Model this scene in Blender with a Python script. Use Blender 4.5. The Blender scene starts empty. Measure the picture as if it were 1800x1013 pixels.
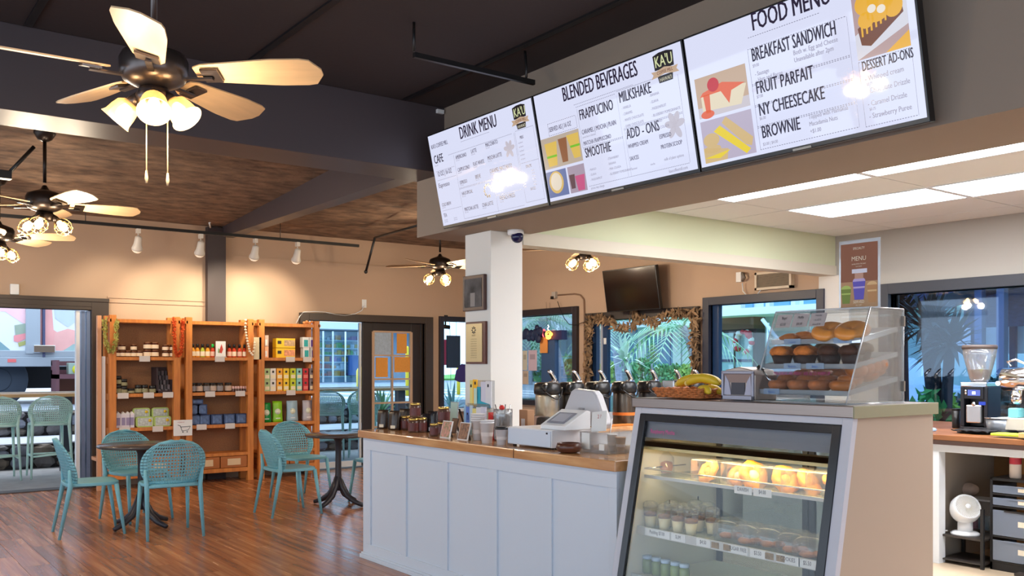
import bpy, bmesh, math, random
from mathutils import Vector, Matrix, Euler
random.seed(7)
SC = bpy.context.scene
COL = SC.collection
PI = math.pi
# ------------------------------------------------------------------ camera, world, exposure
H = 1.45            # eye height (m)
F = 1621.0          # focal length in pixels of the 1800 px wide frame
HV = 642.0          # row of the horizon
ANG = math.radians(36.65)
SA, CA = math.sin(ANG), math.cos(ANG)
cam = bpy.data.cameras.new('camera')
cam.lens = 36.0 * F / 1800.0
cam.sensor_width = 36.0
cam.shift_y = (HV - 506.5) / 1800.0
cam.clip_start = 0.05
cam.clip_end = 300
cam_o = bpy.data.objects.new('camera', cam)
COL.objects.link(cam_o)
cam_o.location = (0, 0, H)
cam_o.rotation_euler = (PI / 2, 0, -ANG)
SC.camera = cam_o
SC.view_settings.view_transform = 'Standard'
SC.view_settings.look = 'None'
SC.view_settings.gamma = 1.0
SC.view_settings.use_curve_mapping = False
SC.view_settings.exposure = 0.0

world = bpy.data.worlds.new('overcast_sky')
SC.world = world
world.use_nodes = True
wn = world.node_tree.nodes
wl = world.node_tree.links
wn.clear()
wo = wn.new('ShaderNodeOutputWorld')
wb = wn.new('ShaderNodeBackground')
wb.inputs['Color'].default_value = (0.70, 0.84, 1.0, 1)
wb.inputs['Strength'].default_value = 2.9
wl.new(wb.outputs[0], wo.inputs[0])

sun = bpy.data.lights.new('sun', 'SUN'); sun.energy = 2.2; sun.angle = math.radians(25); sun.color = (1, .97, .93)
sun_o = bpy.data.objects.new('sun', sun); COL.objects.link(sun_o)
sun_o.rotation_euler = (math.radians(-22), math.radians(-24), 0)

# ------------------------------------------------------------------ helpers
def lin(c):
    return tuple(((x / 12.92) if x <= 0.04045 else ((x + 0.055) / 1.055) ** 2.4) for x in c)
def rgb(r, g, b):
    return lin((r / 255, g / 255, b / 255))
_M = {}
def mat(name, col=(200, 200, 200), rough=0.5, metal=0.0, noise=None, bump=None, emit=None, es=0.0, spec=0.5, coat=0.0, varyo=0.0, alpha=None, scale3=None, trans=0.0, sub=0.0):
    if name in _M: return _M[name]
    m = bpy.data.materials.new(name)
    m.use_nodes = True
    nt = m.node_tree
    b = nt.nodes['Principled BSDF']
    c = rgb(*col)
    b.inputs['Base Color'].default_value = (*c, 1)
    b.inputs['Roughness'].default_value = rough
    b.inputs['Metallic'].default_value = metal
    b.inputs['Specular IOR Level'].default_value = spec
    b.inputs['Coat Weight'].default_value = coat
    if trans: b.inputs['Transmission Weight'].default_value = trans
    if alpha is not None: b.inputs['Alpha'].default_value = alpha
    if emit:
        b.inputs['Emission Color'].default_value = (*rgb(*emit), 1)
        b.inputs['Emission Strength'].default_value = es
    src = None
    if noise or bump:
        tc = nt.nodes.new('ShaderNodeTexCoord')
        src = tc.outputs['Object']
        if scale3:
            mp = nt.nodes.new('ShaderNodeMapping')
            mp.inputs['Scale'].default_value = scale3
            nt.links.new(src, mp.inputs[0]); src = mp.outputs[0]
    if noise:
        n = nt.nodes.new('ShaderNodeTexNoise')
        n.inputs['Scale'].default_value = noise[0]
        n.inputs['Detail'].default_value = 6
        nt.links.new(src, n.inputs['Vector'])
        r = nt.nodes.new('ShaderNodeValToRGB')
        a = noise[1]
        if len(noise) > 2:
            c2 = rgb(*noise[2])
            lo, hi = c2, c
        else:
            lo = tuple(x * (1 - a) for x in c); hi = tuple(min(1, x * (1 + a)) for x in c)
        r.color_ramp.elements[0].position = 0.3; r.color_ramp.elements[0].color = (*lo, 1)
        r.color_ramp.elements[1].position = 0.7; r.color_ramp.elements[1].color = (*hi, 1)
        nt.links.new(n.outputs['Fac'], r.inputs[0])
        out = r.outputs[0]
        if varyo:
            oi = nt.nodes.new('ShaderNodeObjectInfo')
            hs = nt.nodes.new('ShaderNodeHueSaturation')
            ma = nt.nodes.new('ShaderNodeMath'); ma.operation = 'MULTIPLY_ADD'
            ma.inputs[1].default_value = varyo * 2; ma.inputs[2].default_value = 1 - varyo
            nt.links.new(oi.outputs['Random'], ma.inputs[0])
            nt.links.new(ma.outputs[0], hs.inputs['Value'])
            nt.links.new(out, hs.inputs['Color']); out = hs.outputs[0]
        nt.links.new(out, b.inputs['Base Color'])
    if bump:
        n2 = nt.nodes.new('ShaderNodeTexNoise')
        n2.inputs['Scale'].default_value = bump[0]; n2.inputs['Detail'].default_value = 4
        nt.links.new(src, n2.inputs['Vector'])
        bp = nt.nodes.new('ShaderNodeBump')
        bp.inputs['Strength'].default_value = bump[1]; bp.inputs['Distance'].default_value = 0.01
        nt.links.new(n2.outputs['Fac'], bp.inputs['Height'])
        nt.links.new(bp.outputs[0], b.inputs['Normal'])
    _M[name] = m
    return m
def clear(name, tint=(255, 255, 255), refl=0.12, rough=0.02, haze=0.0, hcol=(255, 255, 255), fr=0.6):
    """thin clear pane or plastic: see-through with a glossy skin and, if wanted, a little milkiness"""
    if name in _M: return _M[name]
    m = bpy.data.materials.new(name); m.use_nodes = True
    nt = m.node_tree; nt.nodes.clear()
    o = nt.nodes.new('ShaderNodeOutputMaterial')
    t = nt.nodes.new('ShaderNodeBsdfTransparent'); t.inputs[0].default_value = (*rgb(*tint), 1)
    g = nt.nodes.new('ShaderNodeBsdfGlossy'); g.inputs['Roughness'].default_value = rough
    lw = nt.nodes.new('ShaderNodeLayerWeight'); lw.inputs['Blend'].default_value = 0.25
    mm = nt.nodes.new('ShaderNodeMath'); mm.operation = 'MULTIPLY_ADD'
    mm.inputs[1].default_value = fr; mm.inputs[2].default_value = refl
    nt.links.new(lw.outputs['Fresnel'], mm.inputs[0])
    mx = nt.nodes.new('ShaderNodeMixShader')
    nt.links.new(mm.outputs[0], mx.inputs[0]); nt.links.new(t.outputs[0], mx.inputs[1]); nt.links.new(g.outputs[0], mx.inputs[2])
    last = mx.outputs[0]
    if haze:
        d = nt.nodes.new('ShaderNodeBsdfDiffuse'); d.inputs[0].default_value = (*rgb(*hcol), 1)
        m2 = nt.nodes.new('ShaderNodeMixShader'); m2.inputs[0].default_value = haze
        nt.links.new(last, m2.inputs[1]); nt.links.new(d.outputs[0], m2.inputs[2]); last = m2.outputs[0]
    nt.links.new(last, o.inputs[0])
    _M[name] = m
    return m

class MB:
    def __init__(s):
        s.v = []; s.f = []; s.mi = []; s.sm = []; s.cur = 0; s.smooth = False
    def add(s, vs, fs, smooth=None):
        o = len(s.v)
        s.v += [tuple(p) for p in vs]
        sm = s.smooth if smooth is None else smooth
        for f in fs:
            s.f.append(tuple(i + o for i in f)); s.mi.append(s.cur); s.sm.append(sm)
        return s
    def box(s, x0, x1, y0, y1, z0, z1, M=None):
        vs = [(x, y, z) for z in (z0, z1) for y in (y0, y1) for x in (x0, x1)]
        if M is not None: vs = [M @ Vector(p) for p in vs]
        return s.add(vs, [(0, 2, 3, 1), (4, 5, 7, 6), (0, 1, 5, 4), (2, 6, 7, 3), (0, 4, 6, 2), (1, 3, 7, 5)], False)
    def cbox(s, cx, cy, cz, sx, sy, sz, M=None):
        return s.box(cx - sx / 2, cx + sx / 2, cy - sy / 2, cy + sy / 2, cz - sz / 2, cz + sz / 2, M)
    def lathe(s, prof, n=20, M=None, smooth=True, cap=True):
        """prof: [(r, z)...] from the bottom up"""
        vs = []; fs = []
        for (r, z) in prof:
            for k in range(n):
                a = 2 * PI * k / n
                vs.append((r * math.cos(a), r * math.sin(a), z))
        for i in range(len(prof) - 1):
            for k in range(n):
                k2 = (k + 1) % n
                fs.append((i * n + k, i * n + k2, (i + 1) * n + k2, (i + 1) * n + k))
        if cap:
            if prof[0][0] > 1e-5: fs.append(tuple(range(n - 1, -1, -1)))
            if prof[-1][0] > 1e-5: fs.append(tuple((len(prof) - 1) * n + k for k in range(n)))
        if M is not None: vs = [M @ Vector(p) for p in vs]
        return s.add(vs, fs, smooth)
    def cyl(s, x, y, z0, z1, r, r2=None, n=16, smooth=True):
        r2 = r if r2 is None else r2
        return s.lathe([(r, z0), (r2, z1)], n, Matrix.Translation((x, y, 0)), smooth)
    def tube(s, pts, r, n=8, smooth=True, cap=True):
        pts = [Vector(p) for p in pts]
        rs = r if isinstance(r, (list, tuple)) else [r] * len(pts)
        vs = []; fs = []
        up0 = None
        for i, p in enumerate(pts):
            d = (pts[min(i + 1, len(pts) - 1)] - pts[max(i - 1, 0)])
            if d.length < 1e-9: d = Vector((0, 0, 1))
            d.normalize()
            if up0 is None:
                up0 = Vector((0, 0, 1)) if abs(d.z) < 0.9 else Vector((1, 0, 0))
            a = d.cross(up0)
            if a.length < 1e-6: a = d.orthogonal()
            a.normalize(); b = a.cross(d); b.normalize(); up0 = b
            for k in range(n):
                t = 2 * PI * k / n
                vs.append(p + a * (rs[i] * math.cos(t)) + b * (rs[i] * math.sin(t)))
        for i in range(len(pts) - 1):
            for k in range(n):
                k2 = (k + 1) % n
                fs.append((i * n + k, i * n + k2, (i + 1) * n + k2, (i + 1) * n + k))
        if cap:
            fs.append(tuple(range(n - 1, -1, -1))); fs.append(tuple((len(pts) - 1) * n + k for k in range(n)))
        return s.add(vs, fs, smooth)
    def prism(s, poly, z0, z1, M=None):
        """poly [(x,y)...] counter-clockwise extruded from z0 to z1"""
        n = len(poly)
        vs = [(x, y, z0) for x, y in poly] + [(x, y, z1) for x, y in poly]
        fs = [tuple(range(n - 1, -1, -1)), tuple(range(n, 2 * n))] + [(k, (k + 1) % n, n + (k + 1) % n, n + k) for k in range(n)]
        if M is not None: vs = [M @ Vector(p) for p in vs]
        return s.add(vs, fs, False)
    def ball(s, x, y, z, rx, ry=None, rz=None, n=12, m=8, M=None):
        ry = rx if ry is None else ry; rz = rx if rz is None else rz
        vs = [(x, y, z - rz)]
        for i in range(1, m):
            a = -PI / 2 + PI * i / m
            for k in range(n):
                b = 2 * PI * k / n
                vs.append((x + rx * math.cos(a) * math.cos(b), y + ry * math.cos(a) * math.sin(b), z + rz * math.sin(a)))
        vs.append((x, y, z + rz))
        fs = [(0, 1 + (k + 1) % n, 1 + k) for k in range(n)]
        for i in range(m - 2):
            for k in range(n):
                k2 = (k + 1) % n
                fs.append((1 + i * n + k, 1 + i * n + k2, 1 + (i + 1) * n + k2, 1 + (i + 1) * n + k))
        t = len(vs) - 1; o = 1 + (m - 2) * n
        fs += [(o + k, o + (k + 1) % n, t) for k in range(n)]
        if M is not None: vs = [M @ Vector(p) for p in vs]
        return s.add(vs, fs, True)
    def quad(s, a, b, c, d):
        return s.add([a, b, c, d], [(0, 1, 2, 3)], False)
    def build(s, name, ms, parent=None, bevel=0, kind=None, label=None, solid=0, loc=None, shift=None):
        me = bpy.data.meshes.new(name)
        if shift is not None:
            s.v = [(a + shift[0], b + shift[1], c + shift[2]) for a, b, c in s.v]
        me.from_pydata(s.v, [], s.f)
        if not isinstance(ms, (list, tuple)): ms = [ms]
        for m in ms: me.materials.append(m)
        me.polygons.foreach_set('material_index', s.mi)
        me.polygons.foreach_set('use_smooth', s.sm)
        me.update()
        o = bpy.data.objects.new(name, me)
        COL.objects.link(o)
        if parent is not None: o.parent = parent
        if loc is not None: o.location = loc
        if solid:
            q = o.modifiers.new('solid', 'SOLIDIFY'); q.thickness = solid; q.offset = 0
        if bevel:
            q = o.modifiers.new('bevel', 'BEVEL'); q.width = bevel; q.segments = 2; q.limit_method = 'ANGLE'; q.angle_limit = math.radians(50)
        if kind: o['kind'] = kind
        if label: o['label'] = label
        return o

def tag(o, label, cat, group=None):
    o['label'] = label; o['category'] = cat
    if group: o['group'] = group
    return o
def thing(name, label, cat, loc=(0, 0, 0), rz=0.0, group=None):
    o = bpy.data.objects.new(name, None)
    COL.objects.link(o)
    o.empty_display_size = 0.1
    o.location = loc; o.rotation_euler = (0, 0, rz)
    return tag(o, label, cat, group)
def kids(o): return [c for c in ALLKIDS(o)]
def ALLKIDS(o): return list(o.children)
def dup(root, loc, rz=0.0, label=None, group=None, scale=None, rot=None):
    def cp(o, parent):
        c = o.copy(); COL.objects.link(c)
        if parent is not None: c.parent = parent
        for ch in o.children: cp(ch, c)
        return c
    r = cp(root, None)
    r.location = loc
    r.rotation_euler = rot if rot is not None else (0, 0, rz)
    if scale: r.scale = (scale,) * 3 if not isinstance(scale, tuple) else scale
    if label: r['label'] = label
    if group: r['group'] = group
    return r
def struct(mb, name, m, bevel=0, parent=None):
    o = mb.build(name, m, parent, bevel=bevel)
    if parent is None: o['kind'] = 'structure'
    return o
# where a pixel of the 1800x1013 photograph falls on a known plane of the room
def _d(u, v):
    t = (u - 900) / F
    return SA + CA * t, CA - SA * t, -(v - HV) / F
def PX(u, v, x):
    a, b, c = _d(u, v); k = x / a
    return Vector((x, b * k, H + c * k))
def PY(u, v, y):
    a, b, c = _d(u, v); k = y / b
    return Vector((a * k, y, H + c * k))
def PZ(u, v, z):
    a, b, c = _d(u, v); k = (z - H) / c
    return Vector((a * k, b * k, z))
def ux(u, x): return PX(u, HV, x).y      # y where column u meets the plane x
def uy(u, y): return PY(u, HV, y).x      # x where column u meets the plane y
ORD = ['first', 'second', 'third', 'fourth', 'fifth', 'sixth', 'seventh', 'eighth', 'ninth', 'tenth', 'eleventh', 'twelfth']
def T4(*a): return Matrix.Translation(a)
def RX(a): return Matrix.Rotation(a, 4, 'X')
def RY(a): return Matrix.Rotation(a, 4, 'Y')
def RZ(a): return Matrix.Rotation(a, 4, 'Z')

# text as flat mesh outlines; items [(string, x, y, height, xscale, align)] in the XY plane
def text_into(mb, items, M, bold=0.0):
    obs = []
    for (s_, x, y, h, xs, al) in items:
        cu = bpy.data.curves.new('t', 'FONT')
        cu.body = s_; cu.size = h / 0.72; cu.resolution_u = 2
        cu.align_x = al; cu.offset = 0
        o = bpy.data.objects.new('t', cu); COL.objects.link(o)
        obs.append((o, cu, x, y, xs))
    bpy.context.view_layer.update()
    dg = bpy.context.evaluated_depsgraph_get()
    for (o, cu, x, y, xs) in obs:
        me = bpy.data.meshes.new_from_object(o.evaluated_get(dg))
        hh = cu.size * .72
        for k in ((0, 1) if bold else (0,)):      # a second pass a hair to the side makes the strokes heavier
            vs = [M @ Vector((v.co.x * xs + x + k * bold * hh, v.co.y + y, 0)) for v in me.vertices]
            mb.add(vs, [tuple(p.vertices) for p in me.polygons], False)
        bpy.data.meshes.remove(me)
        bpy.data.objects.remove(o); bpy.data.curves.remove(cu)
# ------------------------------------------------------------------ materials of the room
M_wall = mat('tan_wall_paint', (188, 160, 136), 0.85, bump=(60, 0.05))
M_wall_up = mat('tan_wall_paint_upper', (160, 132, 108), 0.85, bump=(60, 0.05))
M_kwall = mat('greige_wall_paint', (168, 163, 154), 0.85, bump=(60, 0.05))
M_green = mat('pale_green_paint', (204, 210, 178), 0.8)
M_black_ceil = mat('black_ceiling_paint', (50, 41, 42), 0.85, bump=(30, 0.1))
M_text_ceil = mat('textured_brown_ceiling', (142, 114, 92), 0.9, noise=(6, 0.3, (84, 66, 54)), bump=(16, 1.0), scale3=(1, 1.5, 1))
M_beam = mat('dark_beam_paint', (62, 52, 54), 0.6, bump=(20, 0.05))
M_beam_s = mat('dark_beam_paint_satin', (72, 64, 68), 0.45)
M_soffit = mat('taupe_soffit_paint', (146, 131, 117), 0.8, bump=(60, 0.05))
M_trim = mat('dark_bronze_trim', (62, 50, 42), 0.5)
M_blue = mat('navy_window_frame', (34, 56, 88), 0.4)
M_white = mat('white_paint', (226, 230, 234), 0.5)
M_colw = mat('off_white_column_paint', (222, 222, 218), 0.7, bump=(50, 0.03))
M_wood = mat('honey_wood_slab', (216, 166, 112), 0.25, noise=(2.2, 0.25, (176, 118, 70)), scale3=(9, 1.2, 9), coat=0.4)
M_oak = mat('oak_shelf_wood', (216, 136, 62), 0.5, noise=(3, 0.2, (186, 108, 46)), scale3=(8, 8, 1))
M_oakb = mat('brown_shelf_back_panel', (146, 100, 64), 0.7, noise=(90, 0.2))
M_concrete = mat('grey_concrete', (150, 150, 152), 0.85, noise=(5, 0.12), bump=(30, 0.2))
M_tilefl = mat('tan_kitchen_floor', (196, 176, 150), 0.5, noise=(4, 0.1))
M_black = mat('black_metal', (22, 22, 24), 0.4)
M_steel = mat('brushed_steel', (140, 126, 118), 0.28, metal=1.0, noise=(60, 0.06), scale3=(1, 0.05, 6))
M_chrome = mat('chrome', (225, 225, 228), 0.12, metal=1.0)
M_plastic_b = mat('black_plastic', (20, 20, 22), 0.35)
M_plastic_w = mat('white_plastic', (228, 230, 232), 0.35)
M_paper = mat('white_paper', (232, 232, 230), 0.8)
M_ink = mat('dark_ink', (36, 32, 44), 0.8)
M_glass = clear('window_glass', (225, 240, 248), 0.03)
M_glass_t = clear('tinted_window_glass', (186, 212, 236), 0.06)
M_acryl = clear('clear_acrylic', (250, 252, 253), 0.03, haze=0.015)
M_acryl_e = clear('acrylic_edge', (244, 248, 252), 0.15, haze=0.32, hcol=(235, 240, 245))
M_plastic_c = clear('clear_plastic', (245, 248, 250), 0.08, rough=0.08, haze=0.10)

def floor_mat():
    m = bpy.data.materials.new('plank_floor_wood'); m.use_nodes = True
    nt = m.node_tree; b = nt.nodes['Principled BSDF']
    tc = nt.nodes.new('ShaderNodeTexCoord')
    oi = nt.nodes.new('ShaderNodeObjectInfo')
    geo = nt.nodes.new('ShaderNodeNewGeometry')
    add = nt.nodes.new('ShaderNodeVectorMath'); add.operation = 'ADD'
    mp = nt.nodes.new('ShaderNodeMapping'); mp.inputs['Scale'].default_value = (13, 0.55, 1)
    cmb = nt.nodes.new('ShaderNodeCombineXYZ')
    mu = nt.nodes.new('ShaderNodeMath'); mu.operation = 'MULTIPLY'; mu.inputs[1].default_value = 37.0
    nt.links.new(oi.outputs['Random'], mu.inputs[0]); nt.links.new(mu.outputs[0], cmb.inputs[2])
    nt.links.new(geo.outputs['Position'], mp.inputs[0]); nt.links.new(mp.outputs[0], add.inputs[0]); nt.links.new(cmb.outputs[0], add.inputs[1])
    n = nt.nodes.new('ShaderNodeTexNoise'); n.inputs['Scale'].default_value = 1.6; n.inputs['Detail'].default_value = 5; n.inputs['Distortion'].default_value = 0.3
    nt.links.new(add.outputs[0], n.inputs['Vector'])
    r = nt.nodes.new('ShaderNodeValToRGB')
    e = r.color_ramp.elements
    e[0].position = 0.30; e[0].color = (*rgb(140, 86, 54), 1)
    e[1].position = 0.72; e[1].color = (*rgb(204, 144, 98), 1)
    k = e.new(0.5); k.color = (*rgb(170, 108, 68), 1)
    nt.links.new(n.outputs['Fac'], r.inputs[0])
    hs = nt.nodes.new('ShaderNodeHueSaturation')
    ma = nt.nodes.new('ShaderNodeMath'); ma.operation = 'MULTIPLY_ADD'; ma.inputs[1].default_value = 0.34; ma.inputs[2].default_value = 0.83
    nt.links.new(oi.outputs['Random'], ma.inputs[0]); nt.links.new(ma.outputs[0], hs.inputs['Value'])
    nt.links.new(r.outputs[0], hs.inputs['Color']); nt.links.new(hs.outputs[0], b.inputs['Base Color'])
    rr = nt.nodes.new('ShaderNodeMath'); rr.operation = 'MULTIPLY_ADD'; rr.inputs[1].default_value = 0.2; rr.inputs[2].default_value = 0.14
    nt.links.new(n.outputs['Fac'], rr.inputs[0]); nt.links.new(rr.outputs[0], b.inputs['Roughness'])
    bp = nt.nodes.new('ShaderNodeBump'); bp.inputs['Strength'].default_value = 0.04; bp.inputs['Distance'].default_value = 0.003
    nt.links.new(n.outputs['Fac'], bp.inputs['Height']); nt.links.new(bp.outputs[0], b.inputs['Normal'])
    b.inputs['Specular IOR Level'].default_value = 0.6
    return m
M_floor = floor_mat()

# ------------------------------------------------------------------ room shell
YB, XR = 11.75, 8.10          # back wall and right wall inner faces
CZF, CZR, CZK = 3.34, 3.22, 2.736
XL, YF = -3.6, -3.2
fl = MB().box(XL - .1, XR + .14, YF - .1, YB + .14, -0.10, -0.006)
floor = struct(fl, 'floor', mat('floor_joint', (40, 24, 18), 0.7))
# planks run along y; alike pieces share meshes
PWD, PLN = 0.182, 1.22
def plank_mesh(L):
    g = 0.0012
    mb = MB().box(g, PWD - g, g, L - g, -0.006, 0.0)
    me = bpy.data.meshes.new('plank'); me.from_pydata(mb.v, [], mb.f); me.materials.append(M_floor)
    return me
pm = plank_mesh(PLN); pms = {}
rest = MB()
i = 0
x = XL
count = 0
while x < XR - 0.01:
    off = (i * 0.437) % PLN
    y = YF - off
    while y < YB - .01:
        ya, yb = max(y, YF), min(y + PLN, YB)
        cx, cy = x + PWD / 2, (ya + yb) / 2
        Z = SA * cx + CA * cy
        lat = CA * cx - SA * cy
        vis = False
        if Z > 3:
            u = 900 + F * lat / Z; v = HV + F * H / Z
            vis = -60 < u < 690 and v < 1075 and cx < 4.9
        if yb - ya > 0.02:
            if vis and count < 295:
                L = round(yb - ya, 3)
                me = pm if abs(L - PLN) < .002 else pms.setdefault(L, plank_mesh(L))
                o = bpy.data.objects.new('plank', me); COL.objects.link(o)
                o.location = (x, ya, 0); o.parent = floor; count += 1
            elif not (x > 4.2 and yb < 5.4):
                rest.box(x + .0012, x + PWD - .0012, ya + .0012, yb - .0012, -.006, 0)
        y += PLN
    x += PWD; i += 1
rest.build('floor_planks', M_floor, floor, kind='stuff')
struct(MB().box(4.2, XR, YF, 5.43, -.004, .004), 'trim_kitchen_floor', M_tilefl)

def wall_pieces(mb, axis, a0, a1, b0, b1, z0, z1, holes):
    """wall slab between a0..a1 along its length, b0..b1 thick; holes [(a,a,z,z)]"""
    hs = sorted(holes)
    def put(p, q, zz0, zz1):
        if q - p < .003 or zz1 - zz0 < .003: return
        if axis == 'x': mb.box(p, q, b0, b1, zz0, zz1)
        else: mb.box(b0, b1, p, q, zz0, zz1)
    c = a0
    for (h0, h1, k0, k1) in hs:
        put(c, h0, z0, z1); put(h0, h1, z0, k0); put(h0, h1, k1, z1); c = h1
    put(c, a1, z0, z1)
    return mb
# back wall (y = YB): left opening, double door, small window
D1 = (-0.2, 2.52, 0.0, 2.10)
D2 = (5.26, 7.10, 0.0, 2.06)
W0 = (7.42, 7.98, 0.80, 2.11)
wb_ = wall_pieces(MB(), 'x', XL, XR + .14, YB, YB + .14, 0, CZR + .2, [D1, D2, W0])
wall_back = struct(wb_, 'wall_back', M_wall)
# the lower wall stands a little proud of the band under the ceiling
struct(wall_pieces(MB(), 'x', 4.1, XR, YB - .03, YB, 0, 2.87, [D2, W0]), 'wall_back_lining', M_wall)
struct(MB().box(2.7, 3.86, YB - .018, YB, 2.20, 2.225).box(2.7, 3.86, YB - .018, YB, 2.255, 2.275), 'trim_1', M_wall)
# right wall (x = XR)
W1 = (9.47, 11.35, 0.95, 2.15)
D3 = (7.33, 9.12, 0.0, 2.03)
W3 = (5.66, 7.08, 0.70, 2.13)
W4 = (1.4, 4.87, 0.93, 2.12)
struct(wall_pieces(MB(), 'y', 5.47, YB + .14, XR, XR + .14, 0, CZR + .2, [W1, D3, W3]), 'wall_right', M_wall)
struct(wall_pieces(MB(), 'y', YF, 5.47, XR, XR + .14, 0, CZR + .2, [W4]), 'wall_right_kitchen', M_kwall)
struct(MB().box(XR - .03, XR, 5.30, 5.64, 0, 2.345), 'trim_2', mat('pale_grey_paint', (206, 203, 196), 0.7))
# walls behind and beside the camera: unseen, with wide openings added to let daylight in
struct(wall_pieces(MB(), 'y', YF, YB, XL - .14, XL, 0, CZF, [(-2.9, 1.9, 0.1, 2.9), (2.1, 6.6, 0.1, 2.9), (6.8, 11.3, 0.1, 2.9)]), 'wall_left', M_wall)
struct(wall_pieces(MB(), 'x', XL - .14, XR + .14, YF - .14, YF, 0, CZF, [(-3.3, 0.4, 0.1, 2.9), (0.6, 3.6, 0.1, 2.9)]), 'wall_front', M_wall)

# ceilings
struct(MB().box(XL - .1, 3.66, YF - .1, 5.80, CZF, CZF + .1), 'ceiling', M_black_ceil)
struct(MB().box(XL - .1, XR + .1, 5.95, YB + .1, CZR, CZR + .1).box(4.2, XR + .1, 5.47, 5.95, CZR, CZR + .1), 'ceiling_textured', M_text_ceil)
# ceiling battens
bt = MB()
for bx in (0.9, 2.11, 3.3): bt.box(bx - .02, bx + .02, YF, 5.7, CZF - .012, CZF)
struct(bt, 'trim_3', M_black)

# beams
struct(MB().box(XL, 3.66, 5.74, 6.14, 2.86, CZF), 'trim_beam_cross', M_beam_s, bevel=.004)
b2 = MB()
xa0, xa1, xb0, xb1 = 3.50, 3.66, 4.08, 4.24
za, zb = 2.875, 3.10
ya, yb = 6.10, YB
b2.add([(xa0, ya, za), (xa1, ya, za), (xb1, yb, zb), (xb0, yb, zb), (xa0, ya, CZR), (xa1, ya, CZR), (xb1, yb, CZR), (xb0, yb, CZR)],
       [(0, 3, 2, 1), (0, 1, 5, 4), (3, 7, 6, 2), (0, 4, 7, 3), (1, 2, 6, 5)], False)
struct(b2, 'trim_beam_long', M_beam_s)
struct(MB().box(3.865, 4.10, YB - .12, YB - .03, 0, 3.20), 'trim_post', M_beam, bevel=.004)

# soffit with the menu screens; bulkhead over the pass-through; square column
SX0, SX1, SZ = 3.65, 4.23, 2.43
struct(MB().box(SX0, SX1, YF, 6.13, SZ, 3.45), 'wall_menu_soffit', M_soffit)
struct(MB().box(3.874, 4.165, 5.467, 5.80, 0, SZ), 'column', M_colw, bevel=.004)
struct(MB().box(4.165, XR, 5.47, 5.60, 2.44, 3.2), 'wall_bulkhead', M_green)
struct(MB().box(4.165, XR, 5.455, 5.62, 2.345, 2.44), 'trim_bulkhead', mat('cream_trim', (206, 200, 184), 0.7))

# kitchen ceiling of lay-in tiles, four big light panels in view
gx = [SX1] + [5.11 - .64 + .64 * k for k in range(0, 6)] + [XR]
gx = [4.23, 4.47, 5.11, 5.75, 6.39, 7.03, 7.67, 8.10]
gy = [5.47, 4.80, 3.56, 2.32, 1.08, -.16, -1.4, -2.64, YF]
kc = struct(MB().box(SX1, XR, YF, 5.47, CZK + .02, CZK + .06), 'ceiling_kitchen', mat('tile_grid_white', (230, 230, 226), 0.6))
M_tile = mat('ceiling_tile_board', (222, 226, 226), 0.9, bump=(220, 0.25))
M_panel = mat('light_panel_lens', (255, 255, 255), 0.5, emit=(250, 251, 255), es=16.0)
lights = {(2, 1), (2, 2), (2, 3), (4, 1), (4, 2), (4, 3), (2, 4), (4, 4), (2, 5), (4, 5)}
names = {(4, 1): 'broad white ceiling light panel farthest from the menu soffit and nearest the green bulkhead', (4, 2): 'broad white ceiling light panel cut off at the photo edge',
         (2, 1): 'narrow strip of ceiling light panel tucked behind the menu soffit, far one', (2, 2): 'narrow strip of ceiling light panel behind the menu soffit, near one running off the photo'}
for a in range(len(gx) - 1):
    for b in range(len(gy) - 1):
        x0, x1, y1, y0 = gx[a] + .006, gx[a + 1] - .006, gy[b] - .006, gy[b + 1] + .006
        if (a, b) in lights:
            r = thing('ceiling_light', names.get((a, b), 'white kitchen ceiling light panel outside the photo, %s, %s row' % ('soffit side' if a == 2 else 'window side', ['', '', '', 'third', 'fourth', 'fifth'][b])), 'ceiling light', ((x0 + x1) / 2, (y0 + y1) / 2, CZK), 0, None if (a, b) in names else 'ceiling lights outside the photo')
            hx, hy = (x1 - x0) / 2, (y1 - y0) / 2
            MB().box(-hx, hx, -hy, -hy + .02, -.004, .015).box(-hx, hx, hy - .02, hy, -.004, .015).box(-hx, -hx + .02, -hy + .02, hy - .02, -.004, .015).box(hx - .02, hx, -hy + .02, hy - .02, -.004, .015).build('light_frame', M_white, r)
            MB().box(-hx + .02, hx - .02, -hy + .02, hy - .02, 0.002, .012).build('lens', M_panel, r)
        else:
            MB().box(x0, x1, y0, y1, CZK, CZK + .02).build('ceiling_tile', M_tile, kc)

# ------------------------------------------------------------------ door and window frames
def frame_y(name, hole, y, w, mtrim, proud=.05, top=None, sill=False, deep=.14):
    """casing round a hole in the back wall, face at y"""
    x0, x1, z0, z1 = hole
    t = top or w
    r = MB()
    r.box(x0 - w, x0, y - proud, y + deep, z0, z1 + t)
    r.box(x1, x1 + w, y - proud, y + deep, z0, z1 + t)
    r.box(x0, x1, y - proud, y + deep, z1, z1 + t)
    if sill: r.box(x0 - w, x1 + w, y - proud, y + deep, z0 - .06, z0)
    return r
def frame_x(hole, x, w, proud=.05, sill=False, top=None, deep=.14):
    y0, y1, z0, z1 = hole
    t = top or w
    r = MB()
    r.box(x - proud, x + deep, y0 - w, y0, z0, z1 + t)
    r.box(x - proud, x + deep, y1, y1 + w, z0, z1 + t)
    r.box(x - proud, x + deep, y0, y1, z1, z1 + t)
    if sill: r.box(x - proud, x + deep, y0 - w, y1 + w, z0 - .07, z0)
    return r
d1 = struct(frame_y('door_1', D1, YB, .19, M_trim, top=.14), 'door_1', M_trim, bevel=.004)
MB().box(D1[0], D1[1], YB - .06, YB - .05, 2.14, 2.155).box(D1[0], D1[1] + .19, YB - .07, YB - .05, 2.20, 2.24).build('casing_moulding', M_trim, d1)
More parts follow.
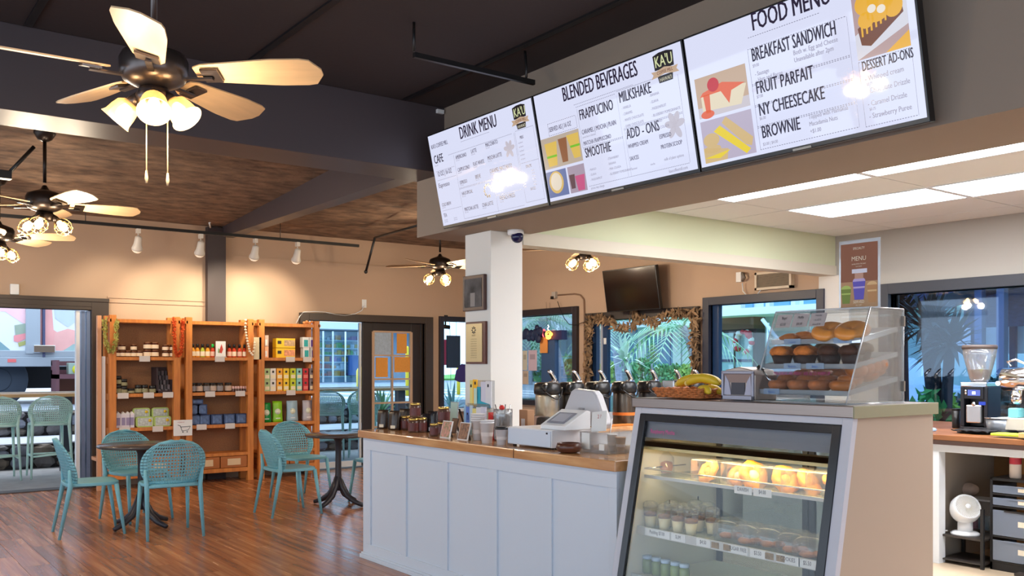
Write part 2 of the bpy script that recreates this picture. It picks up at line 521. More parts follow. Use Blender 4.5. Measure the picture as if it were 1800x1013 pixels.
# open folding leaf at the right jamb of the left opening
s = MB()
s.box(D1[1] - .045, D1[1] - .005, YB + .0, YB + .09, .02, 2.09).box(D1[1] - .10, D1[1] - .06, YB + .02, YB + .11, .02, 2.09)
s.build('folded_leaf_stile', mat('blue_grey_aluminium', (120, 138, 170), 0.35, metal=.3), d1)
MB().box(D1[1] - .16, D1[1] - .12, YB - .0, YB + .08, .02, 2.09).build('leaf_edge', M_white, d1)
MB().box(D1[0] - .1, D1[1] + .1, YB - .05, YB + .16, .0, .012).build('threshold', mat('threshold_metal', (70, 64, 66), 0.5), d1)

d2 = struct(frame_y('door_2', D2, YB - .03, .13, M_trim, top=.10), 'door_2', M_trim, bevel=.004)
xs_ = uy(638, YB)
M_doorp = mat('dark_brown_door_paint', (42, 33, 30), 0.45)
# glazed sliding leaf on the left: thin white frame and a big pane
MB().box(D2[0], D2[0] + .03, YB + .05, YB + .09, .02, 2.05).box(xs_ - .03, xs_, YB + .05, YB + .09, .02, 2.05).box(D2[0] + .03, xs_ - .03, YB + .05, YB + .09, 0.02, .10).build('leaf_frame', M_white, d2)
MB().box(D2[0] + .03, xs_ - .03, YB + .065, YB + .071, .10, 2.05).build('pane', M_glass, d2)
# french door: dark stiles, two columns of five panes
px0, px1 = uy(655.5, YB), uy(722.5, YB)
pz1, pz0 = 1.93, 0.22
lf = MB()
lf.box(xs_, px0, YB, YB + .05, .02, 2.06).box(px1, px1 + .16, YB, YB + .05, .02, 2.06).box(px0, px1, YB, YB + .05, pz1, 2.06).box(px0, px1, YB, YB + .05, .02, pz0)
lf.build('door_leaf', M_doorp, d2, bevel=.004)
st = MB()
for k, (a_, b_) in enumerate(((px1 + .17, px1 + .20), (px1 + .215, px1 + .235), (px1 + .25, D2[1]))):
    st.box(a_, b_, YB - .0 + .02 * k, YB + .07, .02, 2.06)
st.build('stacked_frames', M_doorp, d2)
M_munt = mat('tan_muntin_wood', (190, 158, 128), 0.5)
cw = (px1 - px0) / 2; rh = (pz1 - pz0) / 5
mt = MB()
for k in range(3): mt.box(px0 + cw * k - (.02 if k != 1 else .012), px0 + cw * k + (.02 if k != 1 else .012), YB - .012, YB + .03, pz0, pz1)
for k in range(6): mt.box(px0, px1, YB - .010, YB + .028, pz0 + rh * k - .012, pz0 + rh * k + .012)
mt.build('muntins', M_munt, d2)
M_frost = mat('frosted_sheet', (164, 180, 196), 0.6, noise=(30, .12))
M_orange = mat('orange_card', (222, 150, 64), 0.8, noise=(60, .05))
for c_ in range(2):
    for r_ in range(5):
        a_, b_, z_0, z_1 = px0 + cw * c_ + .015, px0 + cw * (c_ + 1) - .015, pz0 + rh * r_ + .014, pz0 + rh * (r_ + 1) - .014
        MB().box(a_, b_, YB + .008, YB + .012, z_0, z_1).build('pane', M_glass if not (r_ == 4 and c_ == 0) else M_frost, d2)
for (c_, r_, l, r2, bt_, tp) in ((1, 4, .06, .06, .03, .02), (0, 3, .03, .06, .03, .03), (1, 3, .02, .0, .10, .02)):
    a_, b_, z_0, z_1 = px0 + cw * c_ + .015, px0 + cw * (c_ + 1) - .015, pz0 + rh * r_, pz0 + rh * (r_ + 1)
    cd = MB().box(a_ + l, b_ - r2, YB - .006, YB + .003, z_0 + bt_, z_1 - tp).build('pane_card', M_orange, d2)
    cd['label'] = 'orange card fixed over a door pane'
w0 = struct(frame_y('window_1', W0, YB - .03, .07, M_blue, sill=True), 'window_1', mat('dark_navy_brown_frame', (36, 34, 46), 0.45), bevel=.003)
MB().box(W0[0], W0[1], YB + .06, YB + .066, W0[2], W0[3]).build('pane', M_glass, w0)
MB().box(W0[0], W0[1], YB - .28, YB - .09, W0[2] - .04, W0[2]).build('inner_sill', M_white, w0)
# right wall frames
w1 = struct(frame_x(W1, XR, .09, sill=True), 'window_2', mat('black_brown_frame', (40, 32, 38), 0.45), bevel=.003)
MB().box(XR + .05, XR + .056, W1[0], W1[1], W1[2], W1[3]).build('pane', M_glass, w1)
MB().box(XR + .02, XR + .09, 9.92, 10.22, W1[2], W1[3] - .24).build('navy_post', mat('slate_blue_panel', (58, 88, 130), .5), w1)
MB().box(XR + .0, XR + .10, 9.75, 10.25, 1.80, 1.93).build('post_cap', mat('indigo_panel', (44, 42, 92), .5), w1)
MB().box(XR - .005, XR + .01, 10.06, 10.22, 1.62, 1.84).build('orange_sticker', mat('glowing_orange_card', (240, 160, 80), .6), w1)
d3 = struct(frame_x(D3, XR, .09, top=.10), 'door_3', mat('dark_umber_frame', (52, 42, 38), 0.5), bevel=.003)
sx = ux(1060, XR); sx2 = ux(1051, XR); sx3 = ux(1063, XR)
M_navy = mat('deep_blue_frame', (26, 54, 92), 0.35)
MB().box(XR + .01, XR + .07, ux(1047, XR), D3[1], .02, 2.02).build('slider_stile', M_navy, d3)
MB().box(XR + .03, XR + .06, ux(1056, XR), ux(1052.5, XR), .02, 2.02).build('slider_edge', mat('pale_grey_edge', (170, 176, 190), .4), d3)
MB().box(XR + .01, XR + .07, ux(1066, XR), ux(1059, XR), .02, 2.02).build('slider_stile', M_navy, d3)
MB().box(XR + .005, XR + .03, ux(1065, XR), ux(1060.5, XR), 1.72, 1.80).build('latch', M_white, d3)
MB().box(XR + .04, XR + .046, D3[0], ux(1066, XR), .0, 2.03).build('pane', M_glass, d3)
MB().box(XR + .0, XR + .12, D3[0], D3[1], .0, .06).build('bottom_rail', M_navy, d3)
w3 = struct(frame_x(W3, XR, .09, sill=True), 'window_3', mat('black_blue_frame', (34, 38, 56), 0.45), bevel=.003)
MB().box(XR + .05, XR + .056, W3[0], W3[1], W3[2], W3[3]).build('pane', M_glass, w3)
MB().box(XR + .02, XR + .08, ux(1261, XR), W3[1], W3[2], W3[3]).build('jamb_panel', M_navy, w3)
w4 = struct(frame_x(W4, XR, .10, sill=True), 'window_4', mat('slate_frame', (44, 48, 58), 0.45), bevel=.003)
MB().box(XR + .05, XR + .056, W4[0], W4[1], W4[2], W4[3]).build('pane', M_glass_t, w4)
# ------------------------------------------------------------------ ceiling fans and lamps
M_fanm = mat('dark_bronze_metal', (46, 38, 34), 0.35, metal=.7)
M_fanm1 = mat('pewter_metal', (92, 84, 82), 0.3, metal=.8)
M_blade = mat('pale_birch_blade', (214, 180, 138), 0.42, noise=(3, .08), scale3=(1, 8, 1))
M_bulb = mat('warm_bulb_glow', (255, 230, 180), 0.4, emit=(255, 208, 140), es=45)
M_shade = clear('ribbed_glass_shade', (255, 246, 226), .08, rough=.2, haze=.30, hcol=(255, 236, 200))
M_cage = mat('brass_wire', (200, 168, 110), 0.3, metal=.9)
def blade_mesh(L0, L1, w, pitch):
    """one blade along +x, paddle outline, pitched about its axis"""
    mb = MB(); n = 14; th = .006
    out = []
    for i in range(n + 1):
        q = i / n
        x = L0 + (L1 - L0) * q
        hw = w * (.62 + .38 * min(1, q * 1.6)) * (1 if q < .86 else math.sqrt(max(0, 1 - ((q - .86) / .14) ** 2)) * .78 + .22)
        if q < .06: hw *= .75
        out.append((x, hw))
    M = RX(pitch)
    poly = [(x, -h) for x, h in out] + [(x, h) for x, h in reversed(out)]
    return mb.prism(poly, -th / 2, th / 2, M)
def lamp_light(name, parent, loc, energy, col=(1, .83, .62), rad=.04):
    l = bpy.data.lights.new(name, 'POINT'); l.energy = energy; l.color = col; l.shadow_soft_size = rad
    o = bpy.data.objects.new(name, l); COL.objects.link(o); o.parent = parent; o.location = loc
    return o
def make_fan(label, loc, zc, a0, style, energy, angs=None, R=.68, metal=None):
    """loc is the centre of the blade plane; zc the ceiling height"""
    mm = metal or M_fanm
    t = thing('ceiling_fan', label, 'ceiling fan', loc)
    up = zc - loc[2]
    MB().lathe([(.075, up - .001), (.078, up - .03), (.05, up - .075), (.02, up - .09)][::-1], 20).build('canopy', mm, t)
    MB().cyl(0, 0, .16, up - .08, .013, n=10).build('downrod', mm, t)
    MB().lathe([(.05, -.06), (.085, -.048), (.118, -.03), (.132, .0), (.132, .05), (.12, .075), (.07, .095), (.03, .11), (.014, .14)], 28).build('motor_housing', mm, t)
    for k in range(5):
        a = a0 + k * 2 * PI / 5
        ir = MB(); ir.box(.09, .24, -.012, .012, -.028, -.020).box(.20, .27, -.045, .045, -.016, -.008, RX(-.24))
        i_ = ir.build('blade_iron', mm, t); i_.rotation_euler = (0, 0, a)
        b = blade_mesh(.17, R, .090, -.26).build('blade', M_blade, t); b.rotation_euler = (0, 0, a)
    lk = MB().lathe([(.03, -.13), (.062, -.12), (.07, -.09), (.055, -.06)], 20).build('light_fitter', mm, t)
    angs = angs or [0.5, 2.6, 4.7]
    for j, a in enumerate(angs):
        tilt = .72
        M = RZ(a) @ T4(.075, 0, -.105) @ RY(PI - tilt)      # local +z points down and outwards
        MB().lathe([(.012, -.03), (.022, 0), (.026, .035)], 14, M).build('lamp_socket', mm, t)
        if style == 'bell':
            MB().lathe([(.027, .02), (.046, .04), (.052, .07), (.055, .10), (.060, .112), (.064, .116)], 22, M, cap=False).build('glass_shade', M_shade, t, solid=.002)
            MB().lathe([(.012, .030), (.021, .055), (.023, .07), (.015, .092), (.001, .098)], 14, M).build('bulb', M_bulb, t)
            p = M @ Vector((0, 0, .19))
        else:
            c = MB()
            for q in range(6):
                an = q * PI / 3
                c.tube([M @ Vector((r * math.cos(an), r * math.sin(an), z)) for r, z in ((.028, .02), (.058, .06), (.064, .10), (.045, .14), (.02, .15))], .0022, 5)
            for r, z in ((.062, .075), (.052, .13)):
                c.tube([M @ Vector((r * math.cos(x * PI / 8), r * math.sin(x * PI / 8), z)) for x in range(17)], .0022, 5)
            c.build('wire_cage', M_cage, t)
            MB().lathe([(.012, .03), (.030, .075), (.031, .09), (.02, .115), (.001, .125)], 14, M).build('bulb', M_bulb, t)
            p = M @ Vector((0, 0, .19))
        lamp_light('lamp_light', t, p, energy)
    if style == 'bell':
        for sx_, L, ft in ((-.03, .30, 1), (.055, .31, 0)):
            c = MB(); c.tube([(sx_ * CA, -sx_ * SA, -.12), (sx_ * CA, -sx_ * SA, -.12 - L)], .0025, 6)
            c.lathe([(.004, 0), (.007, .02), (.004, .05)], 8, T4(sx_ * CA, -sx_ * SA, -.14 - L))
            c.build('pull_chain', mat('brass_chain', (206, 180, 140), .4), t)
    return t
WA = -ANG
# bulb directions: a camera-right angle a is world angle a - ANG
fz = 2.62
make_fan('large nearest ceiling fan with pale blades, ribbed glass shades and two pull chains', (1.056, 3.826, fz), CZF, WA - .03, 'bell', 9,
         [WA + PI + .10, WA - .25, WA - 1.2], metal=M_fanm1)
make_fan('ceiling fan on a long rod in front of the textured brown ceiling, caged bulbs', (1.32, 7.66, 2.66), CZR, WA + math.radians(34), 'cage', 20, [WA + PI, WA - 1.4, WA + .1])
make_fan('ceiling fan cut off by the photo edge, lowest of those over the shop entrance', (1.30, 9.80, 2.66), CZR, WA + math.radians(8), 'cage', 20)
make_fan('distant ceiling fan just below the end of the menu soffit beside the column', (5.98, 9.50, 2.66), CZR, WA + math.radians(170), 'cage', 20)
make_fan('far ceiling fan whose three caged bulbs hang below the green bulkhead', (6.27, 7.17, 2.66), CZR, WA + math.radians(20), 'cage', 20)

# track along the back wall with white spot heads
TY, TZ = 10.6, 2.97
tr = thing('lighting_track', 'long black lighting track hung across the room in front of the back wall', 'track light', (2.5, TY, TZ))
MB().box(-3.2, 2.95, -.017, .017, -.017, .017).build('rail', M_black, tr)
for hx in (-2.6, -.28, 1.9): MB().cyl(hx, 0, .017, CZR - TZ - .004, .004, n=6).build('hanger_rod', M_black, tr)
M_spot = mat('off_white_lamp_metal', (214, 206, 196), .45)
M_spotb = mat('frosted_spot_bulb', (244, 236, 224), .3, emit=(255, 226, 186), es=.5)
proto = None
for k, u in enumerate((243, 353, 449, 523)):
    x = uy(u, TY)
    lb = ['white track spotlight nearest the shop entrance, hanging from the black track', 'white track spotlight right beside the dark post', 'white track spotlight just past the dark post', 'white track spotlight farthest along the track towards the counter'][k]
    if proto is None:
        s = thing('spotlight', lb, 'spotlight', (x, TY, TZ - .02), 0, 'white spotlights on the black track')
        MB().box(-.02, .02, -.03, .03, -.05, .0).build('adapter', M_spot, s)
        MB().cyl(0, 0, -.12, -.05, .008, n=8).build('stem', M_spot, s)
        Mh = T4(0, .0, -.12) @ RX(.45)
        MB().lathe([(.058, -.12), (.060, -.10), (.045, -.06), (.040, -.02), (.036, .03), (.015, .045)], 18, Mh).build('lamp_head', M_spot, s)
        MB().lathe([(.002, -.155), (.03, -.148), (.05, -.13), (.054, -.11)], 18, Mh).build('bulb', M_spotb, s)
        proto = s
    else:
        s = dup(proto, (x, TY, TZ - .02), 0, lb)
    for q in (0,):
        l = bpy.data.lights.new('spot_beam', 'SPOT'); l.energy = 33; l.color = (1, .84, .62); l.spot_size = math.radians(80); l.spot_blend = .7; l.shadow_soft_size = .05
        lo = bpy.data.objects.new('spot_beam', l); COL.objects.link(lo); lo.parent = s; lo.location = (0, .14, -.29)
        lo.rotation_euler = (math.radians(60), 0, 0)
# rail under the ceiling in front of the menus, with a little chain
r = thing('ceiling_rail', 'black rail with a short chain under the ceiling above the drink menu screen', 'rail', (2.6, 4.4, 3.16))
MB().box(.0, .84, -.012, .012, -.014, .014).build('bar', M_black, r)
MB().tube([(.78, 0, .02), (.79, .01, .08), (.77, 0, .18)], .008, 6).build('chain', M_black, r)
MB().tube([(0, 0, .02), (0, 0, .18)], .008, 6).build('chain', M_black, r)
# diagonal black pipe brace near the back wall
pa, pb, pc = PY(643, 478, 10.9), PY(659, 418, 10.6), PY(736, 396, 8.9)
o = MB().tube([pa, pb], .016, 8).tube([pb, pc], .014, 8).ball(pa.x, pa.y, pa.z, .025).build('pipe_brace', M_black)
tag(o, 'thin black pipe brace hanging at an angle below the ceiling between track and soffit', 'pipe')
# black jointed arm beside the second fan (projector style mount)
p1, p2 = PY(60, 258, 7.7), PY(14, 306, 7.7)
o = thing('ceiling_bracket', 'black ceiling bracket with a slanting arm beside the long rod fan', 'bracket', (p2.x, p2.y, p2.z))
MB().tube([(0, 0, 0), tuple(p1 - p2)], .014, 8).build('arm', M_black, o)
MB().box(-.32, .02, -.04, .04, -.04, .02).build('mount_box', M_black, o)
MB().tube([(-.2, 0, 0), (-.2, 0, CZR - p2.z)], .014, 8).build('rod', M_black, o)
c = MB().tube([PY(370, 400, 11.5), PY(368, 392, 11.4), PY(375, 386, 11.4), PY(383, 382, 11.3)], .012, 6).build('cable_clip', M_plastic_w)
tag(c, 'short white cable at the top of the dark post', 'cable')
q = PY(772, 197, 5.74)
c = MB().box(q.x - .03, q.x + .03, 5.715, 5.74, q.z - .015, q.z + .015).build('beam_sensor', M_plastic_w, bevel=.004)
tag(c, 'tiny white sensor stuck on the dark beam beside the drink menu screen', 'sensor')

# security camera under the soffit beside the column
sc_ = PZ(921, 424, 2.40)
cm = thing('security_camera', 'small white dome security camera with a dark blue lens under the soffit', 'camera', (4.02, 5.36, SZ))
MB().lathe([(.055, -.035), (.06, -.02), (.06, 0)], 20).build('mount', M_plastic_w, cm)
MB().ball(-.0, -.02, -.05, .046).build('lens', mat('dark_blue_lens', (22, 24, 70), .12), cm)

# ------------------------------------------------------------------ menu screens
M_scr = mat('screen_white', (8, 8, 10), 0.035, emit=(226, 230, 255), es=.93)
M_frameb = mat('black_screen_frame', (16, 15, 18), 0.3)
def flat(nm, c): return mat('screen_' + nm, (5, 5, 6), 0.15, emit=c, es=.85)
S_dark = flat('dark_ink', (44, 34, 58)); S_grey = flat('grey_ink', (166, 164, 186)); S_line = flat('line_ink', (110, 106, 130))
TILT = math.radians(12.0)
SW, SH = 1.205, .665
def make_screen(label, yl, z0=2.425):
    """yl is the y of the screen's left edge seen from the room; local X to the viewer's right, Z up the screen"""
    o = thing('menu_screen', label, 'screen', (3.555, yl, z0))
    o.rotation_euler = (TILT, 0, -PI / 2)
    MB().box(0, SW, .0, .045, 0, SH).build('screen_frame', M_frameb, o, bevel=.004)
    MB().box(.010, SW - .010, -.003, .002, .022, SH - .010).build('display', M_scr, o)
    MB().box(SW * .3, SW * .7, .045, .10, .1, .45).build('wall_mount', M_black, o)
    MB().box(SW * .46, SW * .54, -.005, .02, .004, .014).build('badge', mat('silver_badge', (170, 168, 160), .3), o)
    return o
MS = RX(PI / 2)      # XY drawing plane -> screen plane XZ, facing -Y
RM = [[(0, 0), (1, 1)]]
def P_(s, q):
    for (a, a2), (b, b2) in zip(RM[0], RM[0][1:]):
        if s <= b: s = a2 + (b2 - a2) * (s - a) / (b - a); break
    return (.012 + s * (SW - .024), .024 + q * (SH - .036))
def draw_text(o, name, m, rows, lift=.0045, xs=.62):
    if name == 'title_lettering' and len(rows) > 1:
        for r in rows: draw_text(o, name, m, [r], lift, xs)
        return
    ti = name == 'title_lettering'
    if ti: rows = [(r[0], r[1], r[2], r[3] * 1.18, r[4], r[5] * 1.10) for r in rows]
    mb = MB(); it = []
    for (tx, s, q, h, *al) in rows:
        x, y = P_(s, q)
        it.append((tx, x, y, h * SH, al[1] if len(al) > 1 else xs, al[0] if al else 'LEFT'))
    text_into(mb, it, T4(0, -lift, 0) @ MS, .05 if ti else (.06 if name == 'menu_lettering' else .03))
    return mb.build(name, m, o, kind='stuff' if len(rows) > 1 else None)
def rects(o, name, m, rs, lift=.004):
    mb = MB()
    for (s0, q0, s1, q1) in rs:
        (a, b), (c, d) = P_(s0, q0), P_(s1, q1)
        mb.quad((a, -lift, b), (c, -lift, b), (c, -lift, d), (a, -lift, d))
    return mb.build(name, m, o)
def ells(mb, s, q, rs, rq, lift, n=20, rot=0):
    cx, cy = P_(s, q); a, b = rs * SW, rq * SH
    pts = []
    for k in range(n):
        t = 2 * PI * k / n
        x, y = a * math.cos(t), b * math.sin(t)
        pts.append((cx + x * math.cos(rot) - y * math.sin(rot), -lift, cy + x * math.sin(rot) + y * math.cos(rot)))
    mb.add(pts, [tuple(range(n))], False)
def polys(mb, pts, lift):
    mb.add([(P_(s, q)[0], -lift, P_(s, q)[1]) for s, q in pts], [tuple(range(len(pts)))], False)
def dotted(h, v):
    """dotted rules: h [(s0,s1,q)], v [(s,q0,q1)] -> thin dash rectangles"""
    rs = []
    for (a, b, q) in h:
        n = max(1, int((b - a) / .011))
        for k in range(n): rs.append((a + (b - a) * k / n, q, a + (b - a) * (k + .6) / n, q + .004))
    for (s, a, b) in v: rs.append((s, a, s + .0012, b))
    return rs
def logo(o, s, q, k=1.0):
    """shop emblem: dark shield with cream letters over a tan ribbon and a dark foot plate"""
    mb = MB(); L = .0042
    w, h = .062 * k, .062 * k
    polys(mb, [(s - w, q - h * .4), (s + w, q - h * .4), (s + w * 1.05, q + h * 1.5), (s + w * .4, q + h * 1.75), (s - w * .4, q + h * 1.75), (s - w * 1.05, q + h * 1.5)], L)
    polys(mb, [(s - w * .7, q - h * 2.1), (s + w * .7, q - h * 2.1), (s + w * .8, q - h * 1.2), (s - w * .8, q - h * 1.2)], L)
    mb.build('emblem_shield', flat('emblem_dark', (40, 34, 36)), o)
    rb = MB()
    polys(rb, [(s - w * 1.45, q - h * 1.35), (s - w * 1.2, q - h * .9), (s - w * 1.4, q - h * .45), (s - w * .9, q - h * .5), (s, q - h * .2), (s + w * .9, q - h * .5), (s + w * 1.4, q - h * .45), (s + w * 1.2, q - h * .9), (s + w * 1.45, q - h * 1.35), (s + w * .9, q - h * 1.3), (s, q - h * 1.05), (s - w * .9, q - h * 1.3)], L + .0004)
    rb.build('emblem_ribbon', flat('emblem_tan', (208, 178, 150)), o)
    draw_text(o, 'emblem_letters', flat('emblem_cream', (226, 232, 180)), [("KA'U", s, q - h * .05, .085 * k, 'CENTER', .72)], L + .0008)
    draw_text(o, 'emblem_words', flat('emblem_brown', (120, 70, 60)), [("COFFEE MILL", s, q - h * .98, .026 * k, 'CENTER', .8)], L + .0008)
    draw_text(o, 'emblem_words', flat('emblem_pale', (220, 214, 190)), [("HAWAI'I", s, q - h * 1.95, .030 * k, 'CENTER', .8)], L + .0008)
Y1, Y2, Y3 = 5.60, 4.385, 3.172
RM[0] = [(0, 0), (.22, .25), (.38, .41), (.52, .555), (.79, .815), (.85, .875), (1, 1)]
t1 = make_screen('leftmost menu screen, headed drink menu, at the end of the soffit', Y1)
logo(t1, .875, .88, .95)
draw_text(t1, 'title_lettering', S_dark, [('DRINK MENU', .475, .855, .105, 'CENTER', .56), ('CAFE', .02, .69, .075, 'LEFT', .56)])
draw_text(t1, 'menu_lettering', flat('mid_ink', (104, 100, 124)), [
    ("KA'U COFFEE MILL", .015, .855, .045), ('12 OZ | 16 OZ', .03, .545, .050), ('Espresso', .02, .42, .048, 'LEFT', .9), ('COLD BREW', .02, .21, .036),
    ('AMERICANO', .22, .665, .040), ('LATTE', .38, .675, .040), ('MACCHIATO', .52, .69, .040), ('CAPPUCCINO', .22, .53, .040), ('FLAT WHITE', .38, .54, .040), ('MOCHA LATTE', .52, .555, .040),
    ('ESPRESSO', .22, .395, .036), ('BREVE', .38, .405, .040), ('CARAMEL MACCHIATO', .52, .42, .040), ('HAUS SPECIAL', .22, .275, .036), ('DRIP COFFEE', .56, .30, .044),
    ('MATCHA LATTE', .22, .10, .040), ('CHAI LATTE', .40, .10, .040), ('FRENCH PRESS', .57, .125, .044), ('TEA', .02, .09, .040), ('MILK', .84, .66, .03), ('SYRUPS', .85, .37, .03), ('SAUCES', .86, .15, .026)])
sm = []
for (x_, q_) in ((.02, .66), (.22, .645), (.38, .655), (.52, .67), (.22, .51), (.38, .52), (.52, .535), (.22, .375), (.38, .385), (.52, .40), (.56, .275), (.22, .255), (.22, .08), (.40, .08), (.57, .10), (.02, .19), (.02, .05), (.11, .05), (.02, .03), (.11, .03)):
    sm.append(('hot or iced', x_, q_, .016))
for k in range(5): sm.append(('oat almond', .82, .62 - k * .04, .017))
for k in range(6):
    sm.append(('vanilla', .81, .33 - k * .028, .016)); sm.append(('hazelnut', .90, .33 - k * .028, .016))
draw_text(t1, 'small_print', S_grey, sm)
rects(t1, 'rule_lines', S_line, dotted([(.30, .58, .825), (.16, .78, .735), (.21, .79, .355), (.21, .79, .345), (.54, .79, .18), (.02, .20, .60), (.02, .20, .50), (.02, .20, .16), (.81, .99, .745), (.81, .99, .425), (.21, .79, .02), (.81, .99, .04)],
      [(.205, .02, .72), (.795, .36, .74), (.805, .04, .74), (.54, .02, .345), (.985, .04, .74)]))
mb = MB()
for k in range(9):
    a = k * .62
    ells(mb, .475 + .032 * math.cos(a), .255 + .06 * math.sin(a), .008, .016, .0043)
mb.build('bean_ring', S_dark, t1)
mb = MB()
for a in (0.2, 1.1, 2.0, 2.9, 4.0, 5.2): ells(mb, .735 + .026 * math.cos(a), .60 + .045 * math.sin(a), .024, .022, .0043, rot=a)
mb.build('leaf_sketch', flat('pale_leaf', (206, 200, 214)), t1)

RM[0] = [(0, 0), (.245, .295), (.265, .315), (.515, .585), (.555, .61), (.79, .81), (.96, .965), (1, 1)]
t2 = make_screen('middle menu screen, headed blended beverages', Y2)
logo(t2, .885, .87, 1.0)
draw_text(t2, 'title_lettering', S_dark, [('BLENDED BEVERAGES', .415, .862, .105, 'CENTER', .50), ('FRAPPUCINO', .265, .655, .075, 'LEFT', .52), ('MILKSHAKE', .535, .69, .075, 'LEFT', .52), ('SMOOTHIE', .265, .315, .070, 'LEFT', .52), ('ADD - ONS', .555, .375, .072, 'LEFT', .56)])
draw_text(t2, 'menu_lettering', flat('mid_ink', (104, 100, 124)), [('SERVED AS | 16 OZ', .065, .635, .042), ('CARAMEL | MOCHA | PLAIN', .265, .525, .040), ('MATCHA FRAPPUCCINO', .265, .425, .036), ('WHIPPED CREAM', .555, .295, .034), ('SAUCES', .555, .19, .034), ('ESPRESSO', .79, .305, .034), ('PROTEIN SCOOP', .79, .22, .034)])
sm = []
for k, w in enumerate(('vanilla', 'caramel', 'white chocolate', 'dark chocolate', 'pumpkin pie')): sm.append(('- ' + w.upper(), .55, .63 - k * .052, .022))
for k, w in enumerate(('banana', 'guava', 'passionfruit', 'blueberry pomegranate', 'mango', 'pina colada')): sm.append(('- ' + w.upper(), .76, .66 - k * .055, .022))
for k, w in enumerate(('mango', 'guava', 'passionfruit')): sm.append(('- ' + w.upper(), .275, .19 - k * .045, .020))
for k, w in enumerate(('strawberry', 'banana', 'pina colada', 'blueberry pomegranate')): sm.append(('- ' + w.upper(), .40, .245 - k * .045, .020))
sm += [('milk of plant options', .80, .12, .024), ('kaucoffeemill.com', .82, .015, .026), ('prices may change', .27, .025, .022), ('served hot or blended', .265, .49, .018), ('caramel', .56, .11, .018), ('mocha', .70, .11, .018)]
draw_text(t2, 'small_print', S_grey, sm, xs=.75)
rects(t2, 'rule_lines', S_line, dotted([(.24, .66, .80), (.25, .51, .775), (.52, .96, .79), (.06, .24, .71), (.06, .24, .60), (.26, .52, .395), (.26, .52, .405), (.54, .96, .455), (.54, .96, .465), (.26, .96, .055)],
      [(.255, .41, .76), (.515, .06, .76), (.545, .06, .45), (.96, .06, .765), (.06, .60, .71), (.24, .60, .71)]))
rects(t2, 'drinks_picture', flat('sand', (196, 180, 164)), [(.0, .30, .245, .59)])
mb = MB(); polys(mb, [(.03, .32), (.085, .32), (.10, .54), (.02, .54)], .0046); mb.build('yellow_smoothie', flat('mango', (232, 196, 92)), t2); mb = MB(); polys(mb, [(.195, .34), (.235, .34), (.24, .56), (.165, .56)], .0046)
mb.build('yellow_smoothie', flat('mango', (232, 196, 92)), t2)
mb = MB(); polys(mb, [(.12, .33), (.155, .33), (.165, .55), (.11, .55)], .0046); mb.build('brown_frappe', flat('mocha', (150, 96, 60)), t2)
rects(t2, 'green_bands', flat('lime', (120, 200, 40)), [(.025, .40, .09, .42), (.18, .44, .24, .46)], .005)
rects(t2, 'latte_picture', flat('slate_blue', (104, 122, 176)), [(.0, .03, .13, .275)])
mb = MB(); ells(mb, .06, .165, .055, .10, .0046); mb.build('cup_ring', flat('butter', (226, 190, 110)), t2)
mb = MB(); ells(mb, .06, .17, .042, .08, .005); mb.build('latte_foam', flat('cream', (238, 226, 208)), t2)
rects(t2, 'berry_picture', flat('mauve', (176, 160, 180)), [(.14, .03, .245, .275)])
mb = MB(); polys(mb, [(.19, .04), (.23, .04), (.24, .18), (.18, .18)], .0046); mb.build('berry_cup', flat('pink', (210, 90, 140)), t2)
mb = MB(); polys(mb, [(.15, .07), (.175, .07), (.18, .20), (.145, .20)], .0046); mb.build('plum_cup', flat('plum', (100, 70, 80)), t2)
mb = MB()
for a in (0.2, 1.1, 2.0, 2.9, 4.0, 5.2): ells(mb, .90 + .032 * math.cos(a), .38 + .06 * math.sin(a), .03, .028, .0043, rot=a)
mb.build('leaf_sketch', flat('pale_leaf', (206, 200, 214)), t2)

RM[0] = [(0, 0), (.245, .29), (.27, .31), (.285, .325), (.70, .75), (.735, .775), (.965, .975), (1, 1)]
t3 = make_screen('rightmost menu screen, headed food menu, with a cheesecake picture', Y3)
draw_text(t3, 'title_lettering', S_dark, [('FOOD MENU', .475, .885, .105, 'CENTER', .56), ('BREAKFAST SANDWICH', .285, .672, .078, 'LEFT', .44), ('FRUIT PARFAIT', .285, .435, .075, 'LEFT', .52), ('NY CHEESECAKE', .285, .275, .075, 'LEFT', .52), ('BROWNIE', .285, .11, .075, 'LEFT', .52), ('DESSERT AD-ONS', .748, .385, .052, 'LEFT', .46)])
sm = [('Both w. Egg and Cheese', .47, .625, .032), ('Unavailable after 2pm', .47, .575, .032), ('$9.00', .285, .63, .022), ('- Sausage', .29, .565, .030), ('- Ham and Bacon', .29, .52, .030), ('$7.00', .285, .405, .022), ('$6.00', .285, .245, .022),
      ('Topped with Hamakua', .50, .165, .030), ('Macadamia Nuts', .50, .115, .030), ('+$1.00', .50, .065, .028), ('$3.00 | $4.00', .285, .055, .022)]
for k, w in enumerate(('Whipped cream', 'Chocolate Drizzle', 'Caramel Drizzle', 'Strawberry Puree')): sm.append(('- ' + w, .755, .315 - k * .082, .034)); sm.append(('$0.75', .76, .285 - k * .082, .018)) if k % 2 == 0 else None
draw_text(t3, 'small_print', S_grey, sm, xs=.78)
rects(t3, 'rule_lines', S_line, dotted([(.28, .60, .845), (.27, .70, .765), (.27, .70, .50), (.27, .70, .51), (.27, .70, .345), (.27, .70, .355), (.27, .70, .19), (.27, .70, .20), (.27, .70, .03), (.735, .965, .445), (.735, .965, .02)],
      [(.27, .03, .76), (.70, .03, .765), (.735, .02, .445), (.965, .02, .445)]))
rects(t3, 'cheesecake_picture', flat('warm_tan', (206, 176, 150)), [(.02, .37, .245, .68)])
rects(t3, 'cheesecake_table', flat('pale_lilac', (214, 206, 214)), [(.02, .37, .245, .45)], .0042)
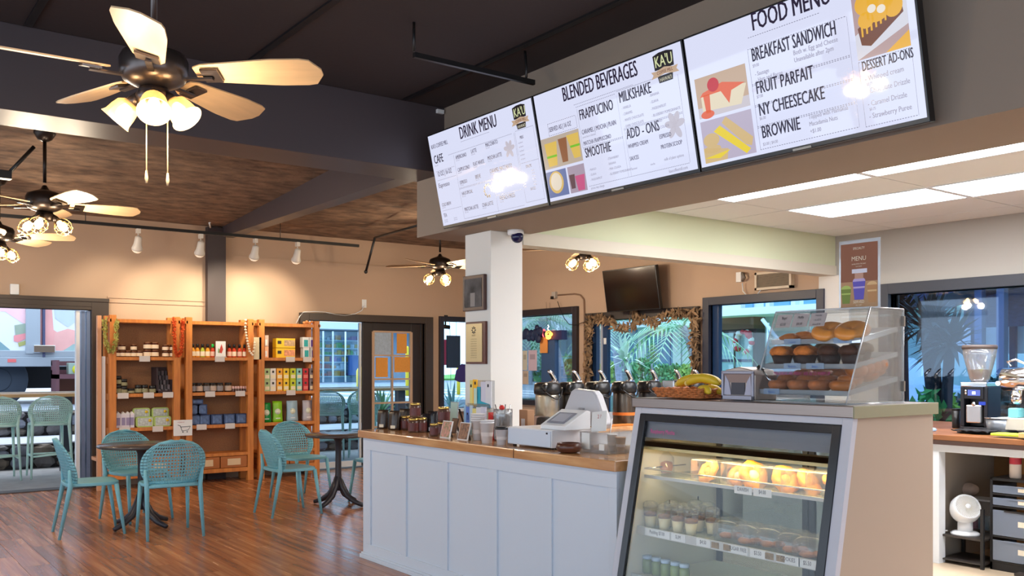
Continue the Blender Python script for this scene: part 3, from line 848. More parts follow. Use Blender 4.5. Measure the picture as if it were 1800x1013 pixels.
mb = MB(); polys(mb, [(.04, .42), (.21, .40), (.24, .54), (.12, .58), (.04, .53)], .0046); mb.build('cheesecake', flat('cake_cream', (240, 226, 196)), t3)
mb = MB(); polys(mb, [(.035, .53), (.13, .535), (.16, .43), (.175, .52), (.235, .55), (.14, .60), (.05, .56)], .005); ells(mb, .06, .39, .035, .03, .005); polys(mb, [(.05, .54), (.08, .54), (.075, .40), (.055, .40)], .005); mb.build('sauce', flat('coral', (238, 104, 58)), t3)
mb = MB(); ells(mb, .10, .60, .03, .05, .0054); mb.build('strawberry', flat('red', (206, 30, 42)), t3)
rects(t3, 'sandwich_picture', flat('soft_violet', (196, 184, 206)), [(.02, .02, .245, .345)])
mb = MB(); polys(mb, [(.02, .02), (.12, .02), (.13, .10), (.02, .14)], .0044); ells(mb, .06, .19, .042, .05, .0046); ells(mb, .06, .12, .045, .03, .0044); polys(mb, [(.115, .30), (.135, .34), (.24, .14), (.23, .08), (.205, .10)], .0046); mb.build('bread', flat('toast', (222, 190, 130)), t3)
mb = MB(); polys(mb, [(.075, .25), (.105, .285), (.225, .06), (.205, .03)], .005); polys(mb, [(.02, .06), (.14, .09), (.09, .04)], .0046); mb.build('egg_filling', flat('egg_yellow', (246, 218, 30)), t3)
rects(t3, 'dessert_picture', flat('mauve_brown', (190, 160, 160)), [(.735, .46, .965, .93)])
mb = MB(); polys(mb, [(.735, .46), (.965, .60), (.965, .80), (.735, .62)], .0044); mb.build('plate', flat('plate_white', (226, 226, 238)), t3)
mb = MB(); polys(mb, [(.76, .55), (.80, .53), (.95, .68), (.945, .75), (.86, .76), (.75, .66)], .0048); mb.build('brownie', flat('brownie', (120, 66, 40)), t3)
mb = MB()
for (a, b, c, d) in ((.80, .80, .045, .07), (.86, .80, .05, .08), (.84, .72, .04, .05), (.91, .74, .035, .07), (.79, .70, .03, .05)): ells(mb, a, b, c, d, .0052)
for k in range(9): rx = .765 + k * .021; polys(mb, [(rx, .60 + .012 * k), (rx + .008, .60 + .012 * k), (rx + .01, .74), (rx, .74)], .0054)
polys(mb, [(.86, .46), (.965, .46), (.965, .56)], .0050); polys(mb, [(.90, .93), (.965, .93), (.965, .86)], .0050)
mb.build('caramel_topping', flat('amber', (246, 184, 44)), t3)
mb = MB()
for (a, b) in ((.82, .76), (.86, .74), (.845, .84), (.88, .86)): ells(mb, a, b, .016, .025, .0056)
mb.build('ice_cream', flat('cream_white', (250, 240, 224)), t3)

# wall television, off, over the garland door
o = thing('television', 'switched off black television tilted out over the garland draped door', 'television', (7.86, 8.57, 2.11))
o.rotation_euler = (math.radians(9), 0, -PI / 2)
MB().box(0, .92, 0, .05, 0, .52).build('tv_frame', M_frameb, o, bevel=.004)
MB().box(.012, .908, -.003, .001, .012, .508).build('display', mat('dark_glossy_screen', (14, 13, 15), .12), o)
MB().box(.3, .6, .05, .2, .15, .4).build('wall_mount', M_black, o)
# ------------------------------------------------------------------ perforated shell chairs, stools and pedestal tables
M_teal = mat('teal_moulded_plastic', (118, 180, 194), 0.42)
M_mint = mat('pale_aqua_plastic', (188, 224, 216), 0.45)
def shell(z0, z1, W, y0, lean, wrap, slots=False):
    mb = MB(); nu, nv = 21, 15
    def P(i, j):
        s = -1 + 2 * i / nu; q = j / nv
        d = abs(q - .50) / (.60 if q < .50 else .505)
        hw = W * max(.02, (1 - min(1, d) ** 2.3)) ** .5
        return Vector((s * hw, y0 - lean * q + wrap * (s ** 2) * (.5 + .5 * math.sin(PI * min(1, q + .1))), z0 + (z1 - z0) * q))
    for i in range(nu):
        for j in range(nv):
            a, b, c, d = P(i, j), P(i + 1, j), P(i + 1, j + 1), P(i, j + 1)
            hole = 2 <= i < nu - 2 and 2 <= j < nv - 1
            if hole:
                m = (a + b + c + d) / 4; kx = .62
                e = [m + (p - m) * kx for p in (a, b, c, d)]
                if j % 2: 
                    sh = (b - a) * .0
                    e = [p + sh for p in e]
                mb.add([a, b, c, d] + e, [(0, 1, 5, 4), (1, 2, 6, 5), (2, 3, 7, 6), (3, 0, 4, 7)], True)
            else:
                mb.add([a, b, c, d], [(0, 1, 2, 3)], True)
    return mb
def seat_mb(w, d, z, yc=0.0):
    mb = MB(); n = 28; pts = []
    for k in range(n):
        t = 2 * PI * k / n
        x = w / 2 * math.copysign(abs(math.cos(t)) ** .45, math.cos(t)); y = d / 2 * math.copysign(abs(math.sin(t)) ** .5, math.sin(t))
        pts.append((x * (1 - .06 * (y < 0)), y + yc))
    return mb.prism(pts, z - .028, z)
def make_chair(name, label, cat, m, zs, zt, foot, rear, ring=None, group=None):
    t = thing(name, label, cat, (0, 0, 0), 0, group)
    seat_mb(.455, .43, zs).build('seat', m, t, bevel=.006)
    shell(zs - .03, zt, .262, -.175, .115, .075).build('backrest', m, t, solid=.012)
    for sx_ in (-1, 1):
        fy, ry = .19, -.18
        MB().tube([(sx_ * .195, fy - .01, zs - .02), (sx_ * foot[0], foot[1], .0)], [.020, .012], 10).build('leg', m, t)
        MB().tube([(sx_ * .232, -.19, zs + .12), (sx_ * .215, ry, zs - .02), (sx_ * rear[0], rear[1], 0)], [.012, .021, .012], 10).build('leg', m, t)
    MB().tube([(-.2, -.185, zs - .02), (.2, -.185, zs - .02)], .014, 8).build('rear_rail', m, t)
    if ring:
        c = [(-.205, .20), (.205, .20), (.215, -.235), (-.215, -.235)]
        r = MB()
        for k in range(4): r.tube([(*c[k], ring + (.03 if k == 2 else 0)), (*c[(k + 1) % 4], ring + (.03 if k == 0 and 0 else 0))], .013, 8)
        r.build('footrest', m, t)
    return t
ch = make_chair('dining_chair', 'teal perforated chair nearest the camera, its back turned to us, by the round table', 'chair', M_teal, .455, .825, (.215, .245), (.225, -.265), group='teal chairs around the tables')
ch.location = (2.36, 8.10, 0); ch.rotation_euler = (0, 0, math.radians(-4))
dup(ch, (1.83, 8.57, 0), math.radians(-94), 'teal perforated chair seen side on, at the entrance side of the near round table')
dup(ch, (2.36, 9.10, 0), math.radians(176 + 20), 'teal perforated chair behind the near round table, facing the camera')
dup(ch, (3.64, 8.55, 0), math.radians(-90), 'teal perforated chair seen side on, at the bookcase side of the far round table')
dup(ch, (4.17, 9.45, 0), math.radians(192), 'teal perforated chair behind the far round table, in front of the tall shelves')
dup(ch, (4.72, 8.70, 0), math.radians(96), 'teal perforated chair mostly hidden by the white counter corner')

def make_table(loc, R, label, top=None):
    t = thing('cafe_table', label, 'table', loc, 0, 'round pedestal tables')
    MB().lathe([(R - .012, .715), (R, .722), (R, .735), (R - .006, .742)], 48).build('tabletop', top or mat('dark_tabletop', (70, 62, 62), .22), t)
    mm = mat('black_cast_pedestal', (44, 42, 50), .4)
    MB().lathe([(.052, .16), (.040, .24), (.032, .34), (.030, .55), (.034, .66), (.055, .70), (.10, .714)], 20).build('column', mm, t)
    for k in range(4):
        a = k * PI / 2 + .5
        pts = [(.02, 0, .30), (.05, 0, .20), (.11, 0, .11), (.20, 0, .055), (.30, 0, .022)]
        M = RZ(a)
        MB().tube([M @ Vector(p) for p in pts], [.020, .034, .032, .026, .020], 10).build('foot', mm, t)
    return t
make_table((2.27, 8.62, 0), .37, 'round dark pedestal table on the left, three teal chairs around it')
make_table((4.24, 8.70, 0), .34, 'round dark pedestal table nearer the white counter, reflecting the daylight')

# ------------------------------------------------------------------ oak bookcases
BY = 11.28           # front plane
ZS = [.36, .715, 1.115, 1.545]
def bookcase(x0, x1, label, mirror=False):
    w = x1 - x0; d = .33
    t = thing('bookcase', label, 'bookcase', (x0, BY, 0), 0, 'oak bookcases along the back wall')
    p = .075
    for (ax, ay) in ((0, 0), (w - p, 0), (0, d - p), (w - p, d - p)):
        b = MB().box(ax, ax + p, ay, ay + p, 0, 2.03)
        b.build('post', M_oak, t, bevel=.004)
    MB().box(-.01, w + .01, .01, .035, 1.945, 1.985).box(-.01, w + .01, d - .035, d - .01, 1.945, 1.985).box(-.012, .02, 0, d, 1.95, 1.985).box(w - .02, w + .012, 0, d, 1.95, 1.985).build('top_rail', M_oak, t)
    MB().box(p * .5, w - p * .5, .035, d - .035, 1.955, 1.97).build('top_panel', M_oakb, t)
    MB().box(p, w - p, d - .03, d - .015, .15, 1.95).build('back_panel', M_oakb, t)
    for zz in (.16, .62, 1.02, 1.44):
        MB().box(p * .3, p * .6, p, d - p, zz + .02, zz + .07).build('side_rail', M_oak, t)
        MB().box(w - p * .6, w - p * .3, p, d - p, zz + .02, zz + .07).build('side_rail', M_oak, t)
    for z in ZS:
        MB().box(.02, w - .02, .005, d - .03, z - .04, z).build('shelf', M_oak, t, bevel=.003)
    MB().box(.02, w - .02, .005, d - .03, .12, .17).build('bottom_rail', M_oak, t, bevel=.003)
    n = 2
    dw = (w - 2 * p) / n
    for k in range(n):
        dr = MB().box(p + dw * k + .006, p + dw * (k + 1) - .006, .012, .25, .175, .315).build('drawer', mat('amber_drawer_front', (176, 104, 50), .5), t, bevel=.003)
        MB().box(p + dw * k + .09, p + dw * (k + 1) - .09, .006, .013, .205, .285).build('drawer_card', mat('kraft_label_card', (226, 196, 156), .8), dr)
    return t
BX = [(2.62, 3.42), (3.49, 4.33), (4.40, 5.23)]
bookcase(*BX[0], 'tall oak bookcase nearest the shop entrance, holding jars and green boxes')
bookcase(*BX[1], 'tall oak bookcase in the middle, in front of the dark post, holding sauce bottles')
bookcase(*BX[2], 'tall oak bookcase beside the glass door, holding colourful tea boxes')
# loose side panel leaning at the outer end of the first bookcase
o = thing('oak_stand', 'narrow oak end stand with a pale strip beside the entrance opening', 'stand', (2.50, BY + .05, 0))
MB().box(0, .045, 0, .06, 0, 2.02).build('post', mat('rosy_oak', (206, 150, 112), .5), o, bevel=.003)
MB().box(.05, .09, .02, .05, .05, 1.55).build('pale_strip', mat('pale_strip_paint', (214, 212, 214), .5), o)
MB().box(0, .11, .05, .30, .34, .38).build('rail', mat('rosy_oak', (206, 150, 112), .5), o)

# price cards on shelf edges
M_card = mat('white_price_card', (214, 206, 200), .8)
cards = [(0, 3, 254, 'under the jam jars on the top shelf of the entrance bookcase'), (0, 2, 216, 'first of three on the dark jar shelf of the entrance bookcase'), (0, 2, 261, 'middle one on the dark jar shelf of the entrance bookcase'), (0, 2, 295, 'below the stacked tins in the entrance bookcase'),
         (0, 1, 219, 'below the white cartons in the entrance bookcase'), (0, 1, 277, 'below the green boxes in the entrance bookcase'),
         (1, 3, 386, 'below the sign among the sauce bottles'), (1, 2, 369, 'below the spice jars, first one'), (1, 2, 422, 'below the row of tiny jars'), (1, 1, 354, 'below the dark blue boxes, first one'), (1, 1, 404, 'below the dark blue boxes, second one'),
         (2, 3, 510, 'below the yellow boxes beside the glass door'), (2, 3, 540, 'below the teal and purple boxes'), (2, 2, 511, 'below the row of coloured tea boxes'), (2, 1, 508, 'below the standing tea pouches')]
for (b, s_, u, tx) in cards:
    x = uy(u, BY); z = ZS[s_]
    c = MB().box(x - .06, x + .06, BY - .012, BY - .004, z - .055, z + .012).build('price_card', M_card)
    tag(c, 'white price card ' + tx, 'price card', 'price cards on the bookcase shelves')
# helper: jar with lid and wrap-round label
_J = {}
def jar(name, label, cat, loc, r, h, body, lab, lid, group, rz=0.0, lidh=.18):
    key = (round(r, 4), round(h, 4), body.name, lab.name if lab else '', lid.name, lidh, name)
    if key in _J: return dup(_J[key], loc, rz, label, group)
    t = thing(name, label, cat, loc, rz, group)
    bh = h * (1 - lidh)
    MB().lathe([(r * .9, 0), (r, h * .05), (r, bh * .9), (r * .86, bh)], 14).build('glass_body', body, t)
    if lab: MB().lathe([(r * 1.012, bh * .16), (r * 1.012, bh * .78)], 14, cap=False).build('paper_label', lab, t)
    MB().lathe([(r * .93, bh), (r * .95, bh + .003), (r * .95, h - .003), (r * .85, h)], 14).build('lid', lid, t)
    _J[key] = t
    return t
def shelf_pt(u, s_, dy=.10): return Vector((uy(u, BY + dy), BY + dy, ZS[s_]))
J_jam = mat('dark_jam', (70, 26, 18), .2); J_cream = mat('cream_label', (236, 214, 184), .7); J_lid = mat('brass_lid', (120, 80, 52), .35, metal=.4)
g = 'jam jars on the top shelf of the entrance bookcase'
k = 0
for (u, n, r) in ((204, 1, .040), (214, 2, .042), (225, 1, .036), (235, 2, .036), (245, 1, .036), (259, 2, .045), (272, 2, .045), (291, 2, .040), (303, 2, .036)):
    for j in range(n):
        p = shelf_pt(u, 3); h = .075 if r < .044 else .09
        jar('jam_jar', 'cream labelled jam jar, %s stack on the entrance bookcase, %s' % (ORD[k], 'lower jar' if j == 0 else 'upper jar'), 'jar', (p.x, p.y, p.z + j * h), r, h, J_jam, J_cream, J_lid, g)
    k += 1
g = 'small dark jars on the second shelf of the entrance bookcase'
J_dk = mat('near_black_jar', (34, 28, 26), .25); J_ol = mat('olive_label', (150, 146, 110), .7)
k = 0
for (u, n, r, h) in ((206, 2, .050, .105), (217, 2, .044, .085), (230, 1, .042, .06), (243, 1, .042, .10), (254, 1, .040, .10), (268, 1, .042, .09)):
    for j in range(n):
        p = shelf_pt(u, 2)
        jar('spread_jar', 'black lidded spread jar, %s in line on the second shelf, %s' % (ORD[k], 'standing on the oak' if j == 0 else 'upper of its pair'), 'jar', (p.x, p.y, p.z + j * h), r, h, J_dk, J_ol, M_black, g, lidh=.28)
    k += 1
# stepped display of small tins
p = shelf_pt(278, 2, .06); p2 = shelf_pt(302, 2, .06)
t = thing('tin_display', 'dark stepped display box filled with rows of small tins', 'display box', (p.x, p.y, p.z))
w = p2.x - p.x
MB().box(-.02, w, .0, .01, 0, .03).box(-.02, 0, 0, .22, 0, .30).box(w, w + .012, 0, .22, 0, .16).box(-.02, w, .21, .22, 0, .31).build('box_shell', mat('plum_card', (52, 36, 40), .7), t)
for rr in range(5):
    for cc in range(4):
        MB().box(.004 + cc * w / 4, (cc + 1) * w / 4 - .006, .012 + rr * .038, .046 + rr * .038, .0, .045 + rr * .055).build('tin', [mat('grey_violet_tin', (110, 100, 106), .4), mat('dark_tin', (60, 54, 58), .4)][(rr + cc) % 2], t, bevel=.003)
g = 'white cartons on the third shelf of the entrance bookcase'
for k, u in enumerate((199, 207, 216, 224, 231)):
    p = shelf_pt(u, 1)
    t = thing('carton', 'slim white drink carton, %s of the five standing below the dark jars' % ORD[k], 'carton', p, 0, g)
    MB().box(-.028, .028, -.028, .028, 0, .16).build('carton_body', mat('white_carton', (222, 216, 226), .5), t, bevel=.003)
    MB().prism([(-.028, .16), (.028, .16), (0, .19)], -.026, .026, RX(PI / 2)).build('gable_top', M_paper, t)
    MB().box(-.020, .020, -.0295, -.027, .03, .12).build('panel', mat('lilac_print', (150, 140, 176), .6), t)
g = 'green rimmed food boxes in the entrance bookcase'
for k, (u, j, dy) in enumerate(((254, 0, .08), (285, 0, .08), (248, 1, .16), (281, 1, .16))):
    p = shelf_pt(u, 1, dy); w = .20; h = .125
    lb = ['front row, beside the white cartons', 'front row, beside the bookcase post', 'back row, beside the white cartons', 'back row, beside the bookcase post'][k]
    t = thing('food_box', 'rounded food box with lime green rim, ' + lb, 'box', (p.x, p.y, p.z + (.10 if j else 0)), 0, g)
    pts = []
    for (cx, cz, a0) in ((w / 2 - .03, .03, -PI / 2), (w / 2 - .03, h - .03, 0), (-w / 2 + .03, h - .03, PI / 2), (-w / 2 + .03, .03, PI)):
        for q in range(5): a = a0 + q * PI / 8; pts.append((cx + .03 * math.cos(a), -cz - .03 * math.sin(a)))
    pts = [(x, y) for x, y in pts][::-1]
    MB().prism(pts, -.02, .02, RX(-PI / 2)).build('box_rim', mat('lime_rim', (176, 200, 110) if not j else (120, 160, 90), .5), t)
    MB().box(-w / 2 + .018, w / 2 - .018, -.023, -.018, .014, h - .014).build('window', mat('pale_contents', (190, 196, 190) if not j else (120, 140, 120), .5, noise=(40, .3)), t)
    MB().lathe([(.018, 0), (.018, .004)], 14, T4(w / 2 - .045, -.022, h * .62) @ RX(PI / 2)).build('yellow_seal', mat('yellow_seal', (240, 200, 40), .5), t)
o = MB().box(-.36, .0, 0, .10, 0, .10).build('riser', mat('dark_riser', (60, 44, 34), .7), None, loc=shelf_pt(301, 1, .115))
tag(o, 'low brown riser block under the back row of green food boxes', 'riser')

# sauce bottles
def bottle(name, label, loc, body, lab, cap, group, r=.026, h=.165):
    key = (name, body.name, lab.name, cap.name)
    if key in _J: return dup(_J[key], loc, 0, label, group)
    t = thing(name, label, 'bottle', loc, 0, group)
    MB().lathe([(r * .9, 0), (r, .006), (r, h * .50), (r * .75, h * .62), (r * .42, h * .72), (r * .40, h * .80)], 14).build('bottle_body', body, t)
    MB().lathe([(r * 1.02, h * .10), (r * 1.02, h * .44)], 14, cap=False).build('paper_label', lab, t)
    MB().lathe([(r * .62, h * .74), (r * .60, h * .97), (r * .45, h)], 12).build('cap', cap, t)
    _J[key] = t
    return t
S_y = mat('yellow_sauce', (222, 150, 40), .25); S_l = mat('lime_sauce', (170, 180, 50), .25); S_r = mat('red_sauce', (196, 62, 34), .25)
L_w = mat('ivory_label', (240, 224, 196), .7); L_p = mat('pink_label', (232, 190, 170), .7)
g = 'sauce bottles in the middle bookcase'
desc = ['outermost amber sauce bottle beside the bookcase post', 'second amber sauce bottle, black cap', 'lime tinted sauce bottle between amber ones', 'amber sauce bottle next to the green capped one', 'red sauce bottle with the bright green cap', 'red sauce bottle just past the white sign', 'second red sauce bottle after the sign', 'third red sauce bottle after the sign', 'last red sauce bottle, under the shell garland']
for k, (u, bm, lm) in enumerate(((339, S_y, L_w), (347, S_y, L_w), (356, S_l, L_w), (365, S_y, L_w), (374, S_r, L_p), (403, S_r, L_p), (411.5, S_r, L_w), (421, S_r, L_p), (430, S_r, L_w))):
    bottle('sauce_bottle', desc[k], shelf_pt(u, 3), bm, lm, mat('bright_green_cap', (40, 190, 80), .4) if k == 4 else M_black, g, .028, .165)
p = shelf_pt(388, 3, .05)
t = thing('shelf_sign', 'small white sign with a red and green leaf flame among the sauce bottles', 'sign', p)
MB().box(-.062, .062, 0, .006, .0, .20).build('sign_board', M_paper, t)
MB().box(-.066, .066, -.01, .05, 0, .012).build('sign_base', M_acryl_e, t)
mb = MB(); mb.add([(-.02, -.001, .06), (.012, -.001, .05), (.03, -.001, .10), (.01, -.001, .165), (-.004, -.001, .13), (-.012, -.001, .10)], [(0, 1, 2, 3, 4, 5)], False); mb.build('red_leaf', mat('leaf_red', (196, 72, 60), .7), t)
mb = MB(); mb.add([(-.035, -.001, .06), (-.018, -.001, .05), (-.014, -.001, .10), (-.03, -.001, .115)], [(0, 1, 2, 3)], False); mb.build('green_leaf', mat('leaf_green', (130, 170, 110), .7), t)
g = 'spice jars in the middle bookcase'
for k, u in enumerate((338, 350, 363, 374, 386, 401)):
    p = shelf_pt(u, 2)
    jar('spice_jar', 'dark glass spice jar, %s in the row below the sauce bottles' % ORD[k], 'jar', p, .044, .115, mat('smoky_glass_jar', (58, 44, 38), .15), mat('tan_band' if k % 2 else 'grey_band', (196, 170, 150) if k % 2 else (140, 136, 138), .6), M_black, g, lidh=.14)
g = 'tiny pink topped jars in the middle bookcase'
for k in range(6):
    p = shelf_pt(410 + k * 4.6, 2, .07)
    jar('tiny_jar', 'tiny jar with pinkish lid, %s in the short row of minis' % ORD[k], 'jar', p, .016, .07, mat('mini_jar_glass', (96, 66, 56), .2), None, mat('rose_lid', (222, 180, 172), .5), g, lidh=.45)
g = 'dark blue boxes in the middle bookcase'
M_nb = mat('navy_box_print', (44, 64, 104), .35, noise=(26, .45)); M_nbl = mat('blue_box_art', (84, 108, 150), .4, noise=(30, .4))
k = 0
for (u, j) in ((341, 0), (357, 0), (379, 0), (401, 0), (422, 0), (340, 1), (352, 1), (345, 2)):
    p = shelf_pt(u, 1, .10 + .02 * (j > 0))
    t = thing('coffee_box', 'dark blue coffee box, %s' % ('%s along the bottom row' % ORD[k] if j == 0 else ['', 'stacked on the first, beside the post', 'stacked on the second', 'topmost, above the blue stack'][k - 4]), 'box', (p.x, p.y, p.z + j * .128), 0, g)
    hh = .124 if j < 2 else .06
    MB().box(-.07, .07, -.05, .06, 0, hh).build('box_body', M_nb, t, bevel=.004)
    MB().box(-.052, .052, -.053, -.049, .015, hh - .015).build('picture_panel', M_nbl, t)
    k += 1
# tea shelves
g = 'tea boxes on the top shelf beside the glass door'
def pbox(name, label, loc, w, d, h, m, m2, group, patch=(.1, .1, .6, .6), m3=None):
    t = thing(name, label, 'box', loc, 0, group)
    MB().box(-w / 2, w / 2, -d / 2, d / 2, 0, h).build('box_body', m, t, bevel=.002)
    a, b, c, e = patch
    MB().box(-w / 2 + a * w, -w / 2 + c * w, -d / 2 - .002, -d / 2 + .001, b * h, e * h).build('print_panel', m2, t)
    if m3: MB().box(-w / 2 + .32 * w, -w / 2 + .66 * w, -d / 2 - .0035, -d / 2, h * .60, h * .80).build('small_mark', m3, t)
    return t
M_yb = mat('yellow_tea_box', (244, 196, 30), .45); M_dkm = mat('charcoal_mark', (52, 46, 44), .6)
for k, (j, z) in enumerate(((0, 0), (1, .128))):
    p = shelf_pt(499, 3)
    t = pbox('tea_box', ['yellow tea box with a pale orange half, lower of two', 'yellow tea box with a brown half, upper of two'][k], (p.x, p.y, p.z + z), .26, .12, .122, M_yb, mat('tea_art_%d' % k, (230, 150, 110) if k == 0 else (196, 160, 120), .6, noise=(30, .35)), g, (.42, .2, .98, .82))
    MB().box(-.11, -.06, -.063, -.058, .05, .09).build('small_mark', M_dkm, t)
for k, (u, j, c, nm) in enumerate(((536, 0, (40, 168, 170), 'teal'), (549, 0, (110, 80, 170), 'purple'), (535, 1, (40, 168, 170), 'teal'), (547, 1, (110, 80, 170), 'purple'))):
    p = shelf_pt(u, 3)
    pbox('tea_box', 'white tea box with a %s square, %s of its stack' % (nm, 'upper' if j else 'lower'), (p.x, p.y, p.z + j * .137), .088, .09, .134, M_paper, mat('panel_' + nm, c, .6), g, (.22, .08, .86, .74))
for j in range(2):
    p = shelf_pt(466.5, 3)
    pbox('tea_box', 'pale orange tea box against the bookcase post, %s one' % ('upper' if j else 'lower'), (p.x, p.y, p.z + j * .145), .05, .09, .142, mat('peach_box_%d' % j, (244, 180, 140) if j == 0 else (206, 180, 166), .5), M_paper, g)
g = 'tea boxes on the second shelf beside the glass door'
cols = [('sage', (176, 200, 140)), ('white', (230, 224, 214)), ('orange', (246, 172, 50)), ('yellow', (246, 206, 40)), ('lime', (196, 206, 30)), ('aqua', (140, 206, 196)), ('crimson', (196, 28, 40)), ('grey', (120, 112, 116))]
for k, u in enumerate((467, 477.5, 489, 500.5, 512.5, 523.5, 534.5, 546)):
    nm, c = cols[k]
    for j in range(2):
        p = shelf_pt(u, 2)
        pbox('tea_box', '%s tea box in the %s row of the coloured tea shelf' % (nm, 'upper' if j else 'lower'), (p.x, p.y, p.z + j * .147), .075, .10, .145, mat('tea_' + nm, c, .45), mat('tea_cream' if nm != 'crimson' else 'tea_rose', (240, 226, 190) if nm != 'crimson' else (226, 120, 110), .6), g, (.12, .12, .88, .42), M_dkm)
g = 'tea pouches beside the glass door'
for k, (u, w, nm, c, hz) in enumerate(((467.5, .115, 'emerald', (10, 140, 50), .25), (487, .125, 'lime green', (140, 206, 30), .27), (513, .145, 'powder blue', (160, 190, 206), .27), (541, .15, 'silver grey', (184, 178, 184), .27))):
    p = shelf_pt(u, 1)
    t = thing('tea_pouch', 'standing %s tea pouch with a round emblem' % nm, 'pouch', p, 0, g)
    mb = MB(); n = 8; vs = []; 
    for i in range(n + 1):
        q = i / n; dd = .035 * (1 - q) ** .6 + .002; ww = w / 2 * (1 - .07 * math.sin(PI * q))
        vs += [(-ww, -dd, hz * q), (ww, -dd, hz * q), (ww, dd, hz * q), (-ww, dd, hz * q)]
    fs = [(0, 3, 2, 1), (4 * n, 4 * n + 1, 4 * n + 2, 4 * n + 3)]
    for i in range(n):
        for a in range(4): b = (a + 1) % 4; fs.append((4 * i + a, 4 * i + b, 4 * i + 4 + b, 4 * i + 4 + a))
    mb.add(vs, fs, True); mb.build('pouch_body', mat('pouch_' + nm.split()[0], c, .35), t)
    MB().lathe([(.038, 0), (.038, .004)], 20, T4(0, -.024, hz * .5) @ RX(PI / 2 - .12)).build('round_emblem', mat('emblem_pale_green', (226, 232, 210), .6), t)
    MB().box(-.03, .03, -.036, -.030, hz * .16, hz * .20).build('print_line', M_paper, t)
p = shelf_pt(464, 0, .06)
o = MB().ball(0, 0, .05, .05).build('red_ornament', mat('glossy_red', (180, 20, 30), .25), loc=p)
tag(o, 'round red ornament on the low shelf beside the outer post', 'ornament')
# cart sign hung on the front of the first two bookcases
o = thing('cart_sign', 'white paper sign with a shopping cart sketch in front of the bookcases', 'sign', (uy(305, BY - .02), BY - .02, .60))
w = uy(338, BY - .02) - uy(305, BY - .02)
MB().box(0, w, 0, .004, 0, .19).build('sign_sheet', M_paper, o)
MB().tube([(.05, -.003, .13), (.08, -.003, .12), (.10, -.003, .06), (.17, -.003, .065), (.20, -.003, .11), (.085, -.003, .105)], .003, 5).ball(.11, -.003, .045, .007, n=8, m=5).ball(.16, -.003, .045, .007, n=8, m=5).build('cart_drawing', M_ink, o)
mb = MB(); text_into(mb, [('PLEASE PAY', .05, .155, .014, .8, 'LEFT')], T4(0, -.002, 0) @ RX(PI / 2)); mb.build('lettering', mat('rose_ink', (190, 110, 110), .8), o)

# leis
def lei(label, pts, m, r, petal):
    rnd = random.Random(len(label))
    mb = MB()
    tot = 0; segs = []
    P_l = [Vector(p) for p in pts]
    for a, b in zip(P_l, P_l[1:]): segs.append((a, b, (b - a).length)); tot += (b - a).length
    n = int(tot / (petal * .22))
    for i in range(n):
        d = tot * i / n
        for a, b, L in segs:
            if d <= L: c = a.lerp(b, d / L); break
            d -= L
        for q in range(3):
            off = Vector((rnd.uniform(-1, 1), rnd.uniform(-.8, .4), rnd.uniform(-1, 1))) * r * 1.3
            M = T4(*(c + off)) @ Euler((rnd.random() * 6, rnd.random() * 6, rnd.random() * 6)).to_matrix().to_4x4()
            s_ = petal * .5
            mb.add([M @ Vector(p) for p in ((-s_, -s_ * .5, 0), (s_, -s_ * .4, .2 * s_), (s_ * .6, s_ * .5, 0), (-s_ * .7, s_ * .5, .3 * s_))], [(0, 1, 2, 3)], False)
    o = mb.build('lei', m)
    return tag(o, label, 'garland')
def loopy(u0, u1, v0, v1, y):
    pts = []
    for k in range(13):
        a = PI * k / 12
        pts.append(PY(u0 + (u1 - u0) * (1 - math.cos(a)) / 2, v0 + (v1 - v0) * math.sin(a) ** .6, y))
    return pts
lei('pale yellow green leaf lei hung over the outer bookcase post', loopy(184, 205, 562, 618, BY - .03), mat('moss_yellow', (176, 168, 88), .9), .018, .035)
lei('bright orange flower lei draped between the first two bookcases', loopy(306, 321, 562, 626, BY - .03), mat('flame_orange', (214, 84, 26), .8), .014, .03)
rnd = random.Random(3)
t = thing('shell_lei', 'lei of cream coloured shells over the post between the two farther bookcases', 'garland', (0, 0, 0))
pts = [PY(u, v, BY - .03) for u, v in ((432, 563), (431, 575), (433, 590), (436, 605), (439, 618), (444, 624), (447, 612), (448, 598))]
mb = MB()
for a, b in zip(pts, pts[1:]):
    n = max(2, int((b - a).length / .030))
    for i in range(n):
        c = a.lerp(b, i / n); MBb = MB().ball(c.x, c.y, c.z, .017, .017, .014, 8, 6); MBb.build('shell', mat('cream_shell', (240, 226, 200), .4), t)
MB().tube(pts, .003, 5).build('string', mat('cream_string', (220, 200, 170), .8), t)
o = MB().box(0, .10, 0, .02, 0, .28).build('hanging_card', mat('pale_tan_card', (214, 196, 160), .8), loc=PY(446, 632, BY - .0))
tag(o, 'pale tan tall card tucked between the two farther bookcases', 'card')
o = thing('shell_ornament', 'little orange shell ornament lying on top of the bookcase by the door', 'ornament', PY(541, 568, BY + .05))
o.location.z = 1.985
for k in range(4): MB().ball(-.05 + k * .035, 0, .02 + .012 * (k % 2), .022, .02, .02, 8, 6).build('shell', mat('coral_shell', (226, 150, 90), .5), o)

# outlet with cord, wall sensor, cable above the bookcase
q = PY(640, 534, YB - .03)
o = thing('wall_outlet', 'white wall outlet above the dark double door', 'outlet', q)
MB().box(-.035, .035, -.008, 0, -.058, .058).build('cover_plate', M_plastic_w, o, bevel=.002)
MB().box(-.012, .012, -.028, -.008, -.03, .0).build('plug', M_plastic_w, o)
cp = [PY(u, v, YB - .075) for u, v in ((640, 538), (636, 546), (624, 552), (606, 555), (590, 553), (572, 549), (553, 548), (533, 549), (527, 556), (521, 568))]
MB().tube([p - q for p in cp], .006, 6).build('power_cord', M_plastic_w, o)
q = PY(25, 509, YB)
o = MB().box(q.x - .045, q.x + .045, YB - .04, YB, q.z - .06, q.z + .06).build('wall_sensor', M_plastic_w, bevel=.006); tag(o, 'white wall sensor above the shop entrance', 'sensor')
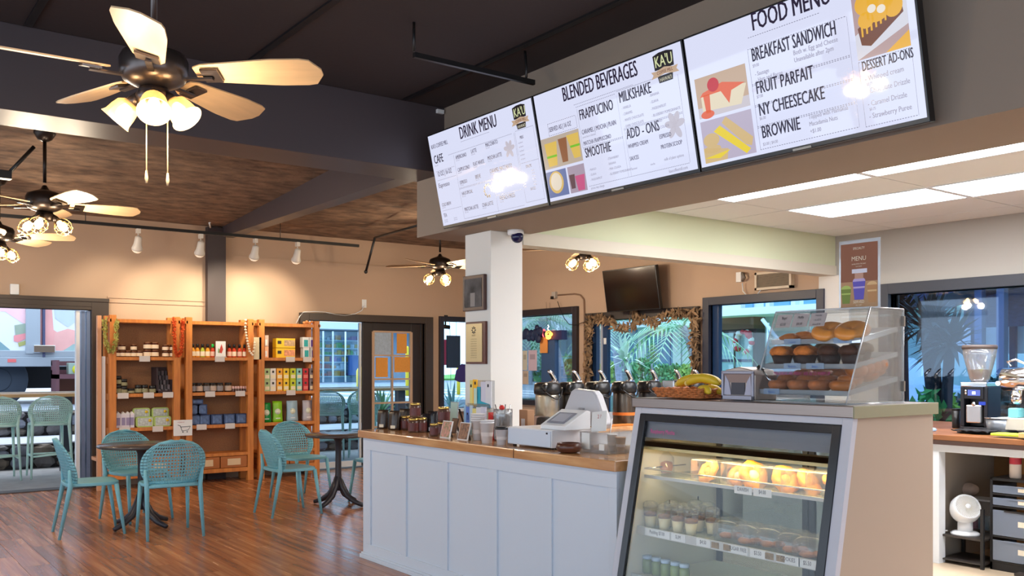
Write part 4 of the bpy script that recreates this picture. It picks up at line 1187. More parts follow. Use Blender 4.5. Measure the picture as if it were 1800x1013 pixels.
# ------------------------------------------------------------------ white panelled service counter
CX, CYN, CYF, CT = 3.25, 3.47, 6.25, .96
ctr = thing('service_counter', 'long white panelled counter running under the menu screens', 'counter', (CX, CYN, 0))
LC = CYF - CYN
MB().box(.02, .60, .0, LC, 0, .905).build('carcass', mat('counter_white', (206, 216, 228), .45), ctr)
M_cw = mat('counter_white', (206, 216, 228), .45)
ys = [ux(u, CX) - CYN for u in (650.5, 708, 780, 866, 961, 1070)]
sty = [(ys[0] + .0, LC)] ; wst = .085
stiles = [(ys[0], LC)]
for yv in ys[1:-1]: stiles.append((yv - .042, yv + .042))
stiles.append((0, ys[5]))
for (a, b) in stiles: MB().box(0, .02, a, b, .11, .815).build('stile', M_cw, ctr, bevel=.002)
MB().box(0, .02, 0, LC, .815, .905).build('top_rail', M_cw, ctr, bevel=.002)
MB().box(0, .02, 0, LC, .03, .11).build('bottom_rail', M_cw, ctr, bevel=.002)
edges = sorted([(a, b) for a, b in stiles])
for (a, b), (c, d) in zip(edges, edges[1:]):
    MB().box(.012, .0205, b, c, .11, .815).build('panel', M_cw, ctr)
MB().box(-.02, .02, 0, LC + .02, 0, .03).box(-.012, .02, 0, LC + .01, .03, .045).build('base_moulding', M_cw, ctr, bevel=.002)
wt = thing('worktop', 'honey coloured wood slab on top of the white counter', 'worktop', (CX - .03, CYN - .02, .905))
MB().box(0, .66, 0, LC + .05, 0.0, .055).build('wood_slab', M_wood, wt, bevel=.006)
MB().box(-.003, .001, .86, .864, .002, .053).build('seam', mat('dark_seam', (90, 56, 34), .7), wt)

# ------------------------------------------------------------------ things on the counter
def cpt(u, x): return Vector((x, ux(u, x), CT))
M_kraftb = mat('dark_coffee_pouch', (58, 44, 34), .3, noise=(50, .25))
def pouch(name, label, loc, w, h, m, lab, group, rz=-PI / 2 + .55):
    t = thing(name, label, 'pouch', loc, rz, group)
    mb = MB(); n = 8; vs = []
    for i in range(n + 1):
        q = i / n; dd = .030 * (1 - q) ** .6 + .002; ww = w / 2 * (.86 + .16 * q)
        vs += [(-ww, -dd, h * q), (ww, -dd, h * q), (ww, dd, h * q), (-ww, dd, h * q)]
    fs = [(0, 3, 2, 1), (4 * n, 4 * n + 1, 4 * n + 2, 4 * n + 3)]
    for i in range(n):
        for a in range(4): b = (a + 1) % 4; fs.append((4 * i + a, 4 * i + b, 4 * i + 4 + b, 4 * i + 4 + a))
    mb.add(vs, fs, True); mb.build('pouch_body', m, t)
    MB().box(-w * .22, w * .22, -.034, -.029, h * .08, h * .24).build('paper_label', lab, t)
    MB().box(-w / 2 * 1.0, w / 2 * 1.0, -.0045, .0045, h * .93, h * .96).build('seal_strip', mat('black_seal', (30, 26, 24), .4), t)
    return t
g = 'coffee pouches on the counter'
pouch('coffee_pouch', 'dark coffee pouch at the very end of the counter by the french door', cpt(674, 3.45), .085, .145, M_kraftb, L_w, g)
pouch('coffee_pouch', 'dark coffee pouch, second from the french door end of the counter', cpt(694, 3.45), .085, .145, M_kraftb, L_w, g)
pouch('coffee_pouch', 'dark coffee pouch behind the glass jars on the counter', cpt(712, 3.62), .085, .150, M_kraftb, L_w, g)
pouch('coffee_pouch', 'black and silver coffee pouch between the two jar groups', cpt(761, 3.55), .075, .155, mat('black_silver_pouch', (40, 38, 42), .25), mat('silver_label', (190, 188, 186), .35), g)
pouch('coffee_pouch', 'small black pouch peeking out behind the stacked candle jars', cpt(745, 3.66), .09, .12, mat('black_silver_pouch', (40, 38, 42), .25), mat('silver_label', (190, 188, 186), .35), g)
g = 'maroon labelled glass jars on the counter'
M_mar = mat('maroon_label', (96, 40, 34), .45); M_jg = mat('dark_glass_jar', (92, 66, 56), .12); M_gold = mat('gold_lid', (206, 170, 90), .25, metal=.8)
jx = [(713, 3.52, 0, .040, .105, 'left end of the lower row'), (727, 3.42, 0, .040, .105, 'lower row, directly under the raised jar'), (741, 3.48, 0, .042, .108, 'right end of the lower row'),
      (730, 3.45, .109, .040, .105, 'standing on top of the lower row'), (780, 3.50, .09, .042, .105, 'raised on a small jar beside the tile pictures'), (763, 3.36, 0, .030, .088, 'small one tucked beside the flower tile'), (779, 3.50, 0, .044, .088, 'lower one hidden behind the flower tile')]
for (u, x, z, r, h, tx) in jx:
    p = cpt(u, x)
    jar('glass_jar', 'maroon labelled glass jar, ' + tx, 'jar', (p.x, p.y, p.z + z), r, h, M_jg, M_mar, M_gold, g, rz=0, lidh=.14)
def stand_pic(name, label, u, x, w, h, m_art, noise, frame, lean=.25, group=None):
    t = thing(name, label, 'picture', cpt(u, x), -PI / 2, group)
    M = RX(-lean)
    MB().box(-w / 2, w / 2, 0, .008, 0, h, M).build('tile_edge', frame, t, bevel=.001)
    MB().box(-w / 2 + .006, w / 2 - .006, -.0015, .001, .006, h - .006, M).build('art_panel', m_art, t)
    MB().box(-.01, .01, .0, .004, 0, h * .8, T4(0, h * .52, 0) @ RX(.35)).build('easel_leg', M_black, t)
    return t
M_t1 = mat('flower_tile_art', (96, 120, 70), .6, noise=(45, .3, (226, 150, 140))); M_t2 = mat('sunset_tile_art', (76, 56, 48), .6, noise=(45, .3, (170, 120, 90)))
stand_pic('picture_tile', 'glossy tile picture of pink and green flowers leaning on the counter', 781, 3.33, .118, .118, M_t1, 0, M_paper, group=None)
stand_pic('picture_tile', 'glossy brown tile picture with a white edge, beside the flower tile', 812, 3.33, .118, .118, M_t2, 0, M_paper, group=None)
stand_pic('wooden_plaque', 'small brown wooden plaque standing behind the tile pictures', 795, 3.62, .08, .11, mat('plaque_wood', (120, 84, 58), .5), 0, mat('plaque_edge', (70, 46, 32), .5))
stand_pic('clear_sign', 'pale green clear sign standing behind the raised maroon jar', 796, 3.70, .10, .22, mat('pale_green_sheet', (176, 202, 190), .3), 0, M_acryl_e, lean=.06)
# brochure rack: clear two tier holder with coloured cards
rk = thing('brochure_rack', 'clear two tier rack crammed with colourful brochures in front of the column', 'rack', cpt(840, 3.58), -PI / 2)
x0 = -.135
MB().box(x0, .135, .04, .045, .0, .385).box(x0, .135, -.03, -.026, .0, .07).box(x0, .135, .0, .004, .19, .225).box(x0, x0 + .004, -.03, .045, 0, .18).box(.131, .135, -.03, .045, 0, .18).box(x0, .135, -.03, .045, 0, .005).build('clear_holder', M_acryl, rk)
def fl_(nm, c): return mat('print_' + nm, c, .6)
tops = [(-.130, -.095, .21, .385, 'pale_yellow', (226, 214, 130)), (-.095, -.045, .205, .39, 'golden', (244, 182, 20)), (-.045, .005, .20, .34, 'teal', (20, 160, 186)), (.0, .06, .20, .375, 'lilac_white', (206, 206, 222)), (.06, .125, .20, .38, 'white', (216, 216, 222))]
for (a, b, c, d, nm, cc) in tops:
    MB().box(a, b, .022, .030, c, d).build('brochure', fl_(nm, cc), rk)
MB().box(-.072, -.035, .014, .019, .215, .33).build('brochure', fl_('pale_jade', (190, 216, 200)), rk)
MB().prism([(-.04, .20), (.125, .20), (.11, .225), (.02, .24), (-.03, .25)], -.0205, -.0195, RX(PI / 2)).build('brochure_print', fl_('teal', (20, 160, 186)), rk)
lows = [(-.155, -.13, .0, .19, 'sky', (150, 190, 220)), (-.13, -.085, .0, .18, 'blue', (90, 124, 200)), (-.085, -.05, 0, .19, 'ice', (186, 206, 220)), (-.05, -.005, 0, .17, 'pale_yellow', (226, 214, 130)), (-.005, .05, 0, .18, 'white', (216, 216, 222)), (.05, .11, 0, .185, 'lilac_white', (206, 206, 222))]
for (a, b, c, d, nm, cc) in lows:
    MB().box(a + .01, b + .01, -.018, -.010, c + .008, d + .022).build('brochure', fl_(nm, cc), rk)
MB().prism([(.0, .06), (.05, .06), (.05, .09), (.0, .11)], .0185, .0195, RX(PI / 2)).build('brochure_print', fl_('orange', (250, 170, 30)), rk)
for (a, b, z_, nm, cc) in ((-.13, -.095, .0, 'lime', (196, 214, 120)), (-.085, -.05, .0, 'aqua', (120, 200, 206)), (-.12, -.09, .10, 'navy', (60, 90, 150))):
    MB().box(a + .012, b + .008, -.0200, -.0185, .01 + z_, .045 + z_).build('brochure_print', fl_(nm, cc), rk)
for (a, z_) in ((-.115, .335), (-.065, .355), (.09, .34), (-.02, .13), (.03, .14), (-.10, .14)):
    MB().box(a - .008, a + .008, (.0205 if z_ > .2 else -.0195), (.022 if z_ > .2 else -.018), z_, z_ + .02).build('code_mark', M_ink, rk)
# cups
M_cup = mat('white_cup_paper', (232, 230, 230), .5)
def cup(label, u, x, r, h, n, lid=None, group='paper cups on the counter'):
    t = thing('paper_cup' if n == 1 else 'cup_stack', label, 'cup', cpt(u, x), 0, group)
    for k in range(n):
        z = k * .014
        MB().lathe([(r * .72, z), (r * .98, z + h), (r * 1.03, z + h), (r * 1.03, z + h + .006), (r * .95, z + h + .006)], 20).build('cup', M_cup, t)
    z = (n - 1) * .014
    MB().lathe([(r * .82, h * .35), (r * .87, h * .55)], 20, cap=False).build('print_mark', mat('faint_stamp', (214, 204, 198), .6), t)
    if lid: MB().lathe([(r * 1.06, z + h), (r * 1.06, z + h + .010), (r * .9, z + h + .018), (r * .86, z + h + .018)], 20).build('lid', M_plastic_b, t)
    return t
cup('tall stack of white paper cups beside the brochure rack', 840, 3.42, .045, .125, 4)
cup('shorter stack of white paper cups, in front of the tall stack', 856, 3.33, .045, .125, 2)
cup('single white paper cup with a black lid in front of the straw jar', 882, 3.33, .040, .095, 1, True)
cup('single white paper cup without lid next to the cash drawer', 900, 3.42, .040, .095, 1)
o = MB().prism([(-.03, 0), (.03, 0), (.025, .16), (-.02, .18)], -.02, .02, RX(PI / 2)).build('red_pouch', mat('bright_red_foil', (206, 40, 34), .4), loc=cpt(866, 3.50)); o.rotation_euler.z = -PI / 2
tag(o, 'bright red foil pouch behind the white cups', 'pouch')
t = thing('straw_jar', 'clear jar full of dark coffee beans and straws in front of the column', 'jar', cpt(884, 3.52) , 0)
MB().lathe([(.050, 0), (.060, .02), (.062, .17), (.062, .205)], 22, cap=False).build('glass_body', M_plastic_c, t, solid=.003)
MB().lathe([(.045, .09), (.057, .095), (.057, .16), (.02, .175)], 18).build('dark_contents', mat('dark_beans', (44, 34, 30), .6, noise=(80, .4)), t)
MB().lathe([(.047, .006), (.055, .01), (.056, .07), (.03, .08)], 18).build('pale_contents', mat('pale_sachets', (206, 202, 196), .7, noise=(60, .2)), t)
MB().ball(-.03, -.03, .215, .018).build('red_cap', mat('bright_red_foil', (206, 40, 34), .4), t)
for k in range(4): MB().tube([(.01 * k - .01, .02 - .01 * k, .1), (.03 * k - .04, .03 - .015 * k, .235)], .003, 5).build('straw', M_plastic_c if k % 2 else M_black, t)
# cash drawer, printer, monitor
u0, u1, u2 = 893, 968, 1013
p0 = cpt(893, 3.36); p1 = cpt(968, 3.36)
ya_, yb_ = ux(970, 3.34), ux(893, 3.34)
cdw = thing('cash_drawer', 'white cash drawer box under the payment terminal', 'cash drawer', (3.34, ya_, CT))
W_ = yb_ - ya_
MB().box(0, .36, 0, W_, .012, .115).build('drawer_body', mat('matt_white_box', (222, 224, 228), .4), cdw, bevel=.004)
MB().box(-.006, .0, .006, W_ - .006, .016, .108).build('drawer_front', mat('cool_white_front', (206, 216, 230), .4), cdw, bevel=.002)
for (a, b) in ((.03, .03), (.03, W_ - .03), (.33, .03), (.33, W_ - .03)): MB().cyl(a, b, 0, .012, .012, n=10).build('rubber_foot', M_black, cdw)
MB().box(-.008, -.005, .03, .045, .09, .10).build('keyhole', M_ink, cdw)
pr = thing('payment_terminal', 'white tablet style payment terminal with a grey screen on the cash drawer', 'terminal', (3.40, ux(982, 3.42), CT + .115), -PI / 2)
MB().prism([(-.02, 0), (.17, 0), (.17, .105), (.14, .112), (-.02, .025)], -.12, .11, RY(-PI / 2) @ RZ(PI / 2) @ Matrix.Scale(1, 4) if 0 else Matrix(((0, 0, 1, 0), (1, 0, 0, 0), (0, 1, 0, 0), (0, 0, 0, 1)))).build('terminal_body', M_plastic_w, pr, bevel=.004)
MB().box(-.085, .07, .0, .115, 0, .003, T4(0, .0, .038) @ RX(.50)).build('display', mat('grey_blue_display', (120, 124, 140), .25), pr)
MB().box(-.065, .05, .015, .10, .003, .004, T4(0, .0, .038) @ RX(.50)).build('screen_text', mat('pale_display', (164, 168, 182), .3), pr)
mn = thing('monitor', 'large grey touch monitor seen from behind, tilted back over the counter', 'monitor', (3.66, ux(1018, 3.66), CT - .02))
mn.rotation_euler = (0, 0, -PI / 2)
poly = [(-.205, .14), (.20, .10), (.215, .13), (.13, .30), (.10, .325), (-.07, .335), (-.10, .32)]
MB().prism(poly, -.03, .03, T4(0, .05, .03) @ RX(.5) @ Matrix.Scale(1.0, 4) @ RX(PI / 2 - .5)).build('back_shell', mat('soft_grey_shell', (190, 190, 196), .4), mn, bevel=.010)
MB().cyl(0, .02, 0, .25, .026, n=18).build('stand_pole', mat('soft_grey_shell', (190, 190, 196), .4), mn)
MB().box(-.10, .10, -.03, .12, 0, .014).build('stand_foot', mat('soft_grey_shell', (190, 190, 196), .4), mn, bevel=.004)
t = thing('question_sign', 'small tilted white sign reading two and a question mark behind the terminal', 'sign', (3.50, ux(1052, 3.50), CT + .115), -PI / 2 + .1)
MB().box(-.055, .055, 0, .004, 0, .115, RX(-.2) @ RY(-.12)).build('sign_sheet', M_paper, t)
mb = MB(); text_into(mb, [('2', -.012, .075, .022, 1, 'LEFT'), ('?', .008, .075, .022, 1, 'LEFT')], RX(-.2) @ RY(-.12) @ T4(0, -.002, 0) @ RX(PI / 2)); mb.build('lettering', mat('rose_ink', (190, 110, 110), .8), t)
t = thing('clear_bin', 'clear plastic bin with a paper note beside the cash drawer', 'bin', (3.42, ux(1043, 3.42), CT))
MB().box(0, .003, -.115, .115, 0, .115).box(.30, .303, -.115, .115, 0, .115).box(0, .303, -.115, -.112, 0, .115).box(0, .303, .112, .115, 0, .115).box(0, .303, -.115, .115, 0, .003).build('bin_walls', clear('hazy_plastic', (245, 246, 247), .04, rough=.1, haze=.12, hcol=(205, 205, 205)), t)
MB().box(-.003, -.001, .03, .095, .02, .11).build('paper_note', M_paper, t)
MB().box(-.003, -.001, -.09, -.05, .02, .055).build('round_sticker', M_paper, t)
t = thing('wooden_bowl', 'round dark wooden bowl at the front edge of the counter', 'bowl', cpt(1000, 3.33))
MB().lathe([(.040, 0), (.062, .008), (.073, .030), (.066, .055), (.058, .056), (.058, .046), (.0005, .030)], 30).build('bowl_body', mat('dark_koa_wood', (92, 52, 36), .3, noise=(6, .25)), t)
cup('small white cup at the near end of the counter', 1076, 3.60, .028, .09, 1, group='paper cups on the counter')
cup('brown paper cup beside the display case', 1091, 3.62, .030, .075, 1)
bpy.data.objects[[o.name for o in bpy.data.objects if o.get('label') == 'brown paper cup beside the display case'][0]].children[0].data.materials[0] = mat('kraft_cup', (176, 134, 98), .6)
o = MB().tube([(3.75, ux(1076, 3.75), 1.13), (3.68, ux(1077, 3.7), 1.05), (3.66, ux(1078, 3.68), .97)], .003, 6).build('white_cable', M_plastic_w); tag(o, 'thin white cable hanging from the monitor to the counter', 'cable')
# kraft bag and bits behind the drawer
p = Vector((3.80, ux(926, 3.80), CT))
t = thing('paper_bag', 'brown kraft paper bag with a white label next to the column', 'bag', (3.78, ux(930, 3.80), CT), -PI / 2)
MB().box(-.045, .045, -.03, .03, 0, .19).build('bag_body', mat('kraft_paper', (176, 134, 100), .8), t, bevel=.003)
MB().box(-.02, .02, -.032, -.029, .04, .13).build('paper_label', M_paper, t)
o = MB().lathe([(.03, 0), (.055, .10), (.05, .14), (.03, .15)], 18).build('dark_basket', mat('dark_woven', (50, 42, 38), .7, noise=(60, .4)), loc=(3.80, ux(957, 3.80), CT)); tag(o, 'dark woven cup behind the payment terminal', 'basket')

# framed pictures on the column
def on_col(u0, u1, v0, v1):
    a, b = PX(u0, v0, 3.874), PX(u1, v1, 3.874)
    return a.y, b.y, b.z, a.z
ya2, yb2, za2, zb2 = on_col(819, 856, 487, 545)
t = thing('framed_photo', 'dark framed black and white photograph high on the column', 'picture frame', (3.874, (ya2 + yb2) / 2, za2), -PI / 2)
w = ya2 - yb2; h = zb2 - za2
MB().box(-w / 2, w / 2, -.03, 0, 0, h).build('frame', mat('walnut_frame', (72, 46, 40), .4), t, bevel=.004)
MB().box(-w / 2 + .025, w / 2 - .025, -.032, -.029, .025, h - .025).build('photo_print', mat('grey_photo', (98, 96, 98), .7, noise=(9, .5, (40, 38, 40))), t)
MB().box(-.03, .03, -.0335, -.031, .03, h * .5).build('photo_figure', mat('pale_photo_shape', (140, 136, 134), .7), t)
ya2, yb2, za2, zb2 = on_col(823, 857, 567, 640)
t = thing('wall_plaque', 'wooden award plaque with a brass plate, lower on the column', 'plaque', (3.874, (ya2 + yb2) / 2, za2), -PI / 2)
w = ya2 - yb2; h = zb2 - za2
MB().box(-w / 2, w / 2, -.022, 0, 0, h).build('board', mat('reddish_wood_board', (92, 48, 38), .35), t, bevel=.003)
MB().box(-w / 2 + .008, w / 2 - .035, -.026, -.022, .015, h - .015).build('brass_plate', mat('pale_brass', (206, 188, 142), .35, metal=.3), t)
mb = MB()
for k in range(8):
    a = k * PI / 4
    mb.box(-.004, .004, -.0272, -.0258, .012, .028, T4(-.015, 0, h * .80) @ RY(a))
mb.build('star_mark', M_ink, t)
mb = MB(); text_into(mb, [('AWARD', -.015, h * .66, .012, .8, 'CENTER')] + [('presented with thanks', -.015, h * (.58 - .055 * k), .008, .8, 'CENTER') for k in range(9)], T4(0, -.0268, 0) @ RX(PI / 2)); mb.build('lettering', mat('engraved_grey', (140, 124, 92), .6), t)

# ------------------------------------------------------------------ refrigerated display case
DY0, DY1 = 2.173, 3.42
DXF, DXB, DT = 3.34, 3.95, 1.235
def fx(z): return DXF - .20 * (DT - z)            # slanted front
dc = thing('display_case', 'refrigerated pastry display case with a slanted glass front and steel top', 'display case', (DXF, DY0, 0))
def L(x, y, z): return (x - DXF, y - DY0, z)
def slab(mb, za, zb, y0, y1, d0, d1):
    """bar following the slanted front between heights, depth offsets d0..d1 behind it"""
    mb.add([L(fx(za) + d0, y0, za), L(fx(za) + d1, y0, za), L(fx(za) + d1, y1, za), L(fx(za) + d0, y1, za), L(fx(zb) + d0, y0, zb), L(fx(zb) + d1, y0, zb), L(fx(zb) + d1, y1, zb), L(fx(zb) + d0, y1, zb)],
           [(0, 3, 2, 1), (4, 5, 6, 7), (0, 1, 5, 4), (1, 2, 6, 5), (2, 3, 7, 6), (3, 0, 4, 7)], False)
M_case = mat('case_beige_side', (178, 160, 142), .45); M_casew = mat('case_white_frame', (196, 198, 208), .4); M_casein = mat('case_inner_white', (226, 218, 196), .5)
# side panels (trapezoid)
for (a, b, m, nm) in ((DY0, DY0 + .02, M_case, 'side_panel'), (DY1 - .02, DY1, M_casein, 'side_panel')):
    mb = MB(); pl = [(fx(.28) - DXF, .0), (DXB - DXF, .0), (DXB - DXF, DT), (0, DT), (fx(.30) - DXF, .30)]
    mb.add([(x, a - DY0, z) for x, z in pl] + [(x, b - DY0, z) for x, z in pl], [(0, 1, 2, 3, 4), (9, 8, 7, 6, 5)] + [(k, 5 + k, 5 + (k + 1) % 5, (k + 1) % 5) for k in range(5)], False)
    mb.build(nm, m, dc)
fr = MB(); slab(fr, .30, DT, DY0 - .003, DY0 + .045, -.004, .03); slab(fr, .30, DT, DY1 - .045, DY1, -.004, .03); slab(fr, DT - .03, DT, DY0 + .045, DY1 - .045, -.004, .03)
fr.build('front_frame', M_casew, dc, bevel=.002)
gk = MB(); za_, zb_ = .33, DT - .032
slab(gk, za_, zb_, DY0 + .045, DY0 + .085, -.010, .012); slab(gk, za_, zb_, DY1 - .085, DY1 - .045, -.010, .012); slab(gk, zb_ - .035, zb_, DY0 + .085, DY1 - .085, -.010, .012); slab(gk, za_, za_ + .04, DY0 + .085, DY1 - .085, -.010, .012)
gk.build('black_gasket_frame', mat('satin_black_frame', (24, 24, 30), .22), dc, bevel=.002)
gl = MB(); slab(gl, za_ + .03, zb_ - .03, DY0 + .08, DY1 - .08, .000, .005); gl.build('front_glass', clear('case_glass', (252, 253, 253), .015, fr=.35), dc)
hd = MB(); slab(hd, 1.085, 1.165, DY0 + .03, DY1 - .03, .02, .03); hd.build('header_panel', mat('blue_grey_header', (128, 132, 142), .5), dc)
MB().box(fx(.0) - DXF + .0, .60, 0.0, DY1 - DY0, 0, .29).build('base_cabinet', M_casew, dc)
st_ = MB().box(-.02, DXB - DXF + .01, -.012, DY1 - DY0 + .01, DT, DT + .048)
st_.build('steel_top', M_steel, dc, bevel=.003)
MB().box(-.022, DXB - DXF + .012, -.020, -.012, DT - .002, DT + .049).build('top_end_piece', mat('olive_grey_end', (148, 144, 116), .5), dc, bevel=.002)
MB().box(.02, .6, .02, DY1 - DY0 - .02, .29, .30).build('floor_deck', M_casein, dc)
# back: dark sliding door frames with glass
bk = MB(); bx = DXB - DXF - .02
for yy in (.02, .60, .64, DY1 - DY0 - .05): bk.box(bx, bx + .02, yy, yy + .03, .30, DT - .03)
bk.box(bx, bx + .02, .02, DY1 - DY0 - .02, .30, .34).box(bx, bx + .02, .02, DY1 - DY0 - .02, DT - .10, DT)
bk.build('rear_door_frame', mat('dark_rear_frame', (58, 60, 66), .4), dc)
MB().box(bx + .008, bx + .012, .05, DY1 - DY0 - .05, .34, DT - .10).build('rear_glass', clear('rear_glass', (170, 180, 180), .08), dc)
MB().box(.03, .10, .02, DY1 - DY0 - .02, 1.035, 1.06).box(.03, .036, .02, DY1 - DY0 - .02, 1.02, 1.06).build('light_canopy', mat('cream_canopy', (232, 214, 160), .5), dc)
MB().box(.05, .09, .10, DY1 - DY0 - .22, 1.026, 1.034).build('light_strip', mat('case_light_strip', (255, 236, 190), .5, emit=(255, 224, 160), es=30), dc)
MB().box(.08, .10, .04, DY1 - DY0 - .04, .866, .869).build('light_strip', mat('added_low_strip_glow', (255, 236, 190), .5, emit=(255, 232, 190), es=6), dc)  # extra strip added under the top shelf only to brighten the case
for k in range(2):
    for j in range(14):
        MB().box(.22 + .22 * k, .226 + .22 * k, DY1 - DY0 - .0225, DY1 - DY0 - .0195, .36 + j * .06, .38 + j * .06).build('bracket_slot', M_ink, dc) if j % 3 == 0 else None
SHZ = [(.885, 3.375), (.62, 3.325), (.385, 3.28)]
for k, (z, xf) in enumerate(SHZ):
    x0_ = xf - DXF
    MB().box(x0_, .56, .03, DY1 - DY0 - .03, z - .008, z - .002).build('shelf', clear('glass_shelf', (235, 245, 240), .12, haze=.18, hcol=(220, 226, 216)) if k < 2 else M_casein, dc)
    rl = MB().box(x0_ - .008, x0_, .03, DY1 - DY0 - .03, z - (.012 if k == 0 else .03), z + (.004 if k == 0 else .012))
    rl.build('price_rail', mat('price_rail_plastic', (196, 196, 192), .35), dc)
    if k == 0: MB().tube([(x0_ - .004, .03, z + .035), (x0_ - .004, DY1 - DY0 - .03, z + .035)], .004, 6).tube([(x0_ - .004, DY1 - DY0 - .03, z + .035), (x0_ + .3, DY1 - DY0 - .03, z + .035)], .004, 6).build('wire_rail', M_chrome, dc)
def price(txt, u, k, w=.085, pic=False):
    z, xf = SHZ[k]
    y = ux(u, xf - .01)
    MB().box(xf - DXF - .0105, xf - DXF - .0085, y - DY0 - w / 2, y - DY0 + w / 2, z - .026, z + .010).build('price_strip', M_paper, dc)
    mb = MB(); text_into(mb, [(txt, 0, -.008, .018, .72, 'CENTER')], T4(xf - DXF - .0112, y - DY0, z - .005) @ RZ(-PI / 2) @ RX(PI / 2)); mb.build('price_lettering', M_ink, dc)
price('DANISH', 1306, 0, .10); price('$4.00', 1340, 0, .10)
price('Pudding $7.00', 1155, 1, .17); price('SLIM', 1192, 1, .09); price('$4.50', 1236, 1, .085); price('SUGAR FREE', 1297, 1, .11); price('$3.50', 1332, 1, .085); price('COOKIES', 1385, 1, .12); price('$5.50', 1419, 1, .085)
z, xf = SHZ[1]
for u in (1257, 1278, 1352, 1372):
    y = ux(u, xf - .01); MB().box(xf - DXF - .0108, xf - DXF - .0085, y - DY0 - .022, y - DY0 + .022, z - .022, z + .006).build('price_picture', mat('tiny_food_print', (150, 122, 84), .6, noise=(60, .4)), dc)
mb = MB(); yy = ux(1150, fx(1.10)); text_into(mb, [('Raspberry Mocha', 0, 0, .022, .75, 'CENTER')], T4(fx(1.11) - DXF - .006, yy - DY0 - .06, 1.11) @ RZ(-PI / 2) @ RX(PI / 2 + .0)); mb.build('marker_lettering', mat('pink_marker', (220, 60, 150), .6), dc)

# pastries
M_dan = mat('golden_pastry', (226, 150, 56), .5, noise=(22, .35), bump=(30, .6)); M_glz = mat('cream_icing', (248, 230, 180), .4); M_ck = mat('baked_brown', (176, 112, 60), .6, noise=(26, .3), bump=(40, .4))
M_clam = clear('clamshell_plastic', (252, 253, 253), .05, rough=.06, haze=.07, fr=.35)
def shp(u, k, d): z, xf = SHZ[k]; x = xf + d; return Vector((x, ux(u, x), z))
g = 'danishes in clear boxes on the top shelf of the case'
dl = ['ring shaped danish, first of the lit row', 'small golden danish behind the price strip', 'long golden danish with white icing, middle of the row', 'round danish with a custard centre', 'danish near the dark frame side, folded edges', 'last danish of the row, half behind the frame']
for k, (u, r) in enumerate(((1251, .052), (1300, .045), (1322, .062), (1378, .058), (1415, .055), (1452, .045))):
    p = shp(u, 0, .09)
    t = thing('danish', dl[k], 'pastry', p + Vector((0, 0, r * .62)), 0, g); t.rotation_euler = (.15 * (k % 3 - 1), -.95, k * .4); r *= 1.12
    tor = []
    mb = MB(); n1, n2 = 18, 8; R_, r_ = r * .62, r * .36; vs = []; fs = []
    for i in range(n1):
        a = 2 * PI * i / n1
        for j in range(n2):
            b = 2 * PI * j / n2
            q = R_ + r_ * math.cos(b) * (1 + .12 * math.sin(5 * a))
            vs.append((q * math.cos(a) * (1.15), q * math.sin(a), .026 + r_ * .9 * math.sin(b) + .004 * math.sin(7 * a)))
    for i in range(n1):
        for j in range(n2):
            fs.append((i * n2 + j, ((i + 1) % n1) * n2 + j, ((i + 1) % n1) * n2 + (j + 1) % n2, i * n2 + (j + 1) % n2))
    mb.add(vs, fs, True); mb.build('crust', M_dan, t)
    MB().lathe([(.0005, .022), (r * .45, .026), (r * .3, .038), (.0005, .042)], 14).build('filling', [M_dan, M_glz, M_glz, mat('custard', (250, 196, 60), .35), M_dan, M_ck][k], t)
    c = thing('clear_clamshell', 'clear plastic clamshell over the ' + dl[k].split(',')[0] + ' ' + ['first in the lit row', 'behind the price strip', 'in the middle', 'with custard', 'with folded edges', 'at the dark frame'][k], 'food box', p, 0, 'clear boxes over the danishes')
    MB().box(-r - .02, r + .02, -r - .010, r + .010, 0, .105).build('lid_shell', M_clam, c, bevel=.008)
p = shp(1168, 0, .16)
t = thing('mini_loaf', 'small wrapped cake alone in the corner of the top case shelf', 'cake', p)
MB().lathe([(.035, 0), (.045, .03), (.040, .055), (.0005, .065)], 16).build('cake_body', M_ck, t)
MB().lathe([(.052, 0), (.05, .08), (.02, .11)], 16, cap=False).build('wrap', M_clam, t)
g = 'parfait cups on the middle shelf of the case'
k = 0
for (u, d) in ((1143, .06), (1168, .06), (1192, .06), (1215, .06), (1180, .16), (1204, .16), (1228, .16), (1252, .16), (1222, .27), (1243, .27)):
    p = shp(u, 1, d)
    row = 'front row' if d < .1 else ('second row' if d < .2 else 'back row')
    t = thing('parfait_cup', 'clear parfait cup with cream and granola, %s of the cups, %s' % (ORD[k], row), 'cup', p, 0, g)
    MB().lathe([(.026, 0), (.036, .10), (.038, .105)], 16, cap=False).build('clear_cup', M_clam, t)
    MB().lathe([(.024, .004), (.031, .06), (.0005, .062)], 14).build('cream_layer', M_glz, t)
    MB().lathe([(.031, .06), (.034, .075), (.0005, .085)], 14).build('granola_layer', mat('granola', (150, 104, 60), .8, noise=(90, .5)), t)
    MB().lathe([(.038, .10), (.037, .125), (.022, .135), (.0005, .137)], 16).build('dome_lid', M_clam, t)
    k += 1
g = 'domed cookie boxes on the middle shelf of the case'
for k, (u, d) in enumerate(((1285, .14), (1318, .10), (1358, .12), (1398, .10), (1428, .07))):
    p = shp(u, 1, d)
    t = thing('cookie_box', 'low clear domed box of brown cookies, %s from the parfait cups' % ORD[k], 'food box', p, 0, g)
    MB().lathe([(.080, .0), (.086, .03), (.084, .075), (.062, .098), (.0005, .102)], 24).build('dome', M_clam, t)
    for j in range(4):
        a = j * 1.6
        MB().lathe([(.028, 0), (.03, .008), (.02, .018), (.0005, .02)], 12, T4(.032 * math.cos(a), .032 * math.sin(a), .004 + .004 * j)).build('cookie', M_ck, t)
g = 'green drinks on the bottom shelf of the case'
